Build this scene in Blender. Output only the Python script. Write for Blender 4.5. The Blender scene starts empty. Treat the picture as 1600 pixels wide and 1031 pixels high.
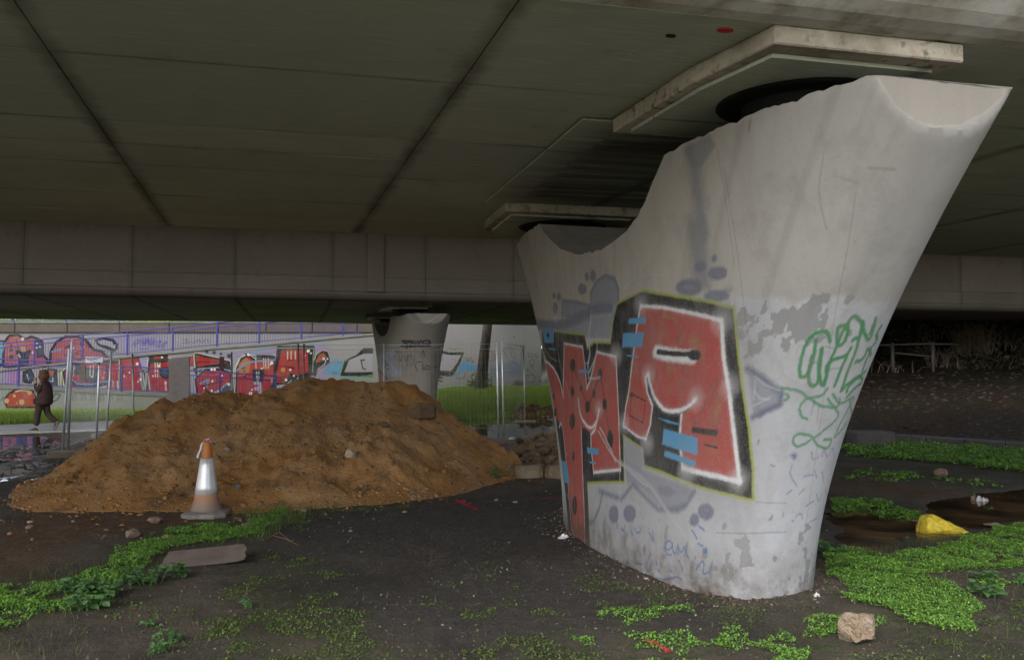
import bpy, bmesh, math, random
import numpy as np
from mathutils import Vector, Matrix
random.seed(7); RNG = np.random.default_rng(7)
scene = bpy.context.scene
COL = scene.collection
# ------------------------------------------------------------------ camera, sky, sun, exposure
F, CAMH, PIT = 1350.0, 1.65, math.atan(54.5/1350.0)      # focal length in photo pixels, eye height, upward pitch
cam_d = bpy.data.cameras.new('camera'); cam = bpy.data.objects.new('camera', cam_d); COL.objects.link(cam)
cam_d.sensor_width = 36.0; cam_d.lens = 36.0*F/1600.0; cam_d.clip_start = 0.05; cam_d.clip_end = 2000
cam.location = (0, 0, CAMH); cam.rotation_euler = (math.pi/2 + PIT, 0, 0)
scene.camera = cam
SUN_EL, SUN_AZ = 38.0, 205.0          # overcast: a broad weak sun, behind the camera and to the left
world = bpy.data.worlds.new("World"); scene.world = world; world.use_nodes = True
wt = world.node_tree
bg = wt.nodes['Background']; sky = wt.nodes.new('ShaderNodeTexSky'); sky.sky_type = 'NISHITA'
sky.sun_disc = False; sky.sun_elevation = math.radians(SUN_EL); sky.sun_rotation = math.radians(SUN_AZ)
sky.dust_density = 1.5; sky.air_density = 1.0
hsv = wt.nodes.new('ShaderNodeHueSaturation'); hsv.inputs['Saturation'].default_value = 0.36
wt.links.new(sky.outputs[0], hsv.inputs['Color']); wt.links.new(hsv.outputs[0], bg.inputs['Color'])
bg.inputs['Strength'].default_value = 0.15
sd = bpy.data.lights.new('sun', 'SUN'); so = bpy.data.objects.new('sun', sd); COL.objects.link(so)
sd.energy = 0.8; sd.angle = math.radians(40); sd.color = (1.0, 0.98, 0.955)
_a, _e = math.radians(SUN_AZ), math.radians(SUN_EL)
_dir = Vector((math.sin(_a)*math.cos(_e), math.cos(_a)*math.cos(_e), math.sin(_e)))
so.rotation_euler = _dir.to_track_quat('Z', 'Y').to_euler(); so.location = (0, -20, 30)
vs = scene.view_settings; vs.view_transform = 'Standard'; vs.look = 'None'; vs.gamma = 1.0; vs.use_curve_mapping = False
vs.exposure = 1.45
scene.render.engine = 'CYCLES'
cy = scene.cycles; cy.use_denoising = True; cy.max_bounces = 10; cy.diffuse_bounces = 6; cy.glossy_bounces = 4
cy.transparent_max_bounces = 8; cy.caustics_reflective = False; cy.caustics_refractive = False
# ------------------------------------------------------------------ helpers
def ray(px, py):
    x, y = (px-800)/F, (515.5-py)/F
    return np.array([x, math.cos(PIT)-y*math.sin(PIT), math.sin(PIT)+y*math.cos(PIT)])
def atY(px, py, Y):
    d = ray(px, py); t = Y/d[1]; return np.array([d[0]*t, Y, CAMH+d[2]*t])
def atZ(px, py, z=0.0):
    d = ray(px, py); t = (z-CAMH)/d[2]; return np.array([d[0]*t, d[1]*t, z])
def proj(P):
    P = np.asarray(P, float); x, y, z = P[..., 0], P[..., 1], P[..., 2]-CAMH
    d = y*math.cos(PIT)+z*math.sin(PIT); u = -y*math.sin(PIT)+z*math.cos(PIT)
    return 800+F*x/d, 515.5-F*u/d
def _hash(i, j, s):
    n = (i.astype(np.int64)*374761393 + j.astype(np.int64)*668265263 + s*1442695041) & 0x7fffffff
    n = ((n ^ (n >> 13))*1274126177) & 0x7fffffff
    n = (n ^ (n >> 16)) & 0xffff
    return n/65535.0
def vnoise(x, y, s=0):
    x = np.asarray(x, float); y = np.asarray(y, float)
    i, j = np.floor(x), np.floor(y); fx, fy = x-i, y-j
    fx = fx*fx*(3-2*fx); fy = fy*fy*(3-2*fy)
    a, b, c, d = _hash(i, j, s), _hash(i+1, j, s), _hash(i, j+1, s), _hash(i+1, j+1, s)
    return (a*(1-fx)+b*fx)*(1-fy)+(c*(1-fx)+d*fx)*fy
def fbm(x, y, s=0, o=4, g=.5):
    v = 0; a = 1; t = 0; x = np.asarray(x, float); y = np.asarray(y, float)
    for k in range(o):
        v = v+a*vnoise(x*2**k+17.3*k, y*2**k-9.1*k, s+k); t += a; a *= g
    return v/t*2-1          # -1..1
def sstep(a, b, x):
    t = np.clip((np.asarray(x, float)-a)/(b-a), 0, 1); return t*t*(3-2*t)
def polysd(x, y, P):
    """signed distance to a polygon, negative inside"""
    x = np.asarray(x, float); y = np.asarray(y, float)
    d = np.full(np.broadcast(x, y).shape, 1e18); ins = np.zeros(d.shape, bool); n = len(P)
    for k in range(n):
        ax, ay = P[k][0], P[k][1]; bx, by = P[(k+1) % n][0], P[(k+1) % n][1]
        ex, ey = bx-ax, by-ay; L = ex*ex+ey*ey+1e-12
        t = np.clip(((x-ax)*ex+(y-ay)*ey)/L, 0, 1)
        d = np.minimum(d, (x-ax-t*ex)**2+(y-ay-t*ey)**2)
        c = (ay > y) != (by > y)
        xi = ax+(y-ay)*ex/(ey if abs(ey) > 1e-12 else 1e-12)
        ins ^= c & (x < xi)
    d = np.sqrt(d); return np.where(ins, -d, d)
def segd(x, y, P):
    d = np.full(np.broadcast(x, y).shape, 1e18)
    for k in range(len(P)-1):
        ax, ay = P[k][0], P[k][1]; bx, by = P[k+1][0], P[k+1][1]
        ex, ey = bx-ax, by-ay; L = ex*ex+ey*ey+1e-12
        t = np.clip(((x-ax)*ex+(y-ay)*ey)/L, 0, 1)
        d = np.minimum(d, (x-ax-t*ex)**2+(y-ay-t*ey)**2)
    return np.sqrt(d)
# ---- meshes
def mesh_data(name, V, Fc, mat=None, smooth=False):
    me = bpy.data.meshes.new(name)
    V = np.asarray(V, float)
    if isinstance(Fc, np.ndarray):
        n, k = Fc.shape
        me.vertices.add(len(V)); me.vertices.foreach_set('co', V.astype(np.float32).ravel())
        me.loops.add(n*k); me.loops.foreach_set('vertex_index', Fc.astype(np.int32).ravel())
        me.polygons.add(n); me.polygons.foreach_set('loop_start', np.arange(0, n*k, k, dtype=np.int32))
        me.update(calc_edges=True)
    else:
        me.from_pydata([tuple(v) for v in V], [], Fc); me.update()
    if smooth: me.polygons.foreach_set('use_smooth', np.ones(len(me.polygons), bool))
    if mat: me.materials.append(mat)
    return me
def link(name, me, parent=None, loc=None, rot=None):
    o = bpy.data.objects.new(name, me); COL.objects.link(o)
    if parent: o.parent = parent
    if loc is not None: o.location = loc
    if rot is not None: o.rotation_euler = rot
    return o
def tag(o, label=None, cat=None, group=None, kind=None):
    if label: o['label'] = label
    if cat: o['category'] = cat
    if group: o['group'] = group
    if kind: o['kind'] = kind
    return o
def thing(name, label, cat, loc=(0, 0, 0), rz=0, group=None):
    o = bpy.data.objects.new(name, None); COL.objects.link(o); o.empty_display_size = .1
    o.location = loc; o.rotation_euler = (0, 0, rz); return tag(o, label, cat, group)
class MB:
    def __init__(s): s.v = []; s.f = []
    def add(s, V, Fc):
        n = len(s.v); s.v += [tuple(map(float, v)) for v in V]; s.f += [tuple(i+n for i in f) for f in Fc]; return s
    def box(s, x0, x1, y0, y1, z0, z1, fn=None):
        V = [(x, y, z) for x in (x0, x1) for y in (y0, y1) for z in (z0, z1)]
        if fn: V = [fn(*v) for v in V]
        return s.add(V, [(0, 1, 3, 2), (4, 6, 7, 5), (0, 4, 5, 1), (2, 3, 7, 6), (0, 2, 6, 4), (1, 5, 7, 3)])
    def bbox(s, x0, x1, y0, y1, z0, z1, b=.01, fn=None):
        """box with chamfered edges"""
        bm = bmesh.new(); bmesh.ops.create_cube(bm, size=1)
        for v in bm.verts: v.co = Vector(((x0+x1)/2+v.co.x*(x1-x0), (y0+y1)/2+v.co.y*(y1-y0), (z0+z1)/2+v.co.z*(z1-z0)))
        bmesh.ops.bevel(bm, geom=list(bm.edges), offset=b, segments=1, affect='EDGES', profile=.5)
        bm.verts.index_update()
        V = [tuple(v.co) for v in bm.verts]; Fc = [tuple(v.index for v in f.verts) for f in bm.faces]; bm.free()
        if fn: V = [fn(*v) for v in V]
        return s.add(V, Fc)
    def tube(s, pts, r, n=6, caps=True):
        pts = [Vector(p) for p in pts]; R = r if isinstance(r, (list, tuple)) else [r]*len(pts)
        V = []; Fc = []; up = None
        for i, p in enumerate(pts):
            d = (pts[min(i+1, len(pts)-1)]-pts[max(i-1, 0)]).normalized()
            if up is None or abs(up.dot(d)) > .98: up = Vector((0, 0, 1)) if abs(d.z) < .9 else Vector((1, 0, 0))
            a = d.cross(up).normalized(); b = a.cross(d).normalized(); up = b
            for k in range(n):
                t = 2*math.pi*k/n; V.append(p+R[i]*(math.cos(t)*a+math.sin(t)*b))
        for i in range(len(pts)-1):
            for k in range(n):
                Fc.append((i*n+k, i*n+(k+1) % n, (i+1)*n+(k+1) % n, (i+1)*n+k))
        if caps: Fc.append(tuple(range(n))[::-1]); Fc.append(tuple((len(pts)-1)*n+k for k in range(n)))
        return s.add(V, Fc)
    def loft(s, rings, n=14, caps=True):
        """rings of (cx,cy,z,rx,ry[,rot])"""
        V = []; Fc = []
        for q in rings:
            cx, cy_, z, rx, ry = q[:5]; ro = q[5] if len(q) > 5 else 0
            for k in range(n):
                t = 2*math.pi*k/n; a, b = rx*math.cos(t), ry*math.sin(t)
                V.append((cx+a*math.cos(ro)-b*math.sin(ro), cy_+a*math.sin(ro)+b*math.cos(ro), z))
        for i in range(len(rings)-1):
            for k in range(n): Fc.append((i*n+k, i*n+(k+1) % n, (i+1)*n+(k+1) % n, (i+1)*n+k))
        if caps: Fc.append(tuple(range(n))[::-1]); Fc.append(tuple((len(rings)-1)*n+k for k in range(n)))
        return s.add(V, Fc)
    def prism(s, P, z0, z1, fn=None):
        n = len(P); V = [(p[0], p[1], z0) for p in P]+[(p[0], p[1], z1) for p in P]
        if fn: V = [fn(*v) for v in V]
        return s.add(V, [tuple(range(n))[::-1], tuple(range(n, 2*n))]+[(k, (k+1) % n, n+(k+1) % n, n+k) for k in range(n)])
    def build(s, name, mat, parent=None, off=None, smooth=False):
        V = np.array(s.v) if s.v else np.zeros((0, 3))
        if off is not None: V = V-np.array(off)[None, :]
        me = mesh_data(name, V, s.f, mat, smooth)
        bm = bmesh.new(); bm.from_mesh(me); bmesh.ops.recalc_face_normals(bm, faces=bm.faces); bm.to_mesh(me); bm.free()
        return link(name, me, parent)
def grid_faces(nr, nc, wrap=False):
    i, j = np.meshgrid(np.arange(nr-1), np.arange(nc if wrap else nc-1), indexing='ij')
    a = i*nc+j; b = i*nc+(j+1) % nc; c = (i+1)*nc+(j+1) % nc; d = (i+1)*nc+j
    return np.stack([a, b, c, d], -1).reshape(-1, 4)
def grid_mesh(name, V, mat, smooth=True, flip=False, wrap=False):
    nr, nc = V.shape[:2]; Fc = grid_faces(nr, nc, wrap)
    if flip: Fc = Fc[:, ::-1].copy()
    return mesh_data(name, V.reshape(-1, 3), Fc, mat, smooth)
def set_col(me, name, C):
    at = me.color_attributes.new(name, 'FLOAT_COLOR', 'POINT')
    A = np.ones((len(me.vertices), 4), np.float32); A[:, :C.shape[1]] = C
    at.data.foreach_set('color', A.ravel())
# ---- materials
def srgb(r, g, b):
    f = lambda c: (c/255/12.92) if c/255 <= .04045 else ((c/255+.055)/1.055)**2.4
    return (f(r), f(g), f(b))
class NB:
    def __init__(s, name):
        s.m = bpy.data.materials.new(name); s.m.use_nodes = True; s.t = s.m.node_tree; s.b = s.t.nodes['Principled BSDF']
    def n(s, typ, **kw):
        q = s.t.nodes.new(typ)
        for k, v in kw.items():
            if k.startswith('i_'): q.inputs[k[2:]].default_value = v
            else: setattr(q, k, v)
        return q
    def l(s, a, b): s.t.links.new(a, b)
    def coord(s, kind):
        if kind == 'world': return s.n('ShaderNodeNewGeometry').outputs['Position']
        return s.n('ShaderNodeTexCoord').outputs[kind]
    def noise(s, co, scale, detail=4, rough=.55, stretch=None, dist=0):
        if stretch:
            mp = s.n('ShaderNodeMapping'); mp.inputs['Scale'].default_value = stretch
            if len(stretch) == 3: pass
            s.l(co, mp.inputs['Vector']); co = mp.outputs[0]
        q = s.n('ShaderNodeTexNoise'); q.inputs['Scale'].default_value = scale; q.inputs['Detail'].default_value = detail
        q.inputs['Roughness'].default_value = rough; q.inputs['Distortion'].default_value = dist
        s.l(co, q.inputs['Vector']); return q.outputs['Fac']
    def ramp(s, fac, lo, hi, a=0.0, b=1.0):
        q = s.n('ShaderNodeMapRange'); q.inputs['From Min'].default_value = lo; q.inputs['From Max'].default_value = hi
        q.inputs['To Min'].default_value = a; q.inputs['To Max'].default_value = b
        s.l(fac, q.inputs['Value']); return q.outputs['Result']
    def math(s, op, a, b):
        q = s.n('ShaderNodeMath', operation=op)
        for k, v in enumerate((a, b)):
            if isinstance(v, (int, float)): q.inputs[k].default_value = v
            else: s.l(v, q.inputs[k])
        return q.outputs[0]
    def mix(s, fac, a, b, mode='MIX'):
        q = s.n('ShaderNodeMix', data_type='RGBA', blend_type=mode)
        for k, v in ((0, fac), (6, a), (7, b)):
            if isinstance(v, (int, float)): q.inputs[k].default_value = v
            elif isinstance(v, tuple): q.inputs[k].default_value = (*v[:3], 1)
            else: s.l(v, q.inputs[k])
        return q.outputs[2]
    def bump(s, h, dist=.01, strength=1.0, prev=None):
        q = s.n('ShaderNodeBump'); q.inputs['Distance'].default_value = dist; q.inputs['Strength'].default_value = strength
        s.l(h, q.inputs['Height'])
        if prev is not None: s.l(prev, q.inputs['Normal'])
        s.l(q.outputs[0], s.b.inputs['Normal']); return q.outputs[0]
    def done(s, col=None, rough=None, spec=None, metal=None):
        for k, v in (('Base Color', col), ('Roughness', rough), ('Specular IOR Level', spec), ('Metallic', metal)):
            if v is None: continue
            if isinstance(v, (int, float)): s.b.inputs[k].default_value = v
            elif isinstance(v, tuple): s.b.inputs[k].default_value = (*v[:3], 1)
            else: s.l(v, s.b.inputs[k])
        return s.m
def translucent(m, amount=.4, gain=1.5):
    """thin leaves and blades let part of the light through"""
    t = m.node_tree; b = t.nodes['Principled BSDF']; o = [n for n in t.nodes if n.type == 'OUTPUT_MATERIAL'][0]
    tr = t.nodes.new('ShaderNodeBsdfTranslucent'); mx = t.nodes.new('ShaderNodeMixShader'); mx.inputs[0].default_value = amount
    src = b.inputs['Base Color'].links[0].from_socket; t.links.new(src, tr.inputs['Color'])
    t.links.new(b.outputs[0], mx.inputs[1]); t.links.new(tr.outputs[0], mx.inputs[2]); t.links.new(mx.outputs[0], o.inputs['Surface']); return m
def simple(name, col, rough=.8, spec=.3, metal=0., coord='Object', layers=(), bumps=()):
    """layers: (scale, lo, hi, colour, amount[, stretch]); bumps: (scale, distance[, stretch])"""
    N = NB(name); co = N.coord(coord); c = None
    for L in layers:
        f = N.ramp(N.noise(co, L[0], 5, .6, L[5] if len(L) > 5 else None), L[1], L[2], 0, L[4])
        c = N.mix(f, c if c is not None else tuple(col), tuple(L[3]))
    prev = None
    for B in bumps: prev = N.bump(N.noise(co, B[0], 4, .6, B[2] if len(B) > 2 else None), B[1], 1, prev)
    return N.done(c if c is not None else tuple(col), rough, spec, metal)
# ---- canvas for flat paint (graffiti)
GAIN = 1.0
class Canvas:
    def __init__(s, W, H, base, seed=1):
        s.W, s.H = W, H; s.a = np.empty((H, W, 3), np.float32); s.a[:] = base
        yy, xx = np.mgrid[0:H, 0:W]; s.nz = (.6*fbm(xx/9., yy/9., seed, 2)+.4*fbm(xx/3., yy/3., seed+9, 1)).astype(np.float32)
        s.map = lambda P: P
    def _blit(s, P, pad, fn, color, soft, alpha):
        P = np.array([s.map(p) for p in P], float)
        x0, y0 = np.floor(P.min(0)-pad).astype(int); x1, y1 = np.ceil(P.max(0)+pad).astype(int)+1
        x0, y0 = max(x0, 0), max(y0, 0); x1, y1 = min(x1, s.W), min(y1, s.H)
        if x1 <= x0 or y1 <= y0: return
        yy, xx = np.mgrid[y0:y1, x0:x1]
        d = fn(xx+.5, yy+.5, P)+s.nz[y0:y1, x0:x1]*min(soft, 6)*.55
        a = (np.clip(.5-d/(2*soft), 0, 1)*alpha)[..., None]
        a = a*a*(3-2*a) if alpha == 1 else a
        s.a[y0:y1, x0:x1] = s.a[y0:y1, x0:x1]*(1-a)+np.array(color, np.float32)*a
    def poly(s, P, c, soft=1.2, grow=0, alpha=1.): s._blit(P, soft*2+grow+3, lambda x, y, Q: polysd(x, y, Q)-grow, c, soft, alpha)
    def spray(s, P, w, c, soft=2.5):
        """a can's line: thin overspray round a denser core"""
        s.line(P, w*1.2, c, 8, .22); s.line(P, w, c, soft)
    def line(s, P, w, c, soft=1.2, alpha=1.): s._blit(P, soft*2+w+3, lambda x, y, Q: segd(x, y, Q)-w/2, c, soft, alpha)
    def ell(s, cx, cy_, rx, ry, c, soft=1.2, alpha=1.):
        s.poly([(cx+rx*math.cos(t), cy_+ry*math.sin(t)) for t in np.linspace(0, 2*math.pi, 17)[:-1]], c, soft, 0, alpha)
    def image(s, name, gain=1.):
        im = bpy.data.images.new(name, s.W, s.H, alpha=False)
        A = np.ones((s.H, s.W, 4), np.float32); lin = np.clip(s.a*gain, 0, 1)
        A[..., :3] = np.where(lin <= .0031308, lin*12.92, 1.055*np.power(np.maximum(lin, 1e-9), 1/2.4)-.055)
        im.pixels.foreach_set(A.ravel()); im.update(); im.pack(); return im
def smoothpts(P, n=5):
    """Catmull-Rom through the points"""
    P = [np.array(p, float) for p in P]; out = []
    for i in range(len(P)-1):
        p0, p1, p2, p3 = P[max(i-1, 0)], P[i], P[i+1], P[min(i+2, len(P)-1)]
        for k in range(n):
            t = k/n
            out.append(tuple(.5*((2*p1)+(-p0+p2)*t+(2*p0-5*p1+4*p2-p3)*t*t+(-p0+3*p1-3*p2+p3)*t**3)))
    out.append(tuple(P[-1])); return out
# ------------------------------------------------------------------ bridge frame: l along the pier, w along the road
PP = [1.4106, 7.9542, 0.246, 1.9044, 3.8189, 0.6995, 0.8417, 2.4951, 2.6974, 1.5672, 1.9417, 3.1435, 3.5686]
ANG = PP[2]; CV = np.array([-math.sin(ANG), math.cos(ANG)]); CU = np.array([math.cos(ANG), math.sin(ANG)]); C0 = np.array(PP[:2])
def LW(l, w, z):
    p = C0+l*CV+w*CU; return (p[0], p[1], z)
def toLW(x, y):
    r = np.array([x-C0[0], y-C0[1]]); return float(r@CV), float(r@CU)
def fLW(l, w, z): return LW(l, w, z)
# ------------------------------------------------------------------ ground
def g2(P, z=0.0): return [tuple(atZ(p[0], p[1], z)[:2]) for p in P]
POND = g2([(690, 662), (712, 652), (745, 647), (800, 645), (850, 648), (868, 656), (872, 668), (850, 676), (800, 681), (770, 684), (745, 676), (720, 668)], -.04)
PUD_R = g2([(1290, 800), (1340, 792), (1440, 800), (1445, 780), (1530, 765), (1600, 758), (1720, 758), (1720, 800), (1600, 812), (1530, 824), (1470, 842), (1400, 862), (1330, 862), (1286, 868)])
WET_L = g2([(-160, 690), (60, 686), (92, 700), (100, 716), (70, 735), (20, 750), (-160, 762)])
CLAY = g2([(40, 800), (110, 755), (300, 700), (520, 690), (720, 690), (800, 700), (880, 735), (850, 750), (720, 772), (660, 790), (480, 800), (280, 825), (180, 835), (60, 880), (0, 900), (-20, 860)])
CLAY2 = g2([(1310, 740), (1380, 738), (1420, 755), (1600, 770), (1600, 800), (1480, 795), (1400, 770), (1300, 775)])
DARKC = g2([(430, 830), (560, 790), (880, 760), (960, 900), (1150, 975), (900, 985), (700, 1000), (560, 960), (480, 880)])
CAR = g2([(-60, 700), (60, 800), (40, 890), (-80, 920)])
def gz(x, y):
    x = np.asarray(x, float); y = np.asarray(y, float)
    z = .024*fbm(x*.7, y*.7, 3)+.017*fbm(x*3.1, y*3.1, 5, 3)+.006*fbm(x*12, y*12, 6, 2)
    near = sstep(14, 10, y)*sstep(-8, -4, x)
    z = z-.004*near*0
    # left: a slight fall towards the footpath
    z = z-(.10*sstep(17, 21, y)+.33*sstep(25, 37, y))*sstep(-2.5, -6, x)
    # grass bank under the right hand wall
    z = z+.46*sstep(28.5, 38, y)*sstep(-6, -2.5, x)*sstep(9, 4, x)
    # rising ground on the far right
    s = np.clip((y-18.2)/11.5, 0, 1.6)
    z = z+1.42*s*sstep(4.0, 7.5, x+.15*(y-20))*np.where(y > 18, 1, 0)
    z = z+1.1*sstep(30.2, 33.5, y)*sstep(4.5, 8, x)
    # soil banked up against the foot of the near pier
    dx, dy = x-C0[0], y-C0[1]; l_ = dx*CV[0]+dy*CV[1]; w_ = dx*CU[0]+dy*CU[1]; r_ = ((np.abs(l_)/PP[3])**2.5+(np.abs(w_)/PP[5])**2.5)**.4
    z = z+.045*sstep(1.42, .98, r_)*(.6+.8*fbm(x*2.4, y*2.4, 14, 3))
    # hollows that hold water
    nd = .35*fbm(x*1.3, y*1.3, 11, 3)
    z = z-.16*sstep(.5, -.6, polysd(x, y, POND)+nd)
    z = z-.05*sstep(.25, -.35, polysd(x, y, PUD_R)+nd*.6)
    z = z-.022*sstep(.6, -.6, polysd(x, y, WET_L)+nd)+.03*fbm(x*2.2, y*2.2, 21, 3)*sstep(.8, -.5, polysd(x, y, WET_L))
    return z
def gzs(x, y): return float(gz(np.array([x]), np.array([y]))[0])
def onground(px, py):
    z = 0.
    for _ in range(12):
        P = atZ(px, py, z); z = gzs(P[0], P[1])
    return np.array([P[0], P[1], z])
th = np.concatenate([np.linspace(-44, 44, 400), np.linspace(44, 316, 60)[1:-1]]); th = np.radians(th)
rr = np.concatenate([np.geomspace(.6, 4.2, 18)[:-1], np.geomspace(4.2, 46, 330), np.geomspace(46, 700, 14)[1:]])
TT, RR = np.meshgrid(th, rr); GX, GY = np.sin(TT)*RR, np.cos(TT)*RR; GZ = gz(GX, GY)
N = NB('ground_soil'); co = N.coord('world'); at = N.n('ShaderNodeVertexColor', layer_name='mix'); sp = N.n('ShaderNodeSeparateColor'); N.l(at.outputs['Color'], sp.inputs[0])
n1 = N.noise(co, 1.1, 6, .65); n2 = N.noise(co, 9, 6, .7); n3 = N.noise(co, 60, 4, .7)
c = N.mix(N.ramp(n1, .38, .62), (.038, .030, .023), (.110, .085, .063))
c = N.mix(N.ramp(n2, .45, .75, 0, .6), c, (.13, .108, .088))
c = N.mix(N.ramp(n3, .56, .70, 0, .75), c, (.12, .11, .085))
c = N.mix(N.ramp(n3, .44, .30, 0, .8), c, (.010, .008, .007))
clay = N.mix(N.ramp(n2, .35, .7), (.085, .042, .016), (.17, .095, .045))
c = N.mix(N.math('MULTIPLY', sp.outputs[0], N.ramp(n2, .2, .55, .5, 1)), c, clay)
moss = N.mix(N.ramp(n3, .4, .65), (.022, .030, .010), (.075, .105, .022))
c = N.mix(N.math('MULTIPLY', sp.outputs[1], N.ramp(n2, .40, .60)), c, moss)
dk = N.mix(N.ramp(n2, .4, .7), (.038, .033, .029), (.070, .062, .053))
dk = N.mix(N.ramp(n3, .58, .7, 0, .8), dk, (.11, .105, .09))
at2 = N.n('ShaderNodeVertexColor', layer_name='mix2'); sp2 = N.n('ShaderNodeSeparateColor'); N.l(at2.outputs['Color'], sp2.inputs[0])
c = N.mix(N.math('MULTIPLY', sp2.outputs[0], .85), c, dk)
out = N.mix(N.ramp(N.noise(co, .35, 4), .4, .6), (.24, .25, .17), (.38, .36, .31))  # unseen ground outside the decks, paled to bounce light up to the soffit
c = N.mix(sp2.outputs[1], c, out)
c = N.mix(sp2.outputs[2], c, N.mix(N.ramp(n2, .3, .7), (.14, .27, .025), (.28, .44, .06)))
wet = N.math('MULTIPLY', sp.outputs[2], N.ramp(n1, .3, .6, .6, 1))
c = N.mix(wet, c, N.mix(1.0, c, (.36, .34, .32), 'MULTIPLY'))
ro = N.n('ShaderNodeMix', data_type='FLOAT'); N.l(wet, ro.inputs[0]); ro.inputs[2].default_value = .92; ro.inputs[3].default_value = .22
b1 = N.bump(n2, .05, .9); b1 = N.bump(n3, .018, 1, b1)
N.done(c, ro.outputs[0], .35); M_ground = N.m
me = grid_mesh('ground', np.stack([GX, GY, GZ], -1), M_ground, wrap=True)
x, y = GX.ravel(), GY.ravel(); nn = .5*fbm(x*.9, y*.9, 31, 4)
clay_m = np.maximum(sstep(.5, -.5, polysd(x, y, CLAY)+nn), .75*sstep(.4, -.4, polysd(x, y, CLAY2)+nn))
clay_m = np.maximum(clay_m, .35*sstep(.0, .5, fbm(x*.6, y*.6, 41))*sstep(12, 16, y))
mossp = [g2(P) for P in ([(1190, 960), (1700, 960), (1700, 1060), (1100, 1060)], [(380, 870), (560, 880), (600, 1060), (330, 1060)], [(1310, 690), (1700, 700), (1700, 765), (1310, 745)], [(850, 985), (1200, 950), (1200, 1060), (800, 1060)], [(-60, 905), (250, 830), (420, 790), (420, 850), (200, 960), (-60, 1010)], [(1270, 800), (1430, 795), (1430, 815), (1280, 815)], [(1370, 610), (1600, 600), (1600, 660), (1370, 640)])]
moss_m = np.zeros_like(x)
for P in mossp: moss_m = np.maximum(moss_m, sstep(.35, -.35, polysd(x, y, P)+nn*.8))
moss_m = moss_m*(.45+.55*sstep(-.25, .35, fbm(x*2.3, y*2.3, 51)))
wet_m = np.maximum.reduce([sstep(.6, -.4, polysd(x, y, WET_L)+nn), sstep(.5, -.3, polysd(x, y, PUD_R)+nn*.6), sstep(.8, -.2, polysd(x, y, POND)+nn), .5*sstep(.05, .5, fbm(x*.45, y*.45, 61))])
wet_shade_r = sstep(16.5, 19, y)*sstep(4, 6.5, x)  # far right slope: wet, with the decks' shade also darkened into its soil
wet_m = np.maximum(wet_m, wet_shade_r); wet_m = np.maximum(wet_m, .8*sstep(14, 17, y)*sstep(26, 20, y)*sstep(-.2, .3, fbm(x*.5, y*.9, 63)))
dark_m = sstep(.5, -.5, polysd(x, y, DARKC)+nn)
turf_m = np.maximum(sstep(24.6, 25.6, y+.3*nn)*sstep(-5.5, -6.5, x), sstep(.3, -.3, polysd(x, y, [(-4.6, 30.0), (-3.6, 28.2), (-2.2, 27.2), (0, 28.6), (1.6, 28.9), (3.2, 28.5), (4.8, 29.5), (5.2, 40), (-6.5, 40)])+.4*nn))*sstep(60, 50, y)
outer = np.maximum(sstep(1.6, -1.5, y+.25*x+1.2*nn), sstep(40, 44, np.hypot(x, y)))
set_col(me, 'mix', np.stack([clay_m, moss_m, wet_m], -1)); set_col(me, 'mix2', np.stack([dark_m, outer, turf_m], -1))
tag(link('ground', me), 'dark damp soil under and around the bridge', None, None, 'structure')
# water lying in the hollows
def water(name, P, z, col, label):
    c = np.mean(P, 0); P2 = [tuple(c+(np.array(p)-c)*1.25) for p in P]
    o = MB().prism(P2, z-.004, z).build(name, M_water if col is None else col); return tag(o, label, None, None, 'structure')
N = NB('standing_water'); co = N.coord('world'); N.done((.012, .010, .007), .03, .5); N.b.inputs['IOR'].default_value = 1.33
N.bump(N.noise(co, 3.0, 2), .0015, .5); M_water = N.m
N = NB('muddy_water'); co = N.coord('world')
N.done(N.mix(N.ramp(N.noise(co, 1.6, 4), .4, .62), (.03, .022, .015), (.13, .08, .04)), .06, .5); N.b.inputs['IOR'].default_value = 1.33
N.bump(N.noise(co, 5.0, 2), .0015, .5); M_mudwater = N.m
water('pond', POND, -.075, None, 'still pool of water behind the earth mound')
water('puddle', PUD_R, -.026, M_mudwater, 'shallow muddy puddle right of the pier')
water('puddle', WET_L, -.020, None, 'broken puddles on the muddy ground at the left')
# footpath
P = g2([(-420, 668), (0, 664.5), (97, 661), (200, 657), (330, 653), (330, 666), (200, 670), (97, 673.5), (0, 678), (-420, 686)], -.08)
M_path = simple('path_concrete', (.52, .50, .50), .6, .3, 0, 'world', [(1.2, .4, .7, (.38, .36, .35), .8), (14, .5, .7, (.60, .58, .57), .5)], [(40, .004)])
tag(MB().prism(P, -.2, -.062).build('footpath', M_path), 'pale concrete footpath in front of the grass', None, None, 'structure')
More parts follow.
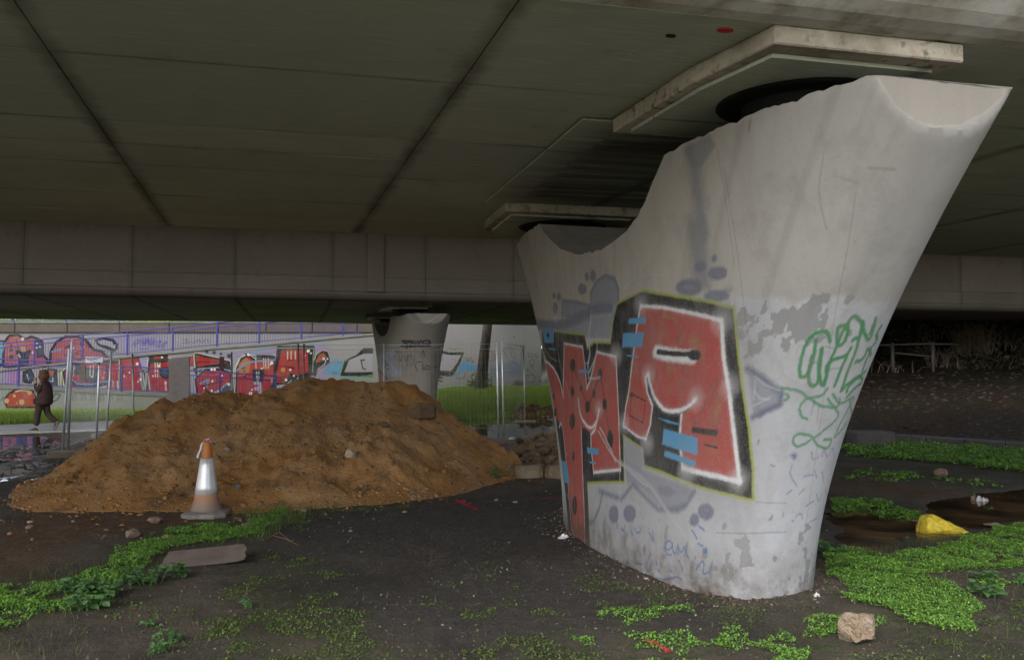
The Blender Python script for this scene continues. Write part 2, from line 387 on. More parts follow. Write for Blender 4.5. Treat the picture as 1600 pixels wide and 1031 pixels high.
# ------------------------------------------------------------------ decks
W0, WS = -2.40, 2.35
SKEW = .034          # the near deck's joints run a little askew to its piers
L1 = [-3.45, -2.10, -.68, .02, .74, 2.15, 3.25, 4.30]
JL = float(C0@CV)
JX = math.cos(ANG)*C0[0]+math.sin(ANG)*C0[1]+W0      # a transverse joint, measured along the road
def deck_mat(name, a, b, warm, joint=1., soot=0.):
    N = NB(name); co = N.coord('world')
    rot = N.n('ShaderNodeMapping'); rot.inputs['Rotation'].default_value = (0, 0, -ANG); N.l(co, rot.inputs['Vector']); co = rot.outputs[0]
    c = N.mix(N.ramp(N.noise(co, .5, 5, .6), .32, .68), a, b)
    c = N.mix(N.ramp(N.noise(co, .9, 6, .7, (.35, 2.2, 1)), .48, .72, 0, .6), c, warm)
    sx = N.n('ShaderNodeSeparateXYZ'); N.l(co, sx.inputs[0])
    uw0 = N.math('SUBTRACT', sx.outputs[0], JX); lv0 = N.math('SUBTRACT', sx.outputs[1], JL)
    uw = N.math('ADD', uw0, N.math('MULTIPLY', N.math('SUBTRACT', lv0, .4), SKEW)) if soot else uw0; fr = N.math('ABSOLUTE', N.math('SUBTRACT', N.math('FRACT', N.math('DIVIDE', uw, WS), 0.), .5), 0.)
    wob = N.math('MULTIPLY', N.math('SUBTRACT', N.noise(co, 3.5, 5, .7), .5), .07)
    c = N.mix(N.noise(co, .28, 3) if False else N.ramp(N.noise(co, .33, 4, .6), .40, .62, 0, .5), c, tuple(.62*v for v in b))
    c = N.mix(N.ramp(N.noise(co, 30, 4, .7, (.12, 1.6, 1)), .50, .70, 0, .45), c, tuple(1.25*v for v in b))
    c = N.mix(N.math('MULTIPLY', N.ramp(N.math('ADD', fr, wob), .452, .492), N.ramp(N.noise(co, 1.2, 3), .3, .6, .45*joint, 1.0*joint)), c, tuple(.36*v for v in warm))
    c = N.mix(N.ramp(N.noise(co, 2.6, 6, .75), .58, .76, 0, .65), c, tuple(.45*v for v in a))
    c = N.mix(N.ramp(N.noise(co, 22, 5, .75, (.25, 2, 1)), .56, .74, 0, .4), c, tuple(.6*v for v in b))
    c = N.mix(N.ramp(N.noise(co, 11, 3, .6), .72, .78, 0, .8), c, (.012, .011, .009))
    if soot:      # dirt bled along the form lines
        wob2 = N.math('MULTIPLY', N.math('SUBTRACT', N.noise(co, 6, 5, .75, (.4, 1, 1)), .5), .035)
        dmin = None
        for q in L1[1:-1]:
            dq = N.math('ABSOLUTE', N.math('SUBTRACT', lv0, q-.004), 0.); dmin = dq if dmin is None else N.math('MINIMUM', dmin, dq)
        c = N.mix(N.math('MULTIPLY', N.ramp(N.math('ADD', dmin, wob2), .032, .006), N.ramp(N.noise(co, 1.7, 4, .6, (.5, 1, 1)), .38, .58, .25, .85)), c, tuple(.30*v for v in warm))
    if soot:      # smoke-blackened patch with rubbed streaks between the bearings
        lv = lv0; uv_ = N.math('SUBTRACT', uw0, -W0-.1)
        mk = N.math('MULTIPLY', N.ramp(N.math('ABSOLUTE', lv, 0.), 2.0, 1.2), N.ramp(N.math('ABSOLUTE', uv_, 0.), 1.35, .75))
        c = N.mix(N.math('MULTIPLY', mk, N.ramp(N.noise(co, 3, 5, .7, (.15, 2.2, 1)), .32, .5, .35, soot)), c, (.05, .046, .038))
        c = N.mix(N.math('MULTIPLY', mk, N.ramp(N.noise(co, 7, 5, .7, (.10, 2.6, 1)), .60, .70, 0, .8)), c, (.42, .42, .38))
    oi = N.n('ShaderNodeObjectInfo'); c = N.mix(N.ramp(oi.outputs['Random'], 0, 1, 0, .30), c, tuple(.62*v for v in a))
    N.bump(N.noise(co, 8, 5, .7, (.3, 2, 1)), .006, .7); return N.done(c, .85, .25)
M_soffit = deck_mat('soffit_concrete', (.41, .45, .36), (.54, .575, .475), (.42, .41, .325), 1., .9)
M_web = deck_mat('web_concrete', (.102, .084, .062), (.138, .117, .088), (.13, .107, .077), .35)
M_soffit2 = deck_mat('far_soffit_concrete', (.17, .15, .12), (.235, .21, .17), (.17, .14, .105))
M_wing = simple('lit_weathered_wing_concrete', (.52, .50, .465), .85, .25, 0, 'world', [(1.6, .42, .62, (.36, .33, .27), .85), (4, .50, .68, (.20, .175, .13), .8), (.9, .5, .62, (.62, .61, .58), .8)], [(9, .006)])  # stained concrete, paler than the soffit: daylight on the near wing put into the colour
M_joint = simple('joint_filler', (.05, .042, .03), .95, .1)
M_plate = simple('plate_concrete', (.46, .41, .33), .85, .25, 0, 'world', [(3, .42, .66, (.36, .31, .24), .8), (14, .54, .68, (.10, .085, .06), .85), (5, .60, .7, (.30, .12, .06), .4), (2.2, .5, .62, (.20, .175, .13), .7)], [(30, .006)])
M_rubber = simple('shaded_bearing_rubber', (.005, .005, .005), .8, .2)  # near black: shade of the gap under the plates put into the colour
M_steel_dk = simple('shaded_bearing_steel', (.006, .006, .005), .8, .2, 0, 'Object', [(9, .5, .65, (.02, .016, .012), .8)])  # blackened likewise to carry the plate's shadow
def panel_mesh(L, W, mat, skew=0., T=.012, c=.0035):
    """soffit panel hanging below z=0, lower edges chamfered"""
    V = [(0, 0, T), (L, 0, T), (L, W, T), (0, W, T), (0, 0, c), (L, 0, c), (L, W, c), (0, W, c), (c, c, 0), (L-c, c, 0), (L-c, W-c, 0), (c, W-c, 0)]
    V = [(x*CV[0]+(y-skew*x)*CU[0], x*CV[1]+(y-skew*x)*CU[1], z) for x, y, z in V]
    Fc = [(0, 1, 2, 3), (8, 11, 10, 9)]
    for a, b in ((0, 4), (4, 8)):
        for k in range(4): Fc.append((a+k, b+k, b+(k+1) % 4, a+(k+1) % 4))
    me = mesh_data('soffit_panel', V, [f[::-1] for f in Fc], mat)
    bm = bmesh.new(); bm.from_mesh(me); bmesh.ops.recalc_face_normals(bm, faces=bm.faces); bm.to_mesh(me); bm.free(); return me
W0, WS = -2.40, 2.35
def make_deck(label, z0, ledges, k0, k1, near_prof, far_prof, wmin, wmax):
    loc = LW((ledges[0]+ledges[-1])/2, 0, z0); T = thing('bridge_deck', label, 'bridge deck', loc, 0, 'bridge decks')
    for li in range(len(ledges)-1):
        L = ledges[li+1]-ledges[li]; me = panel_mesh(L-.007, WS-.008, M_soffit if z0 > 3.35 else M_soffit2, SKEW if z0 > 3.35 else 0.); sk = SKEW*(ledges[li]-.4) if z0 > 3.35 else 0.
        for k in range(k0, k1):
            p = LW(ledges[li]+.0035, W0+WS*k+.004-sk, z0+RNG.uniform(-.0035, .0035))
            link('soffit_panel', me, T, (p[0]-loc[0], p[1]-loc[1], p[2]-loc[2]))
    # cores: solid behind the panels, plain soffit beyond them
    mb = MB(); mb.box(ledges[0]+.02, ledges[-1]-.02, wmin, wmax, z0+.014, z0+1.0, fLW); mb.build('deck_core', M_joint, T, loc)
    for a, b in ((wmin, W0+WS*k0-.15), (W0+WS*k1+.15, wmax)):
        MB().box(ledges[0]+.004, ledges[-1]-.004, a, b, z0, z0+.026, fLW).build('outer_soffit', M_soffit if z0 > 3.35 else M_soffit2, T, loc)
    for nm, prof in (('near_wing', near_prof), ('far_wing', far_prof)):
        n = len(prof); V = [LW(l, w, z) for w in (wmin, wmax) for l, z in prof]
        Fc = [tuple(range(n))[::-1], tuple(range(n, 2*n))]+[(i, (i+1) % n, n+(i+1) % n, n+i) for i in range(n)]
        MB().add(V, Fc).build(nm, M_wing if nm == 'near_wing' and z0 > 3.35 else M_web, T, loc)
    return T, loc
Z1, Z2 = 3.41, 3.28
near1 = [(-3.452, Z1), (-3.52, Z1+.008), (-3.60, Z1+.03), (-3.68, Z1+.07), (-3.76, Z1+.13), (-3.83, Z1+.21), (-3.89, Z1+.32), (-3.95, Z1+.5), (-4.03, Z1+.75), (-4.3, Z1+.93), (-5.5, Z1+1.08), (-5.5, Z1+1.4), (-3.452, Z1+1.6)]
far1 = [(4.304, Z1), (4.42, Z1+.03), (4.52, Z1+.12), (4.75, Z1+.7), (5.2, Z1+.92), (7.5, Z1+1.12), (7.5, Z1+1.42), (4.304, Z1+1.45)]
D1, D1loc = make_deck('near bridge deck, grey green concrete soffit with form lines right over the graffiti pier', Z1, L1, -4, 8, near1, far1, -30, 40)
zs = Z2
near2 = [(15.10, zs), (15.0, zs+.012), (14.92, zs+.045), (14.86, zs+.095), (14.82, zs+.155), (14.805, zs+.228), (15.08, zs+.231), (15.02, zs+1.75), (14.2, zs+1.95), (10.8, zs+2.1), (10.8, zs+2.4), (15.10, zs+2.6)]
far2 = [(26.85, zs), (27.0, zs+.05), (27.1, zs+.3), (27.2, zs+1.2), (27.6, zs+1.5), (27.6, zs+1.9), (26.85, zs+2)]
L2 = [15.12, 16.9, 18.8, 20.7, 22.6, 24.6, 26.84]
D2, D2loc = make_deck('far bridge deck with panelled dark web wall, beyond the earth mound', Z2, L2, -8, 10, near2, far2, -34, 45)
# web panels on the near face of the far deck
def web_mesh(h, w): 
    mb = MB(); mb.bbox(0, .055, 0, w, 0, h, .004, lambda a, b, c: (a*CV[0]+b*CU[0], a*CV[1]+b*CU[1], c)); return mb
edges = [W0+WS*k for k in range(-10, 12)]
cuts = []
for e in edges: cuts.append(e)
lw_rib = (toLW(*atY(625, 440, 21.6)[:2])[1], toLW(*atY(652, 440, 21.6)[:2])[1])
for (zz, h) in ((zs+.235, .36), (zs+.600, 1.12)):
    mb0 = web_mesh(h, WS-.006); me0 = None
    for e in edges:
        lx = 14.80+.03*(zz-zs)
        p = LW(lx, e+.003, zz)
        if me0 is None:
            o = mb0.build('web_panel', M_web, D2); me0 = o.data
        else: o = link('web_panel', me0, D2)
        o.location = (p[0]-D2loc[0], p[1]-D2loc[1], p[2]-D2loc[2])
mb = MB(); mb.bbox(14.74, 14.80, -1.55, -1.12, zs+.225, zs+1.75, .01, fLW); mb.build('web_rib', M_web, D2, D2loc)
# bearing plates and bearings
def plates(T, loc, dl, z0, M_plate):
    A = [(-3.44, -.92), (-2.72, -1.06), (-1.62, -1.12), (-1.62, .3), (-3.44, .24)]
    B = [(1.62, -1.12), (2.9, -1.08), (3.3, -.95), (3.3, .5), (1.62, .5)]
    for P in (A, B):
        Q = [(l+dl, w) for l, w in P]
        o = MB().prism(Q, z0-.105, z0-.004, fLW).build('bearing_plate', M_plate, T, loc)
        bm = bmesh.new(); bm.from_mesh(o.data); bmesh.ops.bevel(bm, geom=[e for e in bm.edges], offset=.008, segments=1, affect='EDGES'); bm.to_mesh(o.data); bm.free()
        c = np.mean(Q, 0); Q2 = [tuple(c+(np.array(q)-c)*.86) for q in Q]
        MB().prism(Q2, z0-.13, z0-.107, fLW).build('plate_soffit', M_soffit, o, loc)
    for l in (-2.62, 2.35):
        mb = MB(); c = LW(l+dl, -.25, 0); mb.loft([(c[0], c[1], z0-.30, .36, .36), (c[0], c[1], z0-.132, .36, .36)], 32)
        b = mb.build('bearing', M_rubber, T, loc)
        mb = MB(); mb.loft([(c[0], c[1], z0-.146, .50, .50), (c[0], c[1], z0-.133, .52, .52)], 36); mb.build('bearing_ring', M_steel_dk, b, loc)
plates(D1, D1loc, 0, Z1, M_plate); plates(D2, D2loc, 18.86, Z2, M_web)  # far plates take the dark web concrete to stand in for their shadow
mb = MB(); mb.bbox(-1.60, 1.60, -1.34, -1.0, Z1-.022, Z1-.004, .006, fLW); mb.build('soffit_rib', M_soffit, D1, D1loc)
# red paint spot and a drain hole on the soffit
for (px, py, r, nm, colr) in ((1133, 48, .035, 'paint_spot', (.45, .03, .03)), (1048, 57, .022, 'drain_hole', (.004, .004, .004))):
    c = atZ(px, py, Z1-.006); mb = MB()
    mb.loft([(c[0], c[1], Z1-.009, r*1.3, r*.8, ANG), (c[0], c[1], Z1+.004, r*1.3, r*.8, ANG)], 14)
    mb.build(nm, simple(nm, colr, .7), D1, D1loc)
# ------------------------------------------------------------------ piers
VL = np.array([-1.80, -1.62, -1.43, -1.28, -1.13, -.9, -.62, -.3, .16, .45, .73, 1.0, 1.2, 1.36])
VZ = np.array([3.1435, 3.02, 2.88, 2.79, 2.73, 2.675, 2.64, 2.64, 2.675, 2.735, 2.82, 2.93, 3.03, 3.1435])
ZT, CUT = PP[11], PP[12]
def pier_lw(ph, z):
    g = np.clip(z/ZT, 0, 1); a = PP[3]+(PP[4]-PP[3])*g**PP[9]; b = PP[5]+(PP[6]-PP[5])*g**PP[10]; n = PP[7]+(PP[8]-PP[7])*g
    c, s = np.cos(ph), np.sin(ph)
    return np.clip(a*np.sign(c)*abs(c)**(2/n), -CUT, CUT), b*np.sign(s)*abs(s)**(2/n)
def pier_top(l): return np.interp(l, VL, VZ, left=ZT, right=ZT)
# columns evenly spaced along the girth at mid height, symmetric about the long axis
_ph = np.linspace(0, math.pi, 4001); _l, _w = pier_lw(_ph, np.full(4001, 1.7)); _s = np.concatenate([[0], np.cumsum(np.hypot(np.diff(_l), np.diff(_w)))])
HALF = 230; GIRTH = 2*_s[-1]
_h = np.interp(np.linspace(0, _s[-1], HALF+1), _s, _ph)
PHI = np.concatenate([_h, 2*math.pi-_h[-2:0:-1]]); NPH = len(PHI)     # u = j/NPH
def girth_u(ph):
    ph = np.mod(ph, 2*math.pi); hs = np.interp(np.where(ph > math.pi, 2*math.pi-ph, ph), _ph, _s)/_s[-1]*.5
    return np.where(ph > math.pi, 1-hs, hs)
def turned(l, w, dl, rot):
    a = ANG+rot; v = np.array([-math.sin(a), math.cos(a)]); u = np.array([math.cos(a), math.sin(a)])
    return C0+dl*CV+l[..., None]*v+w[..., None]*u
def pier_mesh(name, mat, dz, dl, seed, rot=0.):
    NR = 96
    zt = np.full(NPH, ZT)
    for _ in range(30):
        l, w = pier_lw(PHI, zt); zt = .5*zt+.5*pier_top(l)
    chip = np.maximum(0, fbm(np.arange(NPH)*.35, np.zeros(NPH), seed, 3)-.02)*.034+.007*RNG.random(NPH)
    zt = zt-chip
    fr = np.linspace(0, 1, NR)[:, None]; Zg = -.25+(zt[None, :]+.25)*fr; Pg = np.repeat(PHI[None], NR, 0)
    l, w = pier_lw(Pg, np.maximum(Zg, 0))
    # hand-finished, slightly uneven face
    ir = .004*fbm(Pg*6, Zg*1.4, seed+3, 3); w = w*(1+ir)
    XY = turned(l, w, dl, rot)
    V = np.concatenate([XY, (Zg+dz)[..., None]], -1).reshape(-1, 3); Fc = [tuple(f) for f in grid_faces(NR, NPH, True)]
    top = (NR-1)*NPH; UV = [(j, zz) for zz, j in zip(Zg.ravel(), np.tile(np.arange(NPH), NR))]
    # ruled top between the two sides
    for j in range(0, HALF):
        a, b = top+j, top+j+1; c, d = top+(NPH-j-1) % NPH, top+(NPH-j) % NPH
        if a == d: Fc.append((a, b, c))
        elif b == c: Fc.append((a, b, d))
        else: Fc.append((a, b, c, d))
    me = mesh_data(name, V, Fc, mat, True)
    bm = bmesh.new(); bm.from_mesh(me); bmesh.ops.recalc_face_normals(bm, faces=bm.faces); bm.to_mesh(me); bm.free()
    uv = me.uv_layers.new(name='girth')
    vi = np.zeros(len(me.loops), np.int32); me.loops.foreach_get('vertex_index', vi)
    ls = np.zeros(len(me.polygons), np.int32); lt = np.zeros(len(me.polygons), np.int32)
    me.polygons.foreach_get('loop_start', ls); me.polygons.foreach_get('loop_total', lt)
    U = (np.arange(NPH)/NPH)[vi % NPH]; Vv = (Zg.ravel()[vi])/ZT
    for s0, t0 in zip(ls, lt):      # the seam
        if U[s0:s0+t0].max()-U[s0:s0+t0].min() > .5 and s0 < NR*NPH*4: U[s0:s0+t0][U[s0:s0+t0] < .5] += 1
    uv.data.foreach_set('uv', np.stack([U, Vv], -1).astype(np.float32).ravel())
    # hard edges along the rim and along the flat end cut
    sharp = np.zeros(len(me.edges), bool); ev = np.zeros(len(me.edges)*2, np.int32); me.edges.foreach_get('vertices', ev); ev = ev.reshape(-1, 2)
    sharp |= (ev >= top).all(1)
    cutv = (np.abs(l) >= CUT-1e-6).ravel(); onb = np.zeros(len(V), bool)
    cg = cutv.reshape(NR, NPH); nb = np.zeros_like(cg)
    nb |= cg & (~np.roll(cg, 1, 1) | ~np.roll(cg, -1, 1) | ~np.roll(cg, 1, 0))
    onb = nb.ravel(); sharp |= onb[ev].all(1)
    at = me.attributes.new('sharp_edge', 'BOOLEAN', 'EDGE'); at.data.foreach_set('value', sharp)
    return link(name, me)
TEX_W, TEX_H = 3600, 800
class PierMap:
    """turns a point seen from the photographer's place into a place on the pier's skin (texels along the girth, texels up)"""
    def __init__(s, dz, dl, rot=0.):
        ph = np.linspace(0, 2*math.pi, 1800, endpoint=False); z = np.linspace(0, ZT, 420); Z, Pq = np.meshgrid(z, ph, indexing='ij')
        l, w = pier_lw(Pq, Z); XY = turned(l, w, dl, rot); X = np.concatenate([XY, (Z+dz)[..., None]], -1)
        du = np.roll(X, -1, 1)-np.roll(X, 1, 1); dv = np.gradient(X, axis=0); nr = np.cross(dv, du)
        vis = ((np.array([0, 0, CAMH])-X)*nr).sum(-1) > 0
        px, py = proj(X); s.px, s.py, s.u, s.v = px[vis], py[vis], girth_u(Pq[vis])*TEX_W, Z[vis]/ZT*TEX_H
    def __call__(s, p):
        i = ((s.px-p[0])**2+(s.py-p[1])**2).argmin(); return (s.u[i], s.v[i])
def pier_material(name, img):
    N = NB(name); uv = N.n('ShaderNodeUVMap', uv_map='girth'); tx = N.n('ShaderNodeTexImage'); tx.image = img; tx.interpolation = 'Cubic'; tx.extension = 'REPEAT'
    N.l(uv.outputs[0], tx.inputs[0]); co = N.coord('world'); c = tx.outputs[0]
    sx = N.n('ShaderNodeSeparateXYZ'); N.l(co, sx.inputs[0])
    c = N.mix(N.ramp(N.noise(co, 1.3, 5, .6), .35, .7, 0, .22), c, (.27, .255, .235))
    c = N.mix(N.ramp(N.noise(co, 6, 5, .7, (1, 1, .12)), .50, .74, 0, .34), c, (.22, .20, .175))          # runs
    c = N.mix(N.ramp(N.noise(co, 40, 4, .7), .60, .76, 0, .35), c, (.13, .125, .12))
    c = N.mix(N.ramp(N.noise(co, 2.3, 6, .75), .50, .66, 0, .30), c, (.17, .165, .155)); c = N.mix(N.ramp(N.noise(co, 90, 3, .7), .56, .70, 0, .35), c, (.34, .335, .33))                          # pitting
    low = N.math('MULTIPLY', N.ramp(sx.outputs[2], .42, .02), N.ramp(N.noise(co, 5, 5, .7), .28, .66))
    c = N.mix(low, c, (.075, .057, .043))                                                                    # splashed soil
    b = N.bump(N.noise(co, 55, 5, .7), .0022, .7); b = N.bump(N.noise(co, 4, 3, .5), .008, .5, b)
    return N.done(c, N.ramp(N.noise(co, 8, 3), .3, .7, .72, .92), .3)
# ------------------------------------------------------------------ paint on the near pier
BLACK, LIME, RED, RED2 = (.010, .010, .012), (.38, .42, .06), (.47, .078, .062), (.36, .06, .05)
WHT, BLUE, SLATE, SLATE2 = (.88, .88, .90), (.095, .36, .64), (.165, .18, .265), (.28, .295, .36)
GRN, CONC, WASH, PEEL = (.07, .30, .12), (.53, .50, .455), (.60, .61, .645), (.33, .33, .335)
cv = Canvas(TEX_W, TEX_H, CONC, 5); pm = PierMap(0, 0); cv.map = pm
yy, xx = np.mgrid[0:TEX_H, 0:TEX_W]
t = (.5+.5*fbm(xx/260., yy/200., 70, 4))[..., None]; cv.a = cv.a*(.86+.26*t)
t2 = sstep(.1, .6, fbm(xx/30., yy/420., 75, 3))[..., None]; cv.a = cv.a*(1-.22*t2)
G = lambda *P: [(840+x/2.4556, 440+y/2.4556) for x, y in P]           # plan of the big letters
A3 = lambda *P: [(780+x/3.681, 340+y/3.681) for x, y in P]            # upper left shapes
A5 = lambda *P: [(1160+x/3.681, 460+y/3.681) for x, y in P]           # green tags
A7 = lambda *P: [(880+x/3.636, 700+y/3.636) for x, y in P]            # foot of the pier
# warmer beige tone high on the left, greyer to the right
cv.poly([(790, 350), (1040, 240), (1130, 205), (1120, 470), (960, 470), (880, 560), (840, 560)], (.51, .455, .385), 60, 0, .55); cv.poly([(1230, 180), (1560, 160), (1400, 470), (1180, 470)], (.53, .52, .505), 60, 0, .5)
cv.poly([(1372, 124), (1400, 166), (1430, 188), (1460, 198), (1500, 196), (1540, 176), (1566, 152), (1566, 140), (1372, 112)], (.46, .41, .35), 3, 0, .85)
# whitewash: everything below about mid height on the outer half, ragged upper edge
wl = []
for p in [(1000, 472), (1100, 462), (1160, 463), (1230, 470), (1290, 466), (1340, 470), (1398, 478)]: wl.append(pm(p))
wl = np.array(wl); wl = wl[np.argsort(wl[:, 0])]
edge = np.interp(xx[0], wl[:, 0], wl[:, 1])[None, :]
ragged = 9*fbm(xx/28., yy/28., 81, 4)
m = (sstep(7, -7, yy-edge+ragged*1.3)*(.62+.38*sstep(-.25, .15, fbm(xx/16., yy/40., 83, 4)+(edge-yy)/260.)))[..., None]
cv.a = cv.a*(1-m)+(np.array(WASH)*(.93+.12*t))*m
# left end of the face keeps a bluish grey skim under the letters
cv.poly([(800, 560), (870, 545), (960, 560), (1160, 470), (1200, 470), (1190, 800), (1150, 940), (880, 900), (860, 700)], (.46, .46, .49), 30, 0, .8)
# flaked whitewash
fl = fbm(xx/22., yy/26., 91, 4); fl2 = fbm(xx/70., yy/70., 95, 3)
for P, thr in (([(1140, 455), (1240, 452), (1320, 470), (1290, 545), (1200, 560), (1160, 590), (1140, 560)], -.14), ([(1290, 470), (1385, 480), (1350, 560), (1320, 540)], .02), ([(1100, 790), (1190, 790), (1180, 860), (1200, 900), (1150, 900), (1130, 850)], -.05), ([(1175, 560), (1210, 640), (1190, 800), (1170, 700)], .16), ([(1120, 450), (1400, 465), (1390, 500), (1120, 492)], -.02), ([(1180, 780), (1300, 780), (1290, 930), (1150, 930)], .30), ([(930, 790), (1180, 800), (1160, 930), (930, 880)], .33), ([(1000, 780), (1100, 800), (1140, 900), (1040, 880)], .30)):
    Q = [pm(p) for p in P]; inside = sstep(15, -40, polysd(xx, yy, Q))
    a = (sstep(thr, thr+.05, fl+.35*fl2-.6*(1-inside))*.9*sstep(0., .35, inside))[..., None]; cv.a = cv.a*(1-a)+np.array(PEEL)*(.95+.1*t)*a
# grey-violet older lettering
def ring(cx, cy_, rx, ry, col=SLATE, fill=SLATE2, f=A3):
    q = [(cx+rx*math.cos(k), cy_+ry*math.sin(k)) for k in np.linspace(0, 6.283, 17)]
    cv.poly(f(*q), fill, 2.5, 0, .85); cv.line(f(*q), 5, col, 3, .6)
cv.poly(A3((1080, 0), (1180, 0), (1215, 420), (1120, 420)), (.23, .235, .27), 10, 0, .75)
cv.line([(1075, 235), (1085, 275), (1100, 370)], 24, (.24, .245, .28), 8, .75)
cv.poly([(1068, 232), (1110, 208), (1118, 228), (1095, 262), (1080, 260)], (.22, .225, .245), 4, 0, .7)
cv.poly(A3((195, 590), (330, 600), (420, 580), (640, 560), (680, 480), (640, 700), (480, 690), (330, 650), (220, 650)), SLATE2, 5, 0, .8)
cv.poly(A3((530, 420), (560, 365), (610, 335), (660, 345), (690, 400), (690, 480), (640, 550), (540, 550), (525, 480)), SLATE2, 3, 0, .9)
cv.line(A3((530, 520), (525, 440), (560, 365), (610, 335), (665, 350), (688, 420), (685, 490)), 8, SLATE, 3, .8)
cv.poly(A3((360, 475), (420, 480), (525, 505), (520, 580), (430, 580), (358, 570)), SLATE2, 3, 0, .9); cv.line(A3((362, 570), (364, 476), (440, 484), (524, 508), (520, 590)), 8, SLATE, 3, .8)
cv.line(A3((200, 610), (330, 620), (430, 590), (560, 530), (640, 520)), 26, SLATE, 6, .75)
for q in ((478, 410, 22, 28), (505, 340, 11, 20), (540, 335, 15, 26), (315, 450, 8, 14), (343, 455, 10, 20), (322, 520, 13, 30)): ring(*q, fill=SLATE)
for q in ((1255, 320, 52, 32), (1090, 400, 70, 44), (1250, 450, 72, 28), (1155, 282, 30, 25), (1236, 237, 11, 15)): ring(*q, fill=SLATE)
ring(1090, 400, 34, 20); ring(1255, 330, 26, 12)
cv.poly(A7((345, 0), (445, 0), (450, 120), (560, 160), (700, 200), (740, 250), (690, 350), (640, 370), (540, 320), (440, 220), (360, 200)), SLATE2, 5, 0, .8)
cv.line(A7((205, 240), (330, 290), (400, 205), (460, 270), (540, 345), (640, 350), (700, 320), (745, 250)), 38/3.6, SLATE, 5, .8)
cv.line(A7((225, 250), (205, 340), (175, 415), (150, 425)), 44/3.6, SLATE, 4, .75)
for q in ((288, 375, 28, 45), (378, 370, 34, 44), (745, 405, 24, 32)): ring(*q, fill=SLATE, f=A7)
ring(810, 360, 42, 42, SLATE, SLATE, A7); ring(815, 352, 16, 16, SLATE, SLATE2, A7)
cv.poly(A7((540, 215), (600, 215), (640, 250), (600, 275), (545, 260)), SLATE, 4, 0, .5)
# triangle right of the letters
cv.poly(A5((35, 450), (215, 560), (220, 640), (60, 700)), SLATE2, 4, 0, .8)
cv.line(A5((25, 425), (110, 480), (225, 565), (215, 635), (60, 705)), 40/3.68, SLATE, 4, .95)
for P in (((70, 470), (130, 520), (215, 550)), ((70, 560), (100, 600), (155, 605)), ((60, 640), (110, 620), (160, 590)), ((75, 500), (65, 600))): cv.line(A5(*P), 2.5, (.55, .62, .62), 2, .8)
# the two letters: lime keyline, black body
BLK_R = G((402, 40), (305, 88), (290, 160), (282, 235), (285, 300), (318, 330), (322, 480), (328, 582), (405, 637), (410, 700), (480, 728), (600, 775), (740, 812), (822, 830), (822, 720), (806, 560), (780, 400), (760, 240), (748, 105), (640, 82), (520, 62))
BLK_M = G((18, 190), (70, 195), (180, 208), (188, 262), (215, 236), (290, 240), (330, 300), (326, 560), (331, 765), (190, 768), (190, 1034), (150, 1031), (118, 960), (80, 600), (45, 330), (20, 260))
for P in (BLK_R, BLK_M): cv.poly(P, LIME, 3.5, 5.5)
cv.poly(BLK_R, BLACK, 2.2, 0); cv.poly(BLK_M, BLACK, 2.2, 0)
cv.poly(G((330, 600), (405, 640), (412, 705), (400, 712), (345, 690)), (.36, .37, .40), 3, 0, .9)
R_RED = G((395, 92), (480, 100), (570, 118), (640, 132), (705, 150), (716, 300), (735, 420), (756, 600), (776, 766), (690, 748), (600, 728), (553, 714), (547, 640), (552, 515), (590, 480), (606, 450), (590, 462), (560, 488), (510, 500), (470, 482), (442, 440), (428, 360), (416, 366), (420, 420), (442, 470), (432, 550), (416, 604), (385, 592), (328, 553), (336, 490), (350, 420), (366, 290), (380, 180))
M_RED = G((102, 238), (172, 252), (182, 330), (190, 412), (204, 372), (226, 270), (300, 288), (312, 520), (318, 722), (215, 732), (210, 660), (206, 590), (196, 575), (180, 560), (168, 562), (172, 720), (172, 1024), (150, 1006), (134, 950), (120, 800), (104, 640), (96, 555), (84, 540), (60, 470), (34, 316), (58, 335), (84, 390), (98, 442))
M_L = G((28, 300), (62, 335), (88, 385), (98, 440), (98, 560), (85, 545), (70, 520), (55, 440))
for P in (R_RED, M_RED, M_L): cv.poly(P, RED, 2)
# weathered red: patches of the older colours shining through
for P, n_ in ((R_RED, 46), (M_RED, 22)):
    Q = np.array([pm(p) for p in P]); lo, hi = Q.min(0), Q.max(0); k = 0
    while k < n_:
        p = lo+RNG.random(2)*(hi-lo)
        if polysd(p[0], p[1], Q) > -14: continue
        a_ = RNG.uniform(0, 6.28); ln = RNG.uniform(8, 46); e = p+ln*np.array([math.cos(a_), math.sin(a_)])
        if polysd(e[0], e[1], Q) > -9: k += 1; continue
        cv.map = lambda q: q
        cv.line([p, (p+e)/2+RNG.normal(size=2)*6, e], RNG.uniform(5, 22), [(.44, .16, .11), (.38, .075, .06), (.30, .10, .09), (.47, .12, .07), (.33, .26, .12)][int(RNG.integers(0, 5))], 8, .5); cv.map = pm; k += 1
def wl_(P, w=8, s=2.6): cv.spray(G(*P), w/1.9, WHT, s)
wl_(((395, 92), (480, 100), (570, 118), (640, 132), (705, 150)), 12); wl_(((705, 150), (716, 300), (735, 420), (756, 600), (776, 766)), 17, 3.4)
wl_(((776, 766), (690, 748), (600, 728), (556, 714)), 17, 3.2); wl_(((395, 92), (380, 180), (366, 290), (350, 420), (336, 490), (328, 553)), 8)
wl_(((328, 553), (385, 592), (416, 604)), 9); wl_(((416, 604), (432, 550), (442, 475), (422, 425), (414, 368), (428, 352)), 9)
wl_(smoothpts([(424, 354), (434, 400), (452, 450), (480, 484), (515, 496), (560, 488), (590, 468), (608, 450)]), 14, 3); wl_(((552, 512), (547, 580), (548, 640), (556, 714)), 13, 3)
cv.line(G((452, 268), (500, 280), (600, 288)), 56/2.3, WHT, 5); cv.line(G((462, 270), (510, 276), (560, 280), (604, 278)), 23/2.3, BLACK, 2.6); cv.ell(*G((602, 282))[0], 10, 9, BLACK, 3)
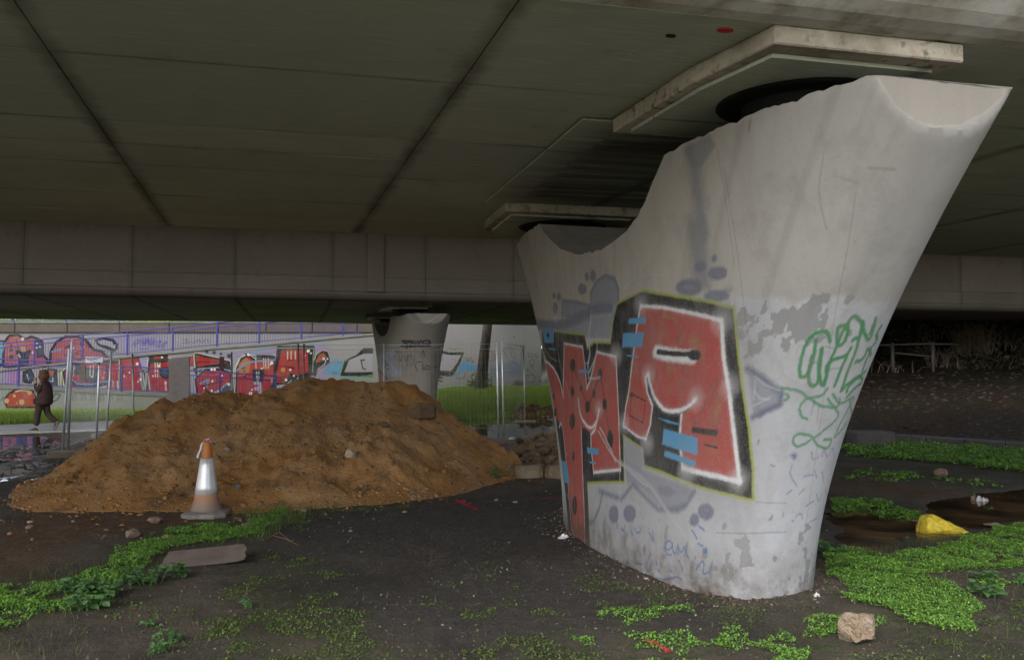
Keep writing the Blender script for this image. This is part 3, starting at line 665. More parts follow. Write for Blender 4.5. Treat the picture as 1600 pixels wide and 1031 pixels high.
for x, y, r in ((705, 148, 15), (738, 400, 12), (424, 360, 9), (330, 545, 8), (420, 620, 10), (606, 452, 9), (570, 730, 13), (395, 84, 9), (300, 282, 10), (770, 760, 12), (235, 490, 6)): cv.ell(*G((x, y))[0], r*.7, r*.8, WHT, 20, .55)
cv.line(G((362, 430), (414, 456), (404, 542), (354, 512), (362, 430)), 5/1.6, BLACK, 1.6); cv.ell(*G((362, 434))[0], 3, 4, BLACK, 2)
cv.line(G((596, 568), (640, 574), (686, 578)), 24/2.3, BLACK, 2.6); cv.line(G((642, 624), (665, 630), (690, 636)), 7/2.2, BLACK, 1.6)
cv.line(G((480, 130), (520, 140), (535, 160)), 4, (.30, .28, .10), 3, .6)
# blue bars
cv.line(G((352, 151), (412, 148)), 26/2.3, BLUE, 2); cv.poly(G((328, 196), (408, 194), (402, 252), (324, 252)), BLUE, 2.4); cv.line(G((342, 284), (388, 289)), 3, BLUE, 1.4)
cv.poly(G((463, 522), (500, 530), (552, 546), (548, 552), (500, 542)), BLUE, 1.8); cv.poly(G((484, 562), (560, 585), (614, 602), (612, 666), (540, 645), (478, 622)), BLUE, 2.4); cv.line(G((490, 660), (550, 682), (600, 700)), 26/2.3, BLUE, 2.4)
# the M
wl_(((102, 238), (100, 340), (98, 442)), 7, 1.8); wl_(((102, 238), (172, 250)), 8); wl_(((172, 250), (182, 330), (190, 412)), 7, 1.8)
wl_(((190, 412), (204, 372), (226, 270)), 8); wl_(((226, 268), (300, 288)), 8); wl_(((300, 288), (312, 520), (316, 722)), 7, 2); wl_(((316, 722), (215, 732)), 12); wl_(((215, 732), (208, 640), (205, 588), (222, 565), (236, 490)), 10, 2.4)
wl_(smoothpts([(156, 450), (162, 500), (180, 540), (206, 560), (226, 535), (236, 490)]), 12, 2.6); wl_(((168, 560), (172, 720), (172, 1022)), 7, 1.8)
wl_(smoothpts([(26, 302), (58, 328), (84, 378), (99, 440)]), 12, 2.4); wl_(smoothpts([(82, 560), (92, 548), (104, 640), (118, 800), (132, 950), (150, 1004)]), 8, 1.8)
def chain(P, blobs):
    cv.line(G(*P), 6/1.5, BLACK, 1.6)
    for x, y, rx, ry in blobs: cv.ell(*G((x, y))[0], rx/3.0, ry/2.4, BLACK, 1.8)
chain(((134, 320), (133, 540), (137, 668), (142, 860)), ((134, 320, 13, 24), (133, 420, 8, 22), (133, 535, 13, 30), (137, 668, 7, 18), (142, 858, 12, 36)))
chain(((138, 330), (166, 410), (192, 480), (216, 430), (240, 350)), ((192, 480, 12, 22), (166, 408, 6, 12), (216, 428, 7, 18), (240, 352, 10, 20)))
chain(((240, 352), (258, 470), (278, 606)), ((257, 470, 10, 20), (278, 605, 14, 36)))
cv.poly(G((18, 182), (64, 184), (62, 236), (26, 234)), BLUE, 2); cv.line(G((42, 256), (70, 260)), 4.5, BLUE, 1.6); cv.line(G((158, 344), (194, 346)), 7, BLUE, 2); cv.line(G((182, 312), (196, 312)), 4, BLUE, 1.6)
cv.poly(G((190, 634), (236, 642), (234, 662), (192, 658)), BLUE, 2); cv.line(G((200, 692), (224, 695)), 4.5, BLUE, 1.6); cv.poly(G((92, 685), (112, 690), (122, 772), (104, 770)), BLUE, 2); cv.line(G((112, 812), (122, 842)), 5, BLUE, 1.6); cv.line(G((102, 655), (118, 664)), 2.5, BLUE, 1.4)
cv.ell(*G((40, 205))[0], 2, 4, BLACK, 1.5)
for x, y, rx, ry in ((68, 500, 4, 14), (62, 440, 3, 10)): cv.ell(*G((x, y))[0], rx/2, ry/2, BLACK, 1.6)
# thinned white drips over everything
DRIP = (.56, .56, .58)
for P, w in ((((205, 135), (196, 200), (200, 260), (192, 330)), 9), (((224, 190), (228, 262), (205, 330), (196, 370), (240, 366)), 5), (((40, 0), (45, 60), (68, 110), (80, 180), (82, 300), (125, 440)), 2.2), (((0, 190), (40, 280), (75, 305)), 2.2), (((232, 570), (270, 640), (310, 690), (420, 785)), 4), (((310, 690), (318, 800), (310, 900), (320, 1030)), 2.4), (((240, 560), (275, 630), (300, 690)), 6)):
    cv.line(G(*smoothpts(P, 4)), w, DRIP, 1.8, .85)
cv.line(A7(*smoothpts([(330, 85), (470, 190), (600, 370), (730, 550), (800, 690)], 5)), 7, DRIP, 4, .75); cv.line(A7((315, 90), (322, 200), (310, 400), (325, 560), (340, 690)), 2.6, DRIP, 1.8, .75)
for P in (((715, 410), (780, 350), (850, 245), (890, 175)), ((715, 410), (790, 350), (940, 326), (1010, 290), (1085, 212)), ((293, 262), (284, 400), (318, 560), (335, 760), (350, 830)), ((100, 200), (215, 640), (275, 780))): cv.line(A3(*smoothpts(P, 5)), 1.8, DRIP, 1.6, .75)
# cracks and form marks
CR = (.10, .095, .085)
for P in (((1130, 262), (1146, 352), (1158, 440), (1165, 500), (1180, 590)), ((1121, 232), (1136, 330), (1148, 420)), ((1338, 300), (1322, 400), (1300, 520), (1282, 660), (1262, 800), (1245, 900)), ((1288, 236), (1280, 300), (1292, 360))): cv.line(smoothpts(P, 6), .9, CR, 1.1, .5)
cv.line([(1120, 832), (1200, 832), (1230, 830)], 2.0, CR, 1.4, .55); cv.line([(1180, 783), (1230, 786)], 1.2, CR, 1.2, .5)
cv.line([(1355, 262), (1398, 266)], 2.2, (.22, .21, .19), 2, .6); cv.line([(1300, 275), (1340, 286)], 1, (.22, .21, .19), 1.2, .5)
cv.line([(1172, 184), (1171, 205)], 3, (.13, .09, .05), 2, .7)
for x, d_ in ((1160, 12), (1310, -6), (1440, -30)): cv.line([(x, 215+20*math.sin(x)), (x+d_, 330+40*math.cos(x))], 9, (.40, .36, .305), 16, .25)
# lighter broken rim at the flat end cut
cv.line([(1372, 124), (1400, 166), (1430, 188), (1460, 198), (1500, 196), (1540, 176), (1566, 152)], 1.6, (.62, .59, .53), 1.6, .7); cv.line([(1108, 206), (1200, 176), (1290, 146), (1370, 124)], 3.5, (.55, .53, .48), 2.5, .6)
# blue handwriting
def scrawl(P, w, c, al=.8, f=A7): cv.line(f(*smoothpts(P, 5)), w, c, 1.5, al)
HB = (.10, .22, .46)
for P in (((574, 560), (600, 575), (620, 550), (605, 525), (585, 535), (580, 570), (590, 600), (615, 605)), ((620, 545), (625, 590), (640, 595), (652, 550), (655, 600)), ((655, 560), (672, 590), (690, 560), (692, 610)), ((700, 550), (702, 600), (712, 620)), ((765, 540), (790, 555)), ((800, 575), (812, 570), (815, 585), (803, 590), (800, 575)), ((460, 540), (462, 610)), ((495, 600), (480, 640), (474, 690), (490, 695), (500, 650)), ((530, 645), (540, 695), (550, 690), (555, 650)), ((604, 692), (616, 702)), ((660, 640), (680, 700)), ((755, 690), (790, 640), (800, 670), (795, 710), (830, 700), (840, 670)), ((380, 440), (392, 495), (400, 450)), ((408, 455), (420, 480), (438, 470), (436, 445)), ((485, 480), (500, 500), (515, 530), (508, 470)), ((410, 650), (450, 660)), ((530, 740), (590, 745), (640, 730), (675, 745)), ((330, 455), (345, 470)), ((730, 465), (760, 510)), ((770, 440), (800, 465))):
    scrawl(P, 3.4, HB, .95)
VI = (.22, .20, .38)
for P in (((1290, 40), (1320, 45), (1310, 60)), ((1300, 95), (1290, 150), (1330, 215)), ((1410, 20), (1420, 60), (1450, 50)), ((1470, 50), (1480, 10), (1500, 50)), ((1510, 40), (1530, 0), (1540, 50)), ((1180, 95), (1200, 105)), ((1370, 160), (1420, 150)), ((1430, 130), (1440, 170)), ((1470, 130), (1480, 190)), ((1250, 370), (1250, 390)), ((1380, 330), (1420, 300)), ((1470, 370), (1490, 330), (1510, 350)), ((1480, 330), (1520, 300)), ((1340, 260), (1370, 230)), ((1400, 420), (1440, 400)), ((1320, 390), (1350, 370), (1360, 400)), ((1440, 260), (1450, 300), (1470, 260)), ((1490, 230), (1500, 280)), ((1270, 260), (1300, 240))):
    scrawl(P, 2.4, VI, .8)
cv.ell(*A7((1312, 42))[0], 4, 4.5, VI, 2.5, .8)
# green tags
for P in ([(505, 270), (490, 225), (460, 213), (400, 240), (352, 320), (330, 420), (336, 470), (362, 470), (392, 420), (410, 350), (425, 262)], [(400, 355), (382, 450), (385, 505), (405, 527), (432, 500), (448, 400), (456, 312)], [(456, 312), (438, 430), (460, 520), (482, 470), (492, 395), (600, 350)], [(590, 182), (545, 290), (500, 400), (470, 520)], [(548, 190), (604, 182), (592, 262), (548, 292), (548, 200)], [(600, 200), (616, 146), (650, 130), (688, 165), (682, 232), (635, 262)], [(690, 160), (705, 230), (735, 255), (768, 140), (735, 225)], [(690, 165), (672, 250), (650, 330), (610, 430), (570, 552)], [(625, 310), (580, 400), (530, 525)], [(650, 388), (690, 372), (725, 312), (738, 350)], [(570, 552), (600, 520), (668, 470), (690, 500), (640, 545), (600, 590)], [(600, 560), (620, 520), (710, 440)], [(740, 310), (712, 380), (690, 440)], [(770, 230), (775, 260), (755, 290)], [(800, 180), (780, 210), (770, 250)]):
    scrawl(P, 18/2.7, (.055, .28, .10), .95, A5)
for P in ([(225, 540), (320, 552), (390, 600), (450, 640), (545, 645), (560, 600)], [(490, 540), (455, 580), (370, 600), (330, 650), (345, 705), (372, 714)], [(490, 600), (530, 650), (552, 690), (520, 740), (430, 810), (330, 872), (292, 848), (312, 806), (390, 812), (435, 868), (490, 882), (510, 835), (470, 832)], [(520, 570), (560, 625), (640, 590)], [(640, 600), (585, 700), (530, 815), (560, 790), (596, 742)], [(615, 600), (630, 690)], [(250, 570), (265, 590), (245, 605)]):
    scrawl(P, 13/2.7, (.08, .31, .14), .88, A5)
for P in ([(380, 410), (420, 392), (440, 410)], [(395, 400), (375, 480)], [(440, 640), (430, 720)], [(420, 600), (395, 690)], [(480, 300), (520, 305)], [(500, 430), (570, 425)]): scrawl(P, 1.3, (.12, .13, .13), .6, A5)
IM1 = cv.image('pier_paint', .655)
p1 = pier_mesh('bridge_pier', pier_material('pier_painted_concrete', IM1), 0, 0, 1)
tag(p1, 'big flared concrete pier with red and black graffiti letters, under the near deck', 'bridge pier', 'flared bridge piers')
# ------------------------------------------------------------------ the far pier
DZ2, DL2 = Z2-Z1, 18.86
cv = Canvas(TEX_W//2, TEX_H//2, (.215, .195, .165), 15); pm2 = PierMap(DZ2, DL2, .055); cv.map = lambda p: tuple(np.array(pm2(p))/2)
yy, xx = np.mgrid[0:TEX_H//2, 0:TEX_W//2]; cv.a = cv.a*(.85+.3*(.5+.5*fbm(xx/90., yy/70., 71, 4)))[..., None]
B8 = lambda *P: [(540+x/5, 480+y/5) for x, y in P]
cv.poly(B8((560, 390), (690, 390), (720, 520), (700, 700), (560, 700)), (.30, .275, .245), 14, 0, .7)
cv.poly(B8((250, 380), (330, 350), (400, 330), (360, 400), (430, 480), (440, 530), (380, 550), (300, 500), (250, 460)), SLATE2, 6, 0, .8); cv.line(B8((330, 370), (360, 420), (420, 490), (400, 545)), 9, SLATE, 5, .8)
cv.poly(B8((165, 300), (240, 300), (240, 470), (330, 545), (300, 570), (165, 570)), (.24, .28, .34), 5, 0, .6); cv.poly(B8((140, 290), (170, 300), (175, 580), (150, 580)), (.40, .16, .15), 3, 0, .7); cv.poly(B8((240, 470), (290, 520), (330, 560), (240, 570)), (.40, .09, .08), 3, 0, .8)
cv.line(B8((236, 470), (280, 510), (330, 560)), 6, BLACK, 2); cv.line(B8((232, 460), (285, 500)), 3, (.35, .5, .2), 2, .8)
def tg(P, w=6.5, c=BLACK, al=.95): cv.line(B8(*smoothpts(P, 4)), w, c, 1.6, al)
for P in ([(440, 262), (500, 268), (530, 292), (430, 302)], [(440, 265), (500, 300), (470, 318)], [(500, 262), (545, 270), (530, 300), (505, 296)], [(560, 262), (548, 296), (590, 262), (565, 282), (600, 304)], [(610, 262), (602, 282), (660, 282), (650, 262), (612, 262)], [(430, 300), (520, 306), (660, 300)]): tg(P)
for P in ([(385, 345), (410, 350), (430, 410), (440, 370), (420, 345)], [(420, 415), (440, 420)], [(460, 380), (475, 420), (490, 370), (485, 460)], [(500, 380), (520, 380), (530, 430), (510, 450)], [(300, 400), (285, 420), (320, 480), (340, 470), (305, 410)], [(290, 430), (330, 440)], [(300, 460), (335, 450)], [(590, 380), (605, 340), (620, 380)], [(560, 500), (545, 440), (600, 430), (600, 490)], [(610, 480), (640, 455), (660, 480), (620, 485)], [(690, 470), (720, 460)]): tg(P, 3.6, (.03, .03, .03), .85)
ring2 = [(315+14*math.cos(k), 285+20*math.sin(k)) for k in np.linspace(0, 6.28, 12)]; tg(ring2, 3, SLATE, .8)
cv.line([(636, 488), (648, 503), (668, 504), (690, 489)], 2, (.48, .42, .35), 2, .7)
IM2 = cv.image('far_pier_paint')
p2 = pier_mesh('bridge_pier', pier_material('far_pier_painted_concrete', IM2), DZ2, DL2, 2, .055)
tag(p2, 'far flared concrete pier with a black tag, rising behind the earth mound', 'bridge pier', 'flared bridge piers')
# ------------------------------------------------------------------ walls and ramps beyond the far deck
YF, YM, YB = 38.0, 40.0, 42.0
WALLC = (.42, .41, .39)
def wall_material(name, img, x0, x1, z0, z1, bumpy=.004):
    N = NB(name); co = N.coord('world'); sx = N.n('ShaderNodeSeparateXYZ'); N.l(co, sx.inputs[0])
    cb = N.n('ShaderNodeCombineXYZ'); N.l(N.ramp(sx.outputs[0], x0, x1), cb.inputs[0]); N.l(N.ramp(sx.outputs[2], z0, z1), cb.inputs[1])
    tx = N.n('ShaderNodeTexImage'); tx.image = img; tx.extension = 'EXTEND'; N.l(cb.outputs[0], tx.inputs[0])
    c = N.mix(N.ramp(N.noise(co, 1.1, 5, .7), .42, .72, 0, .30), tx.outputs[0], (.20, .19, .17))
    c = N.mix(N.ramp(N.noise(co, 5, 5, .7, (1, 1, .15)), .55, .75, 0, .3), c, (.14, .13, .11))
    N.bump(N.noise(co, 30, 4, .7), bumpy); return N.done(c, .85, .3)
class WallMap:
    def __init__(s, Y, x0, z0, t): s.Y, s.x0, s.z0, s.t = Y, x0, z0, t
    def __call__(s, p): q = atY(p[0], p[1], s.Y); return ((q[0]-s.x0)/s.t, (q[2]-s.z0)/s.t)
m1 = lambda *P: [(x/7.365, 495+y/7.365) for x, y in P]
m2 = lambda *P: [(190+x/7.362, 495+y/7.362) for x, y in P]
m3 = lambda *P: [(370+x/6.957, 495+y/6.957) for x, y in P]
m4 = lambda *P: [(680+x/5.155, 500+y/5.155) for x, y in P]
BK, RD, OR, PK, CRM, BL, PUR, GN = (.010, .012, .014), (.50, .022, .02), (.55, .15, .03), (.52, .12, .11), (.95, .92, .62), (.16, .42, .68), (.34, .22, .52), (.30, .52, .16)
X0, X1, Z0w, Z1w, TX = -28.0, 5.0, -.9, 4.8, .0142
cv = Canvas(int((X1-X0)/TX), int((Z1w-Z0w)/TX), WALLC, 25); cv.map = WallMap(YM, X0, Z0w, TX)
yy, xx = np.mgrid[0:cv.H, 0:cv.W]; cv.a = cv.a*(.88+.24*(.5+.5*fbm(xx/120., yy/120., 73, 4)))[..., None]
def blob(f, P, fill, key=None, kw=3.2, keycol=BK, halo=None):
    P = f(*P)
    if halo: cv.poly(P, halo, 1.5, 9)
    cv.poly(P, keycol, 1.3, kw*2); cv.poly(P, fill, 1.3, -.3)
def dots(f, L, c=(1.2, 1.15, 1.05)):
    for x, y, r in L: q = f((x, y))[0]; cv.ell(q[0], q[1], r/7.3, r/7.3, c, 1.1)
def ln(f, P, w, c, al=.95): cv.line(f(*P), w, c, 1.2, al)
# violet haze and pale keylines between the letters
for f, P, c in ((m1, ((0, 590), (420, 590), (420, 800), (0, 790)), (.40, .34, .52)), (m1, ((80, 620), (230, 600), (240, 790), (100, 790)), (.50, .22, .50)), (m2, ((190, 440), (340, 440), (300, 610), (230, 610)), (.46, .38, .66)), (m2, ((800, 420), (1560, 380), (1560, 860), (800, 880)), (.42, .38, .55)), (m3, ((0, 400), (600, 300), (1010, 330), (1010, 660), (0, 880)), (.40, .34, .55)), (m3, ((860, 330), (1010, 330), (1000, 420), (860, 400)), (.5, .30, .55))): cv.poly(f(*P), c, 8, 0, .75)
blob(m1, ((280, 640), (350, 620), (380, 690), (350, 750), (285, 740)), (.02, .05, .05), halo=(.55, .6, .3)); ln(m1, ((310, 660), (330, 720)), 3, (.7, .7, .65))
blob(m1, ((560, 610), (640, 620), (650, 800), (570, 810)), (.03, .08, .12)); blob(m1, ((565, 620), (620, 620), (610, 690), (570, 680)), OR); ln(m1, ((580, 740), (610, 740), (605, 700)), 3, (.8, .8, .8))
blob(m1, ((660, 640), (720, 620), (710, 800), (665, 800)), (.55, .58, .35), kw=1)
blob(m1, ((740, 640), (830, 560), (960, 540), (1230, 530), (1250, 760), (1130, 790), (960, 800), (850, 800), (760, 770)), RD, halo=CRM)
blob(m1, ((1240, 530), (1480, 520), (1480, 830), (1250, 830)), RD)
for P in (((830, 740), (900, 790), (1050, 795), (1200, 760), (1290, 755)), ): ln(m1, P, 9, BK); ln(m1, [(x-6, y-16) for x, y in P], 5, BL)
blob(m1, ((985, 610), (1115, 620), (1110, 740), (1000, 730)), (.04, .05, .06)); blob(m1, ((820, 560), (900, 560), (905, 640), (840, 650)), BK)
for x in (850, 1040, 1075, 1150): ln(m1, ((x, 560), (x-4, 680)), 3, CRM)
for x in (1300, 1350, 1395, 1450): ln(m1, ((x, 740), (x+6, 820)), 4, (.7, .72, .74))
dots(m1, ((860, 590, 8), (1060, 690, 9), (1180, 700, 9), (1250, 610, 8), (1420, 620, 10), (1200, 640, 7)))
ln(m1, ((1290, 700), (1340, 720), (1440, 715)), 3, BK)
blob(m2, ((0, 480), (200, 470), (260, 700), (270, 850), (0, 850)), RD, halo=CRM); blob(m2, ((195, 470), (345, 450), (320, 600), (240, 610)), (.45, .38, .68), kw=1.2)
blob(m2, ((330, 500), (560, 500), (560, 860), (300, 860), (310, 700)), RD, halo=CRM); blob(m2, ((330, 440), (510, 440), (515, 500), (340, 515)), BK); blob(m2, ((370, 455), (480, 450), (480, 480), (370, 488)), RD)
for x in (385, 412, 440): ln(m2, ((x, 530), (x+4, 690)), 3, CRM)
for x, w_ in ((205, 5), (230, 4), (285, 5)): ln(m2, ((x, 600), (x+15, 760), (x+40, 850)), w_, (.12, .26, .28)); ln(m2, ((x+14, 640), (x+45, 840)), 3, (.70, .74, .55))
blob(m2, ((455, 600), (530, 600), (530, 690), (465, 680)), (.05, .10, .12)); ln(m2, ((500, 740), (510, 840)), 5, (.6, .7, .75)); ln(m2, ((350, 740), (360, 800), (470, 800)), 2.5, (.3, .02, .03))
dots(m2, ((180, 540, 16), (215, 720, 14), (190, 745, 8), (465, 465, 12), (430, 565, 12), (505, 760, 12), (360, 680, 8), (30, 680, 10), (90, 640, 9)))
blob(m2, ((780, 470), (850, 440), (860, 560), (790, 560)), RD, kw=1)
blob(m2, ((860, 440), (1130, 500), (1230, 530), (1100, 545), (870, 570)), RD, halo=CRM); ln(m2, ((880, 520), (1100, 515)), 2.5, BK); cv.poly(m2((820, 590), (1000, 560), (1250, 545), (1260, 620), (1000, 640), (860, 680)), BK, 1.4)
ln(m2, ((880, 600), (950, 595), (950, 650), (880, 665), (880, 600)), 2.6, (.75, .75, .72)); ln(m2, ((1100, 580), (1110, 620)), 4, (.6, .75, .75)); ln(m2, ((1130, 640), (1190, 615), (1250, 620)), 4, CRM)
blob(m2, ((860, 720), (960, 620), (1100, 610), (1250, 650), (1250, 740), (1180, 800), (1000, 880), (880, 890)), RD, halo=(.45, .6, .65))
ln(m2, ((900, 770), (1000, 720), (980, 800)), 6, BL); ln(m2, ((920, 800), (1050, 770), (1170, 740)), 4, BK); ln(m2, ((1020, 890), (1130, 840), (1220, 760)), 3, (.8, .8, .85)); ln(m2, ((1000, 680), (1120, 655)), 3, PK)
cv.poly(m2((1180, 800), (1250, 740), (1250, 900), (1120, 900)), (.05, .09, .13), 1.4)
dots(m2, ((1035, 605, 14), (1070, 605, 14), (1150, 680, 14), (1230, 775, 16), (1045, 740, 12), (950, 820, 10), (960, 860, 14), (1035, 850, 14)), (1.2, 1.2, 1.15))
dots(m2, ((980, 400, 18), (1065, 412, 20), (1145, 425, 18), (1235, 450, 26)), (.03, .04, .10))
blob(m2, ((1320, 620), (1370, 500), (1440, 450), (1560, 480), (1560, 860), (1300, 890), (1310, 760)), (.58, .11, .04), halo=CRM)
blob(m3, ((10, 560), (60, 460), (130, 430), (190, 480), (400, 440), (400, 640), (420, 680), (300, 860), (0, 870)), RD, halo=CRM)
cv.poly(m3((20, 520), (100, 440), (150, 480), (140, 600), (30, 640)), (.60, .20, .05), 2); cv.poly(m3((80, 400), (140, 390), (170, 420), (120, 440)), BK, 1.3); cv.poly(m3((210, 415), (400, 415), (400, 470), (330, 440), (215, 450)), BK, 1.3)
for x in (205, 290, 312, 340): ln(m3, ((x, 450), (x+4, 560)), 2.6, CRM)
ln(m3, ((0, 580), (100, 500), (220, 480), (400, 470), (560, 380), (640, 360)), 6, BL, .8); ln(m3, ((205, 380), (205, 440)), 5, BL, .8); ln(m3, ((215, 375), (370, 312)), 5, BL, .7); ln(m3, ((800, 320), (880, 300), (1000, 240), (1050, 235)), 6, (.25, .5, .66), .8)
blob(m3, ((190, 590), (280, 590), (260, 720), (200, 700)), BK); ln(m3, ((215, 600), (222, 690)), 4, (.7, .72, .75)); ln(m3, ((240, 600), (240, 690)), 3, (.7, .72, .75)); ln(m3, ((195, 720), (250, 720), (255, 880), (195, 880)), 10, (.50, .50, .62)); ln(m3, ((205, 780), (240, 780)), 12, (.50, .50, .62))
ln(m3, ((60, 560), (90, 555)), 5, BK); ln(m3, ((80, 590), (85, 660)), 6, BK)
dots(m3, ((125, 410, 16), (150, 415, 10), (80, 620, 12), (150, 830, 18), (165, 790, 10), (380, 690, 14), (380, 500, 18), (365, 515, 10), (270, 560, 10)), (1.2, 1.2, 1.15))
cv.poly(m3((455, 330), (830, 330), (820, 620), (580, 700), (400, 760), (420, 600)), BK, 1.4, 5); cv.poly(m3((455, 330), (830, 330), (815, 600)), BK, 1.4, 4)
blob(m3, ((480, 370), (560, 350), (770, 360), (780, 600), (640, 640), (580, 600), (520, 720), (410, 710), (430, 620)), RD)
for x in (552, 590, 636): ln(m3, ((x, 375), (x, 460)), 3, CRM)
ln(m3, ((560, 470), (700, 470), (700, 400)), 2.6, BK); ln(m3, ((540, 540), (620, 560)), 5, BK); ln(m3, ((440, 660), (560, 645)), 6, (.2, .03, .03)); ln(m3, ((450, 690), (540, 680)), 4, BK)
cv.ell(*m3((503, 575))[0], 3.6, 3.8, (.62, .36, .10), 1.2)
dots(m3, ((778, 370, 18), (805, 395, 10), (735, 420, 12), (535, 685, 16), (582, 575, 12), (620, 640, 10), (660, 670, 9)), (1.2, 1.2, 1.15))
ln(m3, ((440, 340), (640, 335), (835, 345), (825, 600)), 2.4, (.35, .62, .30)); ln(m3, ((430, 790), (440, 750), (540, 740), (590, 690)), 3.2, (.72, .74, .70)); cv.poly(m3((290, 790), (420, 770), (430, 840), (320, 860)), (.52, .10, .03), 1.5)
cv.poly(m3((840, 520), (870, 420), (930, 375), (985, 385), (1005, 450), (1000, 540), (900, 560), (870, 640), (840, 640)), BK, 1.3, 2); cv.poly(m3((860, 480), (890, 410), (940, 390), (975, 430), (940, 470), (860, 505)), (.48, .12, .05), 1.5)
ln(m3, ((838, 470), (875, 395), (930, 362), (990, 372), (1012, 440)), 2.2, (.5, .68, .35)); ln(m3, ((870, 650), (890, 560), (950, 520), (965, 490)), 2.6, (.75, .75, .75)); dots(m3, ((945, 455, 16), (985, 455, 12), (965, 475, 9)), (.85, .85, .85))
cv.poly(m3((880, 570), (940, 540), (1010, 500), (1040, 650), (870, 660)), (.52, .36, .55), 4, 0, .8); cv.poly(m3((920, 620), (1000, 510), (1160, 490), (1120, 640)), BL, 2); ln(m3, ((1010, 500), (1060, 490), (1150, 490)), 2, (.05, .18, .35)); cv.ell(*m3((1080, 475))[0], 4, 2.6, BL, 1.3); ln(m3, ((1040, 610), (1060, 595), (1090, 610), (1050, 625)), 2, (.05, .16, .34))
cv.poly(m3((1120, 640), (1170, 470), (1290, 420), (1380, 340), (1480, 340), (1480, 660)), BK, 1.3); ln(m3, ((1118, 645), (1165, 480), (1200, 465)), 3, (.25, .55, .20)); ln(m3, ((1130, 650), (1310, 650), (1310, 680)), 4, (.25, .55, .20))
cv.poly(m3((1170, 600), (1220, 470), (1380, 400), (1480, 400), (1480, 600)), (.52, .50, .52), 1.3); ln(m3, ((1390, 470), (1350, 470), (1370, 560), (1400, 570)), 4, BK); cv.poly(m3((1320, 650), (1480, 620), (1480, 680), (1320, 680)), (.35, .5, .3), 2, 0, .6)
ln(m3, ((1130, 660), (1300, 662)), 3, BL)
# plain right-hand part: white and blue piece, black tags
cv.poly(m4((-60, 235), (40, 240), (110, 262), (232, 258), (205, 340), (150, 440), (120, 455), (-60, 440)), BK, 1.2); ln(m4, ((-40, 233), (45, 234), (115, 255), (235, 254)), 1.8, GN)
cv.poly(m4((-50, 262), (40, 268), (120, 280), (210, 282), (180, 340), (130, 410), (20, 405), (-50, 402)), (.52, .50, .55), 1.3); ln(m4, ((238, 262), (205, 350), (155, 440), (125, 460)), 2.4, GN)
cv.poly(m4((125, 462), (170, 430), (215, 335), (235, 325), (290, 350), (332, 362), (330, 405), (280, 410), (240, 405), (190, 440)), BL, 1.3); ln(m4, ((170, 462), (205, 474), (235, 460), (245, 420)), 1.4, BK); ln(m4, ((55, 290), (62, 330)), 1.2, BK, .6); ln(m4, ((130, 310), (170, 320), (160, 340)), 1.0, BK, .5)
cv.poly(m4((22, 452), (62, 458), (58, 472), (22, 468)), BK, 1.2); cv.poly(m4((28, 478), (60, 490), (55, 503), (28, 490)), BK, 1.2)
def tag4(P, w=1.5, al=.9): cv.line(m4(*smoothpts(P, 4)), w, (.03, .03, .03), 1.0, al)
for P in ([(110, 230), (125, 222), (130, 240)], [(140, 235), (150, 225), (160, 245), (172, 225)], [(180, 240), (200, 228), (215, 242)], [(232, 310), (250, 300), (265, 330), (280, 300), (300, 325), (312, 345)], [(250, 322), (310, 340)]): tag4(P, 1.3)
for P in ([(540, 220), (560, 240), (580, 222), (600, 245), (620, 215)], [(582, 198), (610, 190), (640, 205), (690, 205), (712, 225), (700, 240)], [(545, 240), (580, 300), (590, 325), (640, 345), (665, 348)], [(640, 215), (620, 250), (612, 290), (640, 300), (625, 330), (650, 345)], [(630, 260), (645, 275), (640, 300)], [(710, 230), (690, 270), (700, 310), (690, 340)], [(600, 205), (610, 240)], [(660, 210), (650, 240)], [(690, 210), (680, 240)]): tag4(P, 1.6)
for P in ([(745, 260), (760, 290), (750, 300)], [(775, 265), (790, 300), (760, 295)], [(800, 270), (815, 305)], [(820, 265), (830, 300)], [(770, 320), (795, 320), (795, 350), (765, 360), (760, 335), (775, 322)], [(735, 400), (750, 410), (745, 390)], [(760, 375), (790, 370), (785, 400)], [(730, 440), (755, 450), (740, 470)], [(765, 440), (790, 440), (805, 470), (790, 500), (760, 500), (735, 495)], [(835, 490), (870, 480), (890, 475)], [(845, 500), (860, 490)]): tag4(P, 1.5)
for x in (425, 450, 470): ln(m4, ((x, 250), (x+14, 300), (x-4, 340)), 3.5, (.22, .12, .09), .75)
cv.poly(m4((420, 350), (540, 350), (700, 340), (700, 420), (560, 440), (430, 500)), (.26, .32, .38), 12, 0, .6); cv.poly(m4((440, 390), (540, 380), (560, 420), (450, 440)), (.14, .30, .28), 8, 0, .5); cv.poly(m4((590, 350), (690, 350), (690, 440), (590, 440)), (.20, .28, .42), 9, 0, .5)
cv.poly(m4((615, 530), (660, 485), (715, 500), (712, 545)), (.16, .11, .08), 4, 0, .9); cv.line(m4((725, 60), (725, 520)), 1.0, (.20, .19, .17), 1.2, .6); ln(m4, ((436, 116), (456, 120)), 1.5, (.12, .11, .1), .7); ln(m4, ((128, 68), (130, 78)), 1.5, (.12, .11, .1), .7); cv.ell(*m4((635, 134))[0], 1, 1, (.08, .07, .06), 1)
IMW = cv.image('mural_wall_paint', .40); M_mural = wall_material('mural_wall_concrete', IMW, X0, X0+cv.W*TX, Z0w, Z0w+cv.H*TX)
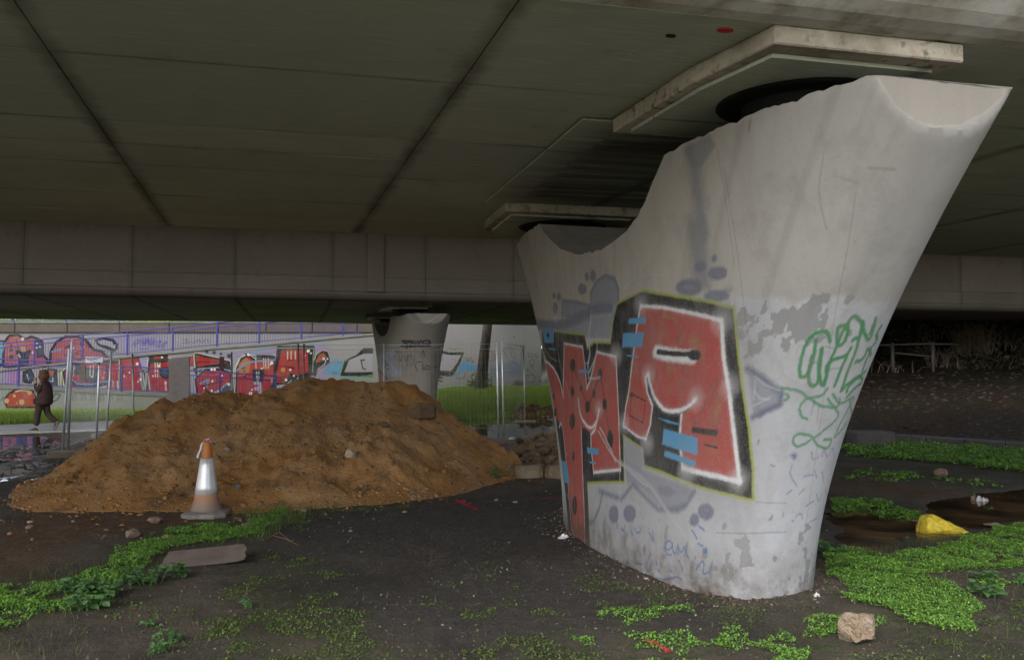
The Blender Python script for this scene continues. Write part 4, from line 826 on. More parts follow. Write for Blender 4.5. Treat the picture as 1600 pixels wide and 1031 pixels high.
# back wall paint
cv = Canvas(int(26/TX), int(4.6/TX), (.44, .42, .40), 27); cv.map = WallMap(YB, -30., .0, TX); yy, xx = np.mgrid[0:cv.H, 0:cv.W]
cv.a = cv.a*(.88+.24*(.5+.5*fbm(xx/120., yy/120., 77, 4)))[..., None]
cv.poly(m1((0, 200), (560, 210), (560, 560), (0, 560)), (.52, .44, .50), 14, 0, .7); cv.poly(m2((-100, 200), (520, 240), (480, 400), (0, 420)), (.42, .36, .60), 20, 0, .7)
blob(m1, ((0, 290), (40, 290), (40, 480), (0, 560)), (.25, .5, .6))
blob(m1, ((50, 480), (60, 300), (110, 230), (200, 220), (290, 270), (360, 240), (440, 270), (480, 330), (480, 440), (540, 510), (530, 560), (50, 560)), PK, kw=4)
blob(m1, ((435, 280), (480, 290), (485, 440), (440, 450)), (.03, .06, .10)); blob(m1, ((200, 400), (270, 440), (340, 400), (310, 470), (310, 560), (230, 560), (230, 470)), (.04, .05, .07)); blob(m1, ((225, 330), (290, 330), (300, 400), (240, 400)), (.60, .42, .22), kw=.4)
ln(m1, ((190, 260), (210, 380), (270, 440), (340, 390)), 3.5, BK); dots(m1, ((130, 385, 22), (130, 465, 28), (130, 330, 14)), BK); dots(m1, ((260, 255, 20), (425, 310, 14), (460, 345, 12), (425, 355, 12), (215, 440, 12), (230, 460, 9), (375, 410, 16)), (.82, .78, .72)); ln(m1, ((60, 300), (20, 420)), 5, BL)
blob(m1, ((590, 540), (600, 400), (660, 300), (760, 240), (880, 240), (980, 280), (1050, 370), (1080, 400), (1160, 410), (1230, 480), (1230, 560), (590, 560)), PK, kw=4.5, halo=(.52, .46, .62))
ln(m1, ((600, 400), (700, 375)), 7, BL, .7); ln(m1, ((750, 360), (800, 330), (800, 360)), 5, BK); ln(m1, ((740, 440), (830, 445), (900, 405)), 4, BK); ln(m1, ((650, 500), (740, 495)), 4, (.3, .05, .08)); ln(m1, ((930, 300), (940, 350), (960, 390)), 5, BK); ln(m1, ((840, 460), (880, 480), (920, 500)), 5, BK); dots(m1, ((950, 310, 12), (960, 340, 9), (840, 360, 12), (830, 270, 14), (780, 500, 12)), (.82, .78, .72))
cv.poly(m1((1100, 270), (1180, 245), (1300, 260), (1350, 320), (1345, 370), (1310, 395), (1250, 370), (1130, 320)), BK, 1.4, 3); cv.poly(m1((1120, 280), (1190, 262), (1290, 285), (1310, 330), (1300, 360), (1240, 335), (1140, 310)), (.50, .46, .50), 1.4); dots(m1, ((1310, 350, 12), (1320, 330, 8)), (.8, .8, .8))
cv.poly(m2((230, 250), (380, 250), (400, 330), (220, 320)), (.20, .16, .48), 8, 0, .8)
for P in ([(140, 300), (190, 260), (210, 280), (170, 310), (150, 360)], [(120, 320), (200, 300)], [(230, 270), (260, 320), (300, 260), (330, 320), (380, 280)], [(410, 290), (450, 280), (420, 350), (480, 310), (460, 360)], [(490, 300), (520, 290), (480, 360)], [(210, 370), (310, 365)]): cv.line(m2(*smoothpts(P, 4)), 3, (.09, .10, .28), 1.3, .9)
for P in ([(700, 260), (760, 260), (740, 280), (790, 300), (700, 300)], [(790, 270), (830, 300), (860, 265), (840, 300)], [(870, 300), (890, 260), (920, 300)], [(930, 270), (960, 265), (940, 285), (960, 300)], [(980, 262), (1010, 270), (1030, 285), (1000, 300), (985, 270)], [(1190, 310), (1210, 290), (1240, 320)]): cv.line(m2(*smoothpts(P, 4)), 2, (.10, .10, .13), 1.2, .85)
IMB = cv.image('back_wall_paint', .36); M_back = wall_material('back_wall_concrete', IMB, -30., -30.+cv.W*TX, .0, .0+cv.H*TX)
# low wall paint
cv = Canvas(int(30/TX), int(2.6/TX), (.38, .38, .345), 29); cv.map = WallMap(YF, -28., -.8, TX); yy, xx = np.mgrid[0:cv.H, 0:cv.W]
cv.a = cv.a*(.85+.28*(.5+.5*fbm(xx/90., yy/60., 79, 4)))[..., None]
blob(m1, ((60, 960), (110, 890), (190, 845), (290, 845), (380, 870), (420, 1030), (90, 1030)), (.50, .07, .03), kw=3); ln(m1, ((180, 858), (250, 842), (330, 852)), 4, (.75, .75, .72)); cv.line(m1((245, 880), (250, 960)), 5, (.10, .09, .09), 3, .7)
dots(m1, ((75, 965, 28), (165, 908, 18), (250, 980, 32), (340, 870, 26), (195, 995, 8)), (.66, .46, .20)); ln(m1, ((600, 940), (640, 880), (695, 900), (650, 960), (610, 970)), 5, (.06, .14, .13)); ln(m1, ((10, 960), (40, 920)), 4, (.1, .2, .18))
for k, x in enumerate(range(820, 1400, 52)): ln(m1, ((x, 880), (x+10, 960)) if k % 2 else ((x, 890), (x+30, 900), (x+10, 960), (x+34, 950)), 4.5, (.10, .13, .13), .7)
for x in (20, 60, 100): ln(m1, ((x, 850), (x+12, 900)), 3, (.12, .26, .24), .6)
IML = cv.image('low_wall_paint', .48); M_low = wall_material('low_wall_concrete', IML, -28., -28.+cv.W*TX, -.8, -.8+cv.H*TX)
M_ledge = simple('ledge_concrete', (.15, .145, .13), .8, .3, 0, 'world', [(2, .4, .7, (.095, .09, .08), .7)], [(30, .004)])
M_coping = simple('coping_stone', (.075, .062, .048), .85, .25, 0, 'world', [(1.5, .4, .7, (.105, .08, .062), .7), (9, .5, .75, (.04, .034, .028), .6)], [(25, .006)])
def wall_thing(name, label, cat): return thing(name, label, cat)
# low ramp wall: top edge falls to the right
lowtop = [atY(px, py, YF)[[0, 2]] for px, py in ((-760, 594), (-190, 594), (0, 603), (29, 603.5), (190, 612), (344, 620), (450, 626))]
mb = MB(); P = [(x, z-.12) for x, z in lowtop]; P = [(P[0][0], -1.)]+P+[(P[-1][0], -1.)]
mb.prism([(p[0], p[1]) for p in P][::-1], 0, .25, lambda a, b, c: (a, YF+c, b)); lw_ = mb.build('ramp_wall', M_low)
tag(lw_, 'low concrete wall behind the grass, with a red dome and yellow dots painted on it', 'wall')
mb = MB()
for (xa, za), (xb, zb) in zip(lowtop[:-1], lowtop[1:]): mb.add([(xa, YF-.04, za-.117), (xb, YF-.04, zb-.117), (xb, YM-.02, zb-.117), (xa, YM-.02, za-.117), (xa, YF-.04, za), (xb, YF-.04, zb), (xb, YM-.02, zb), (xa, YM-.02, za)], [(0, 1, 5, 4), (4, 5, 6, 7), (1, 2, 6, 5), (3, 0, 4, 7), (0, 3, 2, 1)])
mb.build('ramp_surface', M_ledge, lw_)
# mural wall with the upper ramp on it; rises to the right into the tall plain wall
up = [atY(px, py, YM)[[0, 2]] for px, py in ((-760, 593), (-190, 593), (0, 577), (54, 571), (161, 560), (202, 555), (271, 549), (339, 542), (403, 537.5), (471, 531), (564, 522.5), (600, 519))]
P = [(up[0][0], -1.)]+[(x, z-.10) for x, z in up]; xe = up[-1][0]
P += [(xe, -1.)]
mw = MB().prism(P[::-1], 0, .3, lambda a, b, c: (a, YM+c, b)).build('mural_wall', M_mural)
tag(mw, 'long wall covered in red and black graffiti letters under the rising ramp', 'wall')
mb = MB()
for (xa, za), (xb, zb) in zip(up[:-1], up[1:]): mb.add([(xa, YM-.06, za-.095), (xb, YM-.06, zb-.095), (xb, YB-.02, zb-.095), (xa, YB-.02, za-.095), (xa, YM-.06, za), (xb, YM-.06, zb), (xb, YB-.02, zb), (xa, YB-.02, za)], [(0, 1, 5, 4), (4, 5, 6, 7), (1, 2, 6, 5), (3, 0, 4, 7), (0, 3, 2, 1)])
mb.build('ramp_surface', M_ledge, mw)
xr = atY(846, 560, YM)[0]
pw = MB().bbox(xe+.004, xr, YM, YM+.5, -1., 4.7, .012).build('plain_wall', M_mural); tag(pw, 'tall pale grey concrete wall with white, blue and black tags, behind the fence and tree', 'wall')
# back wall and its coping blocks
xb0, xb1 = atY(-760, 520, YB)[0], xe+2.5
bw = MB().box(xb0, xb1, YB, YB+.4, -.5, atY(300, 519.6, YB)[2]).build('back_wall', M_back); tag(bw, 'pale retaining wall with pink graffiti letters and brown coping blocks, at the back of the ramps', 'wall')
js = [23-81*k for k in range(9, 3, -1)]+[23-81*3, 23-81*2, 23-81, 23, 105, 187, 264.5, 341, 416, 488, 558, 640]
for a, b in zip(js[:-1], js[1:]):
    xa, xb = atY(a, 512, YB-.1)[0], atY(b, 512, YB-.1)[0]
    z0, z1 = atY(300, 519.5, YB-.1)[2], atY(300, 504.8, YB-.1)[2]
    mb = MB().bbox(xa+.012, xb-.012, YB-.10, YB+.45, z0, z1-RNG.uniform(0, .02), .025); o = mb.build('coping_block', M_coping, bw); 
    MB().bbox(xa+.012, xb-.012, YB-.14, YB+.47, z1-.006, z1+.075, .012).build('coping_cap', M_ledge, o)
# ground level behind the back wall
ZTER = atY(300, 504.0, YB)[2]-.02
gx = np.linspace(-60, 3, 90); gy = np.linspace(YB+.42, 90, 40); GXb, GYb = np.meshgrid(gx, gy)
M_turf = simple('turf', (.045, .085, .014), .9, .2, 0, 'world', [(1.2, .4, .7, (.075, .125, .02), .8), (12, .5, .75, (.03, .05, .012), .8)], [(25, .03)])
tag(link('grass_terrace', grid_mesh('grass_terrace', np.stack([GXb, GYb, ZTER+.05*fbm(GXb, GYb, 8)+.05*(GYb-YB)], -1), M_turf)), 'grass terrace behind the back wall', None, None, 'structure')
# ---- railings
M_rail = simple('blue_rail_paint', (.022, .020, .16), .45, .4, 0, 'world', [(6, .5, .75, (.04, .036, .19), .8)])
def railing(label, Y, toppts, botpts, posts, mid=.20, step=.125):
    T = thing('railing', label, 'railing', (toppts[0][0], Y, toppts[0][1]), 0, 'blue railings on the ramps'); L = (toppts[0][0], Y, toppts[0][1])
    tx = np.array([p[0] for p in toppts]); tz = np.array([p[1] for p in toppts]); bx = np.array([p[0] for p in botpts]); bz = np.array([p[1] for p in botpts])
    ft = lambda x: float(np.interp(x, tx, tz)); fb = lambda x: float(np.interp(x, bx, bz))
    for nm, d, r in (('top_rail', 0, .027), ('middle_rail', -mid, .022)):
        MB().tube([(x, Y, ft(x)+d) for x in tx], r, 8).build(nm, M_rail, T, L, True)
    MB().tube([(x, Y, fb(x)+.09) for x in bx], .02, 8).build('bottom_rail', M_rail, T, L, True)
    pme = None
    for x in posts:
        mb = MB(); h = ft(x)-fb(x)+.02; mb.bbox(-.04, .04, -.025, .025, 0, h, .006)
        o = mb.build('post', M_rail, T); o.location = (x-L[0], 0, fb(x)-L[2])
    n = int((tx[-1]-tx[0])/step); bme = MB().tube([(0, 0, 0), (0, 0, 1)], .0095, 5).build('baluster', M_rail, T); first = bme
    for k in range(1, n):
        x = tx[0]+k*(tx[-1]-tx[0])/n
        if min(abs(x-p) for p in posts) < .06: continue
        h = ft(x)-mid-fb(x)-.09
        o = first if k == 1 else link('baluster', first.data, T)
        o.location = (x-L[0], 0, fb(x)+.09-L[2]); o.scale = (1, 1, h)
    return T
q = lambda L, Y: [tuple(atY(px, py, Y)[[0, 2]]) for px, py in L]
YR = YF+.12
railing('blue railing along the lower ramp, sloping down to the right, behind the walking person', YR, q([(-120, 554), (0, 560.7), (108, 566), (190, 571.2), (265, 577), (344, 581.6), (432, 587.5)], YR), q([(-120, 596), (0, 602.5), (108, 607.4), (190, 612), (265, 616), (344, 620), (432, 624)], YR), [atY(px, 590, YR)[0] for px in (-118, 29, 190, 344, 431)])
YR = YM+.06
railing('blue railing along the upper ramp, rising to the right above the mural', YR, q([(-60, 543.5), (0, 537), (54, 531.5), (129, 523), (199, 517.8), (270, 511.6), (339, 504.2), (405, 499), (471, 492), (566, 483)], YR), q([(-60, 582), (0, 576), (54, 570.3), (129, 562.8), (199, 555.6), (270, 548.5), (339, 541.4), (403, 537), (471, 530.6), (566, 522)], YR), [atY(px, 540, YR)[0] for px in (-58, 54, 129, 199, 270, 339, 405, 471, 536)])
YR = YB+.3
z_ = atY(200, 503.5, YR)[2]
railing('blue railing on top of the back wall, only its foot showing under the bridge deck', YR, [(atY(-60, 500, YR)[0], z_+1.05), (atY(330, 500, YR)[0], z_+1.05)], [(atY(-60, 500, YR)[0], z_), (atY(330, 500, YR)[0], z_)], [atY(px, 500, YR)[0] for px in (-58, 20, 103, 185, 268, 328)], .2, .16)
# ---- grass
M_grass = NB('grass_blades'); oi = M_grass.n('ShaderNodeNewGeometry'); 
_c = M_grass.mix(oi.outputs['Random Per Island'], (.23, .34, .055), (.42, .53, .12)); _c = M_grass.mix(M_grass.ramp(M_grass.noise(M_grass.coord('world'), .7, 3), .4, .65, 0, .6), _c, (.30, .38, .10)); M_grass.b.inputs['Subsurface Weight'].default_value = 0; M_grass = translucent(M_grass.done(_c, .7, .25), .5)
def blades(name, XY, h, w, mat, label, bend=.5, z=None):
    n = len(XY); X, Y = XY[:, 0], XY[:, 1]; Z = gz(X, Y)-.01 if z is None else z
    a = RNG.uniform(0, 2*np.pi, n); H = h*RNG.uniform(.5, 1.25, n); W = w*RNG.uniform(.7, 1.3, n); b = bend*RNG.uniform(.1, 1, n)*H; t = RNG.uniform(0, 2*np.pi, n)
    dx, dy = np.cos(a)*W/2, np.sin(a)*W/2; bx, by = np.cos(t)*b, np.sin(t)*b
    V = np.stack([np.stack([X-dx, Y-dy, Z], -1), np.stack([X+dx, Y+dy, Z], -1), np.stack([X+dx*.7+bx*.35, Y+dy*.7+by*.35, Z+H*.6], -1), np.stack([X-dx*.7+bx*.35, Y-dy*.7+by*.35, Z+H*.6], -1), np.stack([X+bx, Y+by, Z+H], -1)], 1).reshape(-1, 3)
    k = np.arange(n)[:, None]*5
    Fc = np.concatenate([k+np.array([[0, 1, 2]]), k+np.array([[0, 2, 3]]), k+np.array([[3, 2, 4]])])
    o = link(name, mesh_data(name, V, Fc, mat)); return tag(o, label, 'grass', None, 'stuff')
def scatter(P, dens, ragged=.25, s=1, f=1.5):
    P = np.array(P); lo, hi = P.min(0)-.3, P.max(0)+.3; n = int(dens*np.prod(hi-lo)); q = lo+RNG.random((n, 2))*(hi-lo)
    d = polysd(q[:, 0], q[:, 1], P)+ragged*fbm(q[:, 0]*f, q[:, 1]*f, s, 4)*2
    return q[d < 0]
left_grass = [(-26, 24.9)]+g2([(0, 663), (97, 659.5), (200, 655.5), (330, 651.5)], -.08)+[(-7, 37.9), (-26, 37.9)]
Pg = scatter(left_grass, 420, .12, 3)
blades('grass', Pg, .22, .02, M_grass, 'long green grass between the footpath and the low painted wall')
right_grass = [(-4.6, 30.0), (-3.6, 28.2), (-2.2, 27.2), (0, 28.6), (1.6, 28.9), (3.2, 28.5), (4.8, 29.5), (5.2, 39.9), (-6.5, 39.9)]
Pg = scatter(right_grass, 520, .15, 4)
blades('grass', Pg, .24, .02, M_grass, 'bright green grass bank below the plain grey wall')
Pg = np.stack([RNG.uniform(-30, -4, 9000), YB+.5+RNG.random(9000)**2*6], -1)
blades('grass', Pg, .25, .03, M_grass, 'grass edge on the terrace above the back wall', .5, ZTER+.05*(Pg[:, 1]-YB))
# ---- tree in front of the plain wall
M_bark = simple('bark', (.085, .07, .055), .95, .2, 0, 'Object', [(3, .4, .65, (.15, .13, .105), .9, (1, 1, .25)), (16, .5, .7, (.04, .033, .026), .9, (1, 1, .2))], [(14, .03, (1, 1, .2))])
M_leaf = NB('tree_leaf'); oi = M_leaf.n('ShaderNodeNewGeometry'); M_leaf = M_leaf.done(M_leaf.mix(oi.outputs['Random Per Island'], (.03, .055, .012), (.09, .12, .03)), .6, .3)
def leafcloud(n, centers, rad, size):
    c = centers[RNG.integers(0, len(centers), n)]; p = c+RNG.normal(size=(n, 3))*rad
    d1 = RNG.normal(size=(n, 3)); d1 /= np.linalg.norm(d1, axis=1)[:, None]; d2 = np.cross(d1, RNG.normal(size=(n, 3))); d2 /= np.linalg.norm(d2, axis=1)[:, None]
    s = (size*RNG.uniform(.6, 1.3, n))[:, None]
    V = np.stack([p-d1*s, p+d2*s*.45, p+d1*s, p-d2*s*.45], 1).reshape(-1, 3); Fc = np.arange(4*n).reshape(n, 4); return V, Fc
TY = 37.6; b = atY(749, 604, TY); tb = np.array([b[0], TY, gzs(b[0], TY)-.1])
T = thing('tree', 'dark leaning tree trunk in front of the plain grey wall, a bush at its foot', 'tree', tuple(tb))
top = atY(763, 500, TY)-tb
tr = [(0, 0, 0), tuple(top*.15+np.array([.01, 0, 0])), tuple(top*.5), tuple(top*.9), (top[0]*1.25, 0, 4.6), (top[0]*1.4, .1, 6.2)]
mb = MB().tube(tr, [.33, .265, .225, .20, .17, .12], 12); mb.build('trunk', M_bark, T, None, True)
mb = MB(); tips = []
for k in range(9):
    a = k*2.4; z = 4.2+.25*k; p0 = np.array([top[0]*1.3, .05, z]); p1 = p0+np.array([math.cos(a)*1.1, math.sin(a)*1.1, .9]); p2 = p1+np.array([math.cos(a+.4)*.9, math.sin(a+.4)*.9, .8])
    mb.tube([p0, p1, p2], [.07, .045, .018], 6); tips += [p1, p2, (p1+p2)/2]
mb.build('limbs', M_bark, T, None, True)
V, Fc = leafcloud(2600, np.array(tips), .42, .11); o = link('crown', mesh_data('crown', V, Fc, M_leaf), T)
# bush at the foot of the tree
M_bush = NB('bush_leaf'); oi = M_bush.n('ShaderNodeNewGeometry'); M_bush = M_bush.done(M_bush.mix(oi.outputs['Random Per Island'], (.06, .10, .025), (.17, .21, .075)), .7, .3)
bb = onground(749, 611); T = thing('bush', 'small grey green bush at the foot of the leaning tree', 'bush', tuple(bb))
V, Fc = leafcloud(900, np.array([(0, 0, .35), (.2, 0, .3), (-.22, 0, .3), (.05, .1, .6), (-.3, 0, .15), (.3, 0, .15)]), .16, .07); link('foliage', mesh_data('foliage', V, Fc, M_bush), T)
mb = MB()
for k in range(26):
    a = RNG.uniform(0, 6.28); r = RNG.uniform(.1, .5); mb.tube([(0, 0, 0), (math.cos(a)*r*.5, math.sin(a)*r*.5, .4), (math.cos(a)*r, math.sin(a)*r, RNG.uniform(.6, 1.0))], [.008, .006, .003], 3)
mb.build('stems', M_bush, T)
# ---- right-hand bank: reeds, brambles, pipe rail
M_reed = NB('dry_reed'); oi = M_reed.n('ShaderNodeNewGeometry'); M_reed = M_reed.done(M_reed.mix(oi.outputs['Random Per Island'], (.06, .042, .032), (.24, .18, .135)), .8, .2)
M_bramble = NB('bramble_leaf'); oi = M_bramble.n('ShaderNodeNewGeometry'); M_bramble = M_bramble.done(M_bramble.mix(oi.outputs['Random Per Island'], (.015, .018, .008), (.05, .05, .022)), .8, .2)
def tuft(px, py, Y, n, h, spread, label, name='reed_clump', cat='reeds', lean=.25, mat=None, group=None):
    b = atY(px, py, Y); z = gzs(b[0], Y); T = thing(name, label, cat, (b[0], Y, z-.03), 0, group); mb = MB()
    for k in range(n):
        a = RNG.uniform(0, 6.28); r = RNG.random()**.5*spread; x, y = math.cos(a)*r, math.sin(a)*r*.6; H = h*RNG.uniform(.55, 1.15); lx, ly = RNG.normal(0, lean)*H, RNG.normal(0, lean)*H*.6
        mb.tube([(x, y, 0), (x+lx*.3, y+ly*.3, H*.55), (x+lx, y+ly, H*RNG.uniform(.8, 1.0))], [.013, .011, .004], 3, False)
    tag(mb.build('stalks', M_reed if mat is None else mat, T), None, None, None, 'stuff'); return T
tuft(1520, 556, 31.5, 170, 1.25, .75, 'tall clump of dry pale reeds right of the pipe railing')
tuft(1480, 562, 30.6, 60, .8, .7, 'low tangle of dry stalks between the pipe railing and the tall reeds', lean=.5)
tuft(1582, 552, 31.8, 70, .8, .8, 'sparse dry reeds at the right edge of the bank', lean=.45)
tuft(1425, 548, 31.8, 50, .8, .9, 'thin dry stalks behind the pipe railing', lean=.4)
tuft(1400, 572, 29.6, 18, .45, 1.0, 'low dry weeds in front of the pipe railing', lean=.6)
def bramble(px, Y, wdt, n, h, label):
    b = atY(px, 555, Y); z = gzs(b[0], Y); T = thing('bramble', label, 'bramble', (b[0], Y, z), 0, 'dark brambles on the bank')
    cs = np.stack([RNG.uniform(-wdt, wdt, 14), RNG.uniform(-.4, .4, 14), RNG.uniform(.1, h, 14)], -1); V, Fc = leafcloud(n, cs, .25, .09); link('foliage', mesh_data('foliage', V, Fc, M_bramble), T)
    mb = MB()
    for k in range(24):
        x = RNG.uniform(-wdt, wdt); e = x+RNG.uniform(-.7, .7); H = RNG.uniform(.5, 1.2)*h; mb.tube([(x, 0, 0), ((x+e)/2, RNG.uniform(-.3, .3), H), (e, RNG.uniform(-.5, .2), H*RNG.uniform(.3, 1.1))], [.01, .008, .004], 3, False)
    mb.build('stems', M_reed, T)
bramble(1400, 31.6, 1.2, 1700, 1.0, 'dark bramble thicket behind the left end of the pipe railing'); bramble(1462, 32.4, 1.2, 1700, 1.2, 'dark bramble thicket behind the right end of the pipe railing')
bramble(1545, 32.6, 1.3, 1900, 1.3, 'dark bramble thicket behind the tall reeds'); bramble(1605, 32.0, 1.2, 1900, 1.2, 'dark bramble thicket at the right edge of the picture'); bramble(1360, 32.4, 1.2, 1500, 1.2, 'dark bramble thicket half behind the near pier')
bramble(1560, 30.3, 1.4, 900, .4, 'low dark bramble in front of the tall reeds')
M_pipe = simple('weathered_pipe', (.11, .105, .10), .6, .4, .3, 'Object', [(5, .4, .7, (.09, .065, .05), .8)])
YP = 29.6; A, B_, C_, D_, E_, F_ = [atY(px, py, YP) for px, py in ((1362, 540), (1394, 538.5), (1457, 537), (1492, 538), (1395, 551), (1460, 557.5))]
T = thing('pipe_railing', 'broken grey pipe railing on the dark bank, lower bar hanging down', 'railing', (B_[0], YP, gzs(B_[0], YP))); L = T.location
MB().tube([A, B_, C_, D_+np.array([.3, .3, 0])], .035, 8).build('top_rail', M_pipe, T, L, True); MB().tube([E_, F_], .03, 8).build('lower_rail', M_pipe, T, L, True)
for P in (B_, C_): MB().tube([(P[0], YP, gzs(P[0], YP)-.1), (P[0], YP, P[2]+.08)], .065, 8).build('post', M_pipe, T, L, True)
# dark wet kerb on the right, with a grey block at its end
M_slab = simple('wet_dark_concrete', (.065, .06, .056), .45, .4, 0, 'world', [(3, .4, .7, (.09, .085, .08), .8)], [(20, .01)])
a, b = onground(1390, 693), onground(1640, 712)
d = (b-a)/np.linalg.norm(b-a); nrm = np.array([-d[1], d[0], 0])
def along(l, w, z): return tuple(a+d*l+nrm*w+np.array([0, 0, z]))
ln_ = float(np.linalg.norm((b-a)[:2])); K = thing('kerb', 'long dark wet kerb behind the strip of green plants at the right', 'kerb', tuple(a))
nk = 4
for k in range(nk): MB().bbox(ln_*k/nk+.01, ln_*(k+1)/nk-.01, 0, .3, -.15, .20+RNG.uniform(-.01, .01), .02, along).build('kerb_stone', M_slab, K, a)
c0 = onground(1362, 702); o = MB().bbox(-.38, .38, -.25, .35, -.1, .36, .04).build('concrete_block', simple('grey_block', (.10, .095, .09), .8, .3, 0, 'world', [(4, .4, .7, (.06, .055, .05), .8)], [(18, .02)])); o.location = c0; tag(o, 'grey concrete block beside the pier at the end of the dark kerb', 'block')
# ------------------------------------------------------------------ earth mound
RIDGE = [(88, 742, 11.15), (110, 722, 11.3), (145, 702, 11.6), (180, 680, 11.9), (215, 656, 12.1), (245, 637, 12.3), (270, 624, 12.4), (300, 619, 12.5), (330, 616, 12.6), (360, 617, 12.7), (390, 622, 12.8), (420, 613, 12.9), (450, 597, 13.0), (480, 588, 13.1), (510, 592, 13.1), (540, 593, 13.2), (570, 592, 13.2), (605, 592, 13.2), (630, 597, 13.25), (655, 609, 13.15), (680, 624, 13.1), (700, 640, 13.05), (720, 655, 13.0), (740, 670, 13.0), (760, 684, 13.0), (785, 701, 13.1), (805, 716, 13.2)]
RP = []
for (a, b, c), (d, e, f) in zip(RIDGE[:-1], RIDGE[1:]):
    for t in (0, .25, .5, .75): RP.append(atY(a+(d-a)*t, b+(e-b)*t, c+(f-c)*t))
RP = np.array(RP); RK = np.interp(proj(RP)[0], [60, 300, 480, 600, 680, 740, 800], [.68, .45, .46, .50, .56, .62, .70]); RL = np.interp(proj(RP)[0], [60, 200, 330], [2.4, 1.9, 1.2]); RS = np.interp(proj(RP)[0], [60, 300, 480, 560, 620, 800], [1, 1, 1.1, 1.5, 1.9, 2.1])
def mound_h(x, y, detail=True):
    x = np.asarray(x, float); y = np.asarray(y, float); h = np.full(x.shape, -1.)
    wx = x+.10*fbm(x*.9, y*.9, 101, 3); wy = y+.20*fbm(x*.9, y*.9, 105, 3)
    for P, kk_, sx_, sl_ in zip(RP, RK, RS, RL):
        dx = wx-P[0]; d = np.hypot(np.where(dx > 0, dx*sx_, dx*sl_), wy-P[1]); H = P[2]+.02; Rr = H/kk_+.12
        h = np.maximum(h, H*np.maximum(0, 1-d/Rr)**1.12)
    m = sstep(.0, .25, h)
    h = h+m*(.085*fbm(x*1.7, y*1.7, 107, 3)+.07*sstep(.05, .30, fbm(x*1.25+3, y*1.6, 127, 3))-.05*sstep(.1, .35, fbm(x*2.1, y*.8, 129, 3))+.045*fbm(x*5, y*5, 109, 3)-.03*np.abs(fbm(x*2.6+.8*y, y*1.1, 113, 3)))
    if detail: h = h+m*(.022*fbm(x*16, y*16, 117, 3)+.030*np.abs(fbm(x*6.5, y*6.5, 121, 3))+.03*sstep(.25, .6, fbm(x*9, y*9, 119, 2)))
    return h
mx = np.arange(-8.2, 1.6, .03); my = np.arange(8.4, 17.0, .03); MX, MY = np.meshgrid(mx, my); MH = mound_h(MX, MY); MG = gz(MX, MY)
keep = MH > .004
Vm = np.stack([MX, MY, np.where(keep, MG*.6+MH, MG-.05)], -1); Fm = grid_faces(*MX.shape); kf = keep.ravel()[Fm].any(1); Fm = Fm[kf]
used = np.unique(Fm); remap = np.full(MX.size, -1); remap[used] = np.arange(len(used)); mb0 = np.array([-2.6, 12.6, 0])
N = NB('orange_earth'); co = N.coord('world')
c = N.mix(N.ramp(N.noise(co, .9, 5, .65), .36, .66), (.34, .160, .047), (.46, .245, .095))
c = N.mix(N.ramp(N.noise(co, 3.2, 6, .7), .50, .72, 0, .75), c, (.46, .28, .14))
c = N.mix(N.ramp(N.noise(co, 2.1, 5, .7, (1, 1, 1.6)), .55, .66, 0, .8), c, (.15, .095, .055))
c = N.mix(N.ramp(N.noise(co, .55, 4, .6), .50, .64, 0, .6), c, (.47, .30, .16))
c = N.mix(N.ramp(N.noise(co, 45, 4, .75), .56, .74, 0, .7), c, (.26, .20, .14)); c = N.mix(N.ramp(N.noise(co, 30, 4, .75), .42, .30, 0, .4), c, (.07, .042, .02))
b = N.bump(N.noise(co, 14, 6, .75), .05, .9); b = N.bump(N.noise(co, 70, 4, .7), .012, 1, b); M_earth = N.done(c, .95, .15)
T = thing('earth_mound', 'big heap of orange brown earth under the bridge, behind the traffic cone', 'earth mound', tuple(mb0))
me = mesh_data('soil', Vm.reshape(-1, 3)[used]-mb0, remap[Fm], M_earth, True); link('soil', me, T)
# stones and clods lie all over it
ico = bmesh.new(); bmesh.ops.create_icosphere(ico, subdivisions=1, radius=1); ico.verts.index_update(); IV = np.array([v.co[:] for v in ico.verts]); IFc = np.array([[v.index for v in f.verts] for f in ico.faces]); ico.free()
def pebbles(name, P, S, mat, parent=None, off=None, flat=.7):
    n = len(P); V = IV[None]*(1+RNG.normal(0, .16, (n, len(IV), 1))); sc = S[:, None, None]*RNG.uniform(.7, 1.3, (n, 1, 3)); V = V*sc; V[..., 2] *= flat
    a = RNG.uniform(0, 6.28, n); ca, sa = np.cos(a)[:, None], np.sin(a)[:, None]; X = V[..., 0]*ca-V[..., 1]*sa; Y = V[..., 0]*sa+V[..., 1]*ca
    V = np.stack([X, Y, V[..., 2]], -1)+P[:, None, :]
    Fc = (np.arange(n)*len(IV))[:, None, None]+IFc[None]
    V = V.reshape(-1, 3); 
    if off is not None: V = V-np.array(off)
    return link(name, mesh_data(name, V, Fc.reshape(-1, 3), mat), parent)
def islandmat(name, cols, rough=.9, noise=None):
    N = NB(name); g = N.n('ShaderNodeNewGeometry').outputs['Random Per Island']; r = N.n('ShaderNodeValToRGB'); N.l(g, r.inputs[0])
    r.color_ramp.elements[0].color = (*cols[0], 1); r.color_ramp.elements[1].color = (*cols[-1], 1)
    for k, c in enumerate(cols[1:-1]): e = r.color_ramp.elements.new((k+1)/(len(cols)-1)); e.color = (*c, 1)
    co = N.coord('world'); c = N.mix(N.ramp(N.noise(co, 40, 4, .7), .4, .7, 0, .5), r.outputs[0], tuple(.5*v for v in cols[0])); N.bump(N.noise(co, 60, 3), .006); return N.done(c, rough, .2)
M_clod = islandmat('earth_clods', [(.20, .10, .035), (.31, .15, .055), (.37, .21, .095), (.17, .105, .055), (.29, .235, .18)])
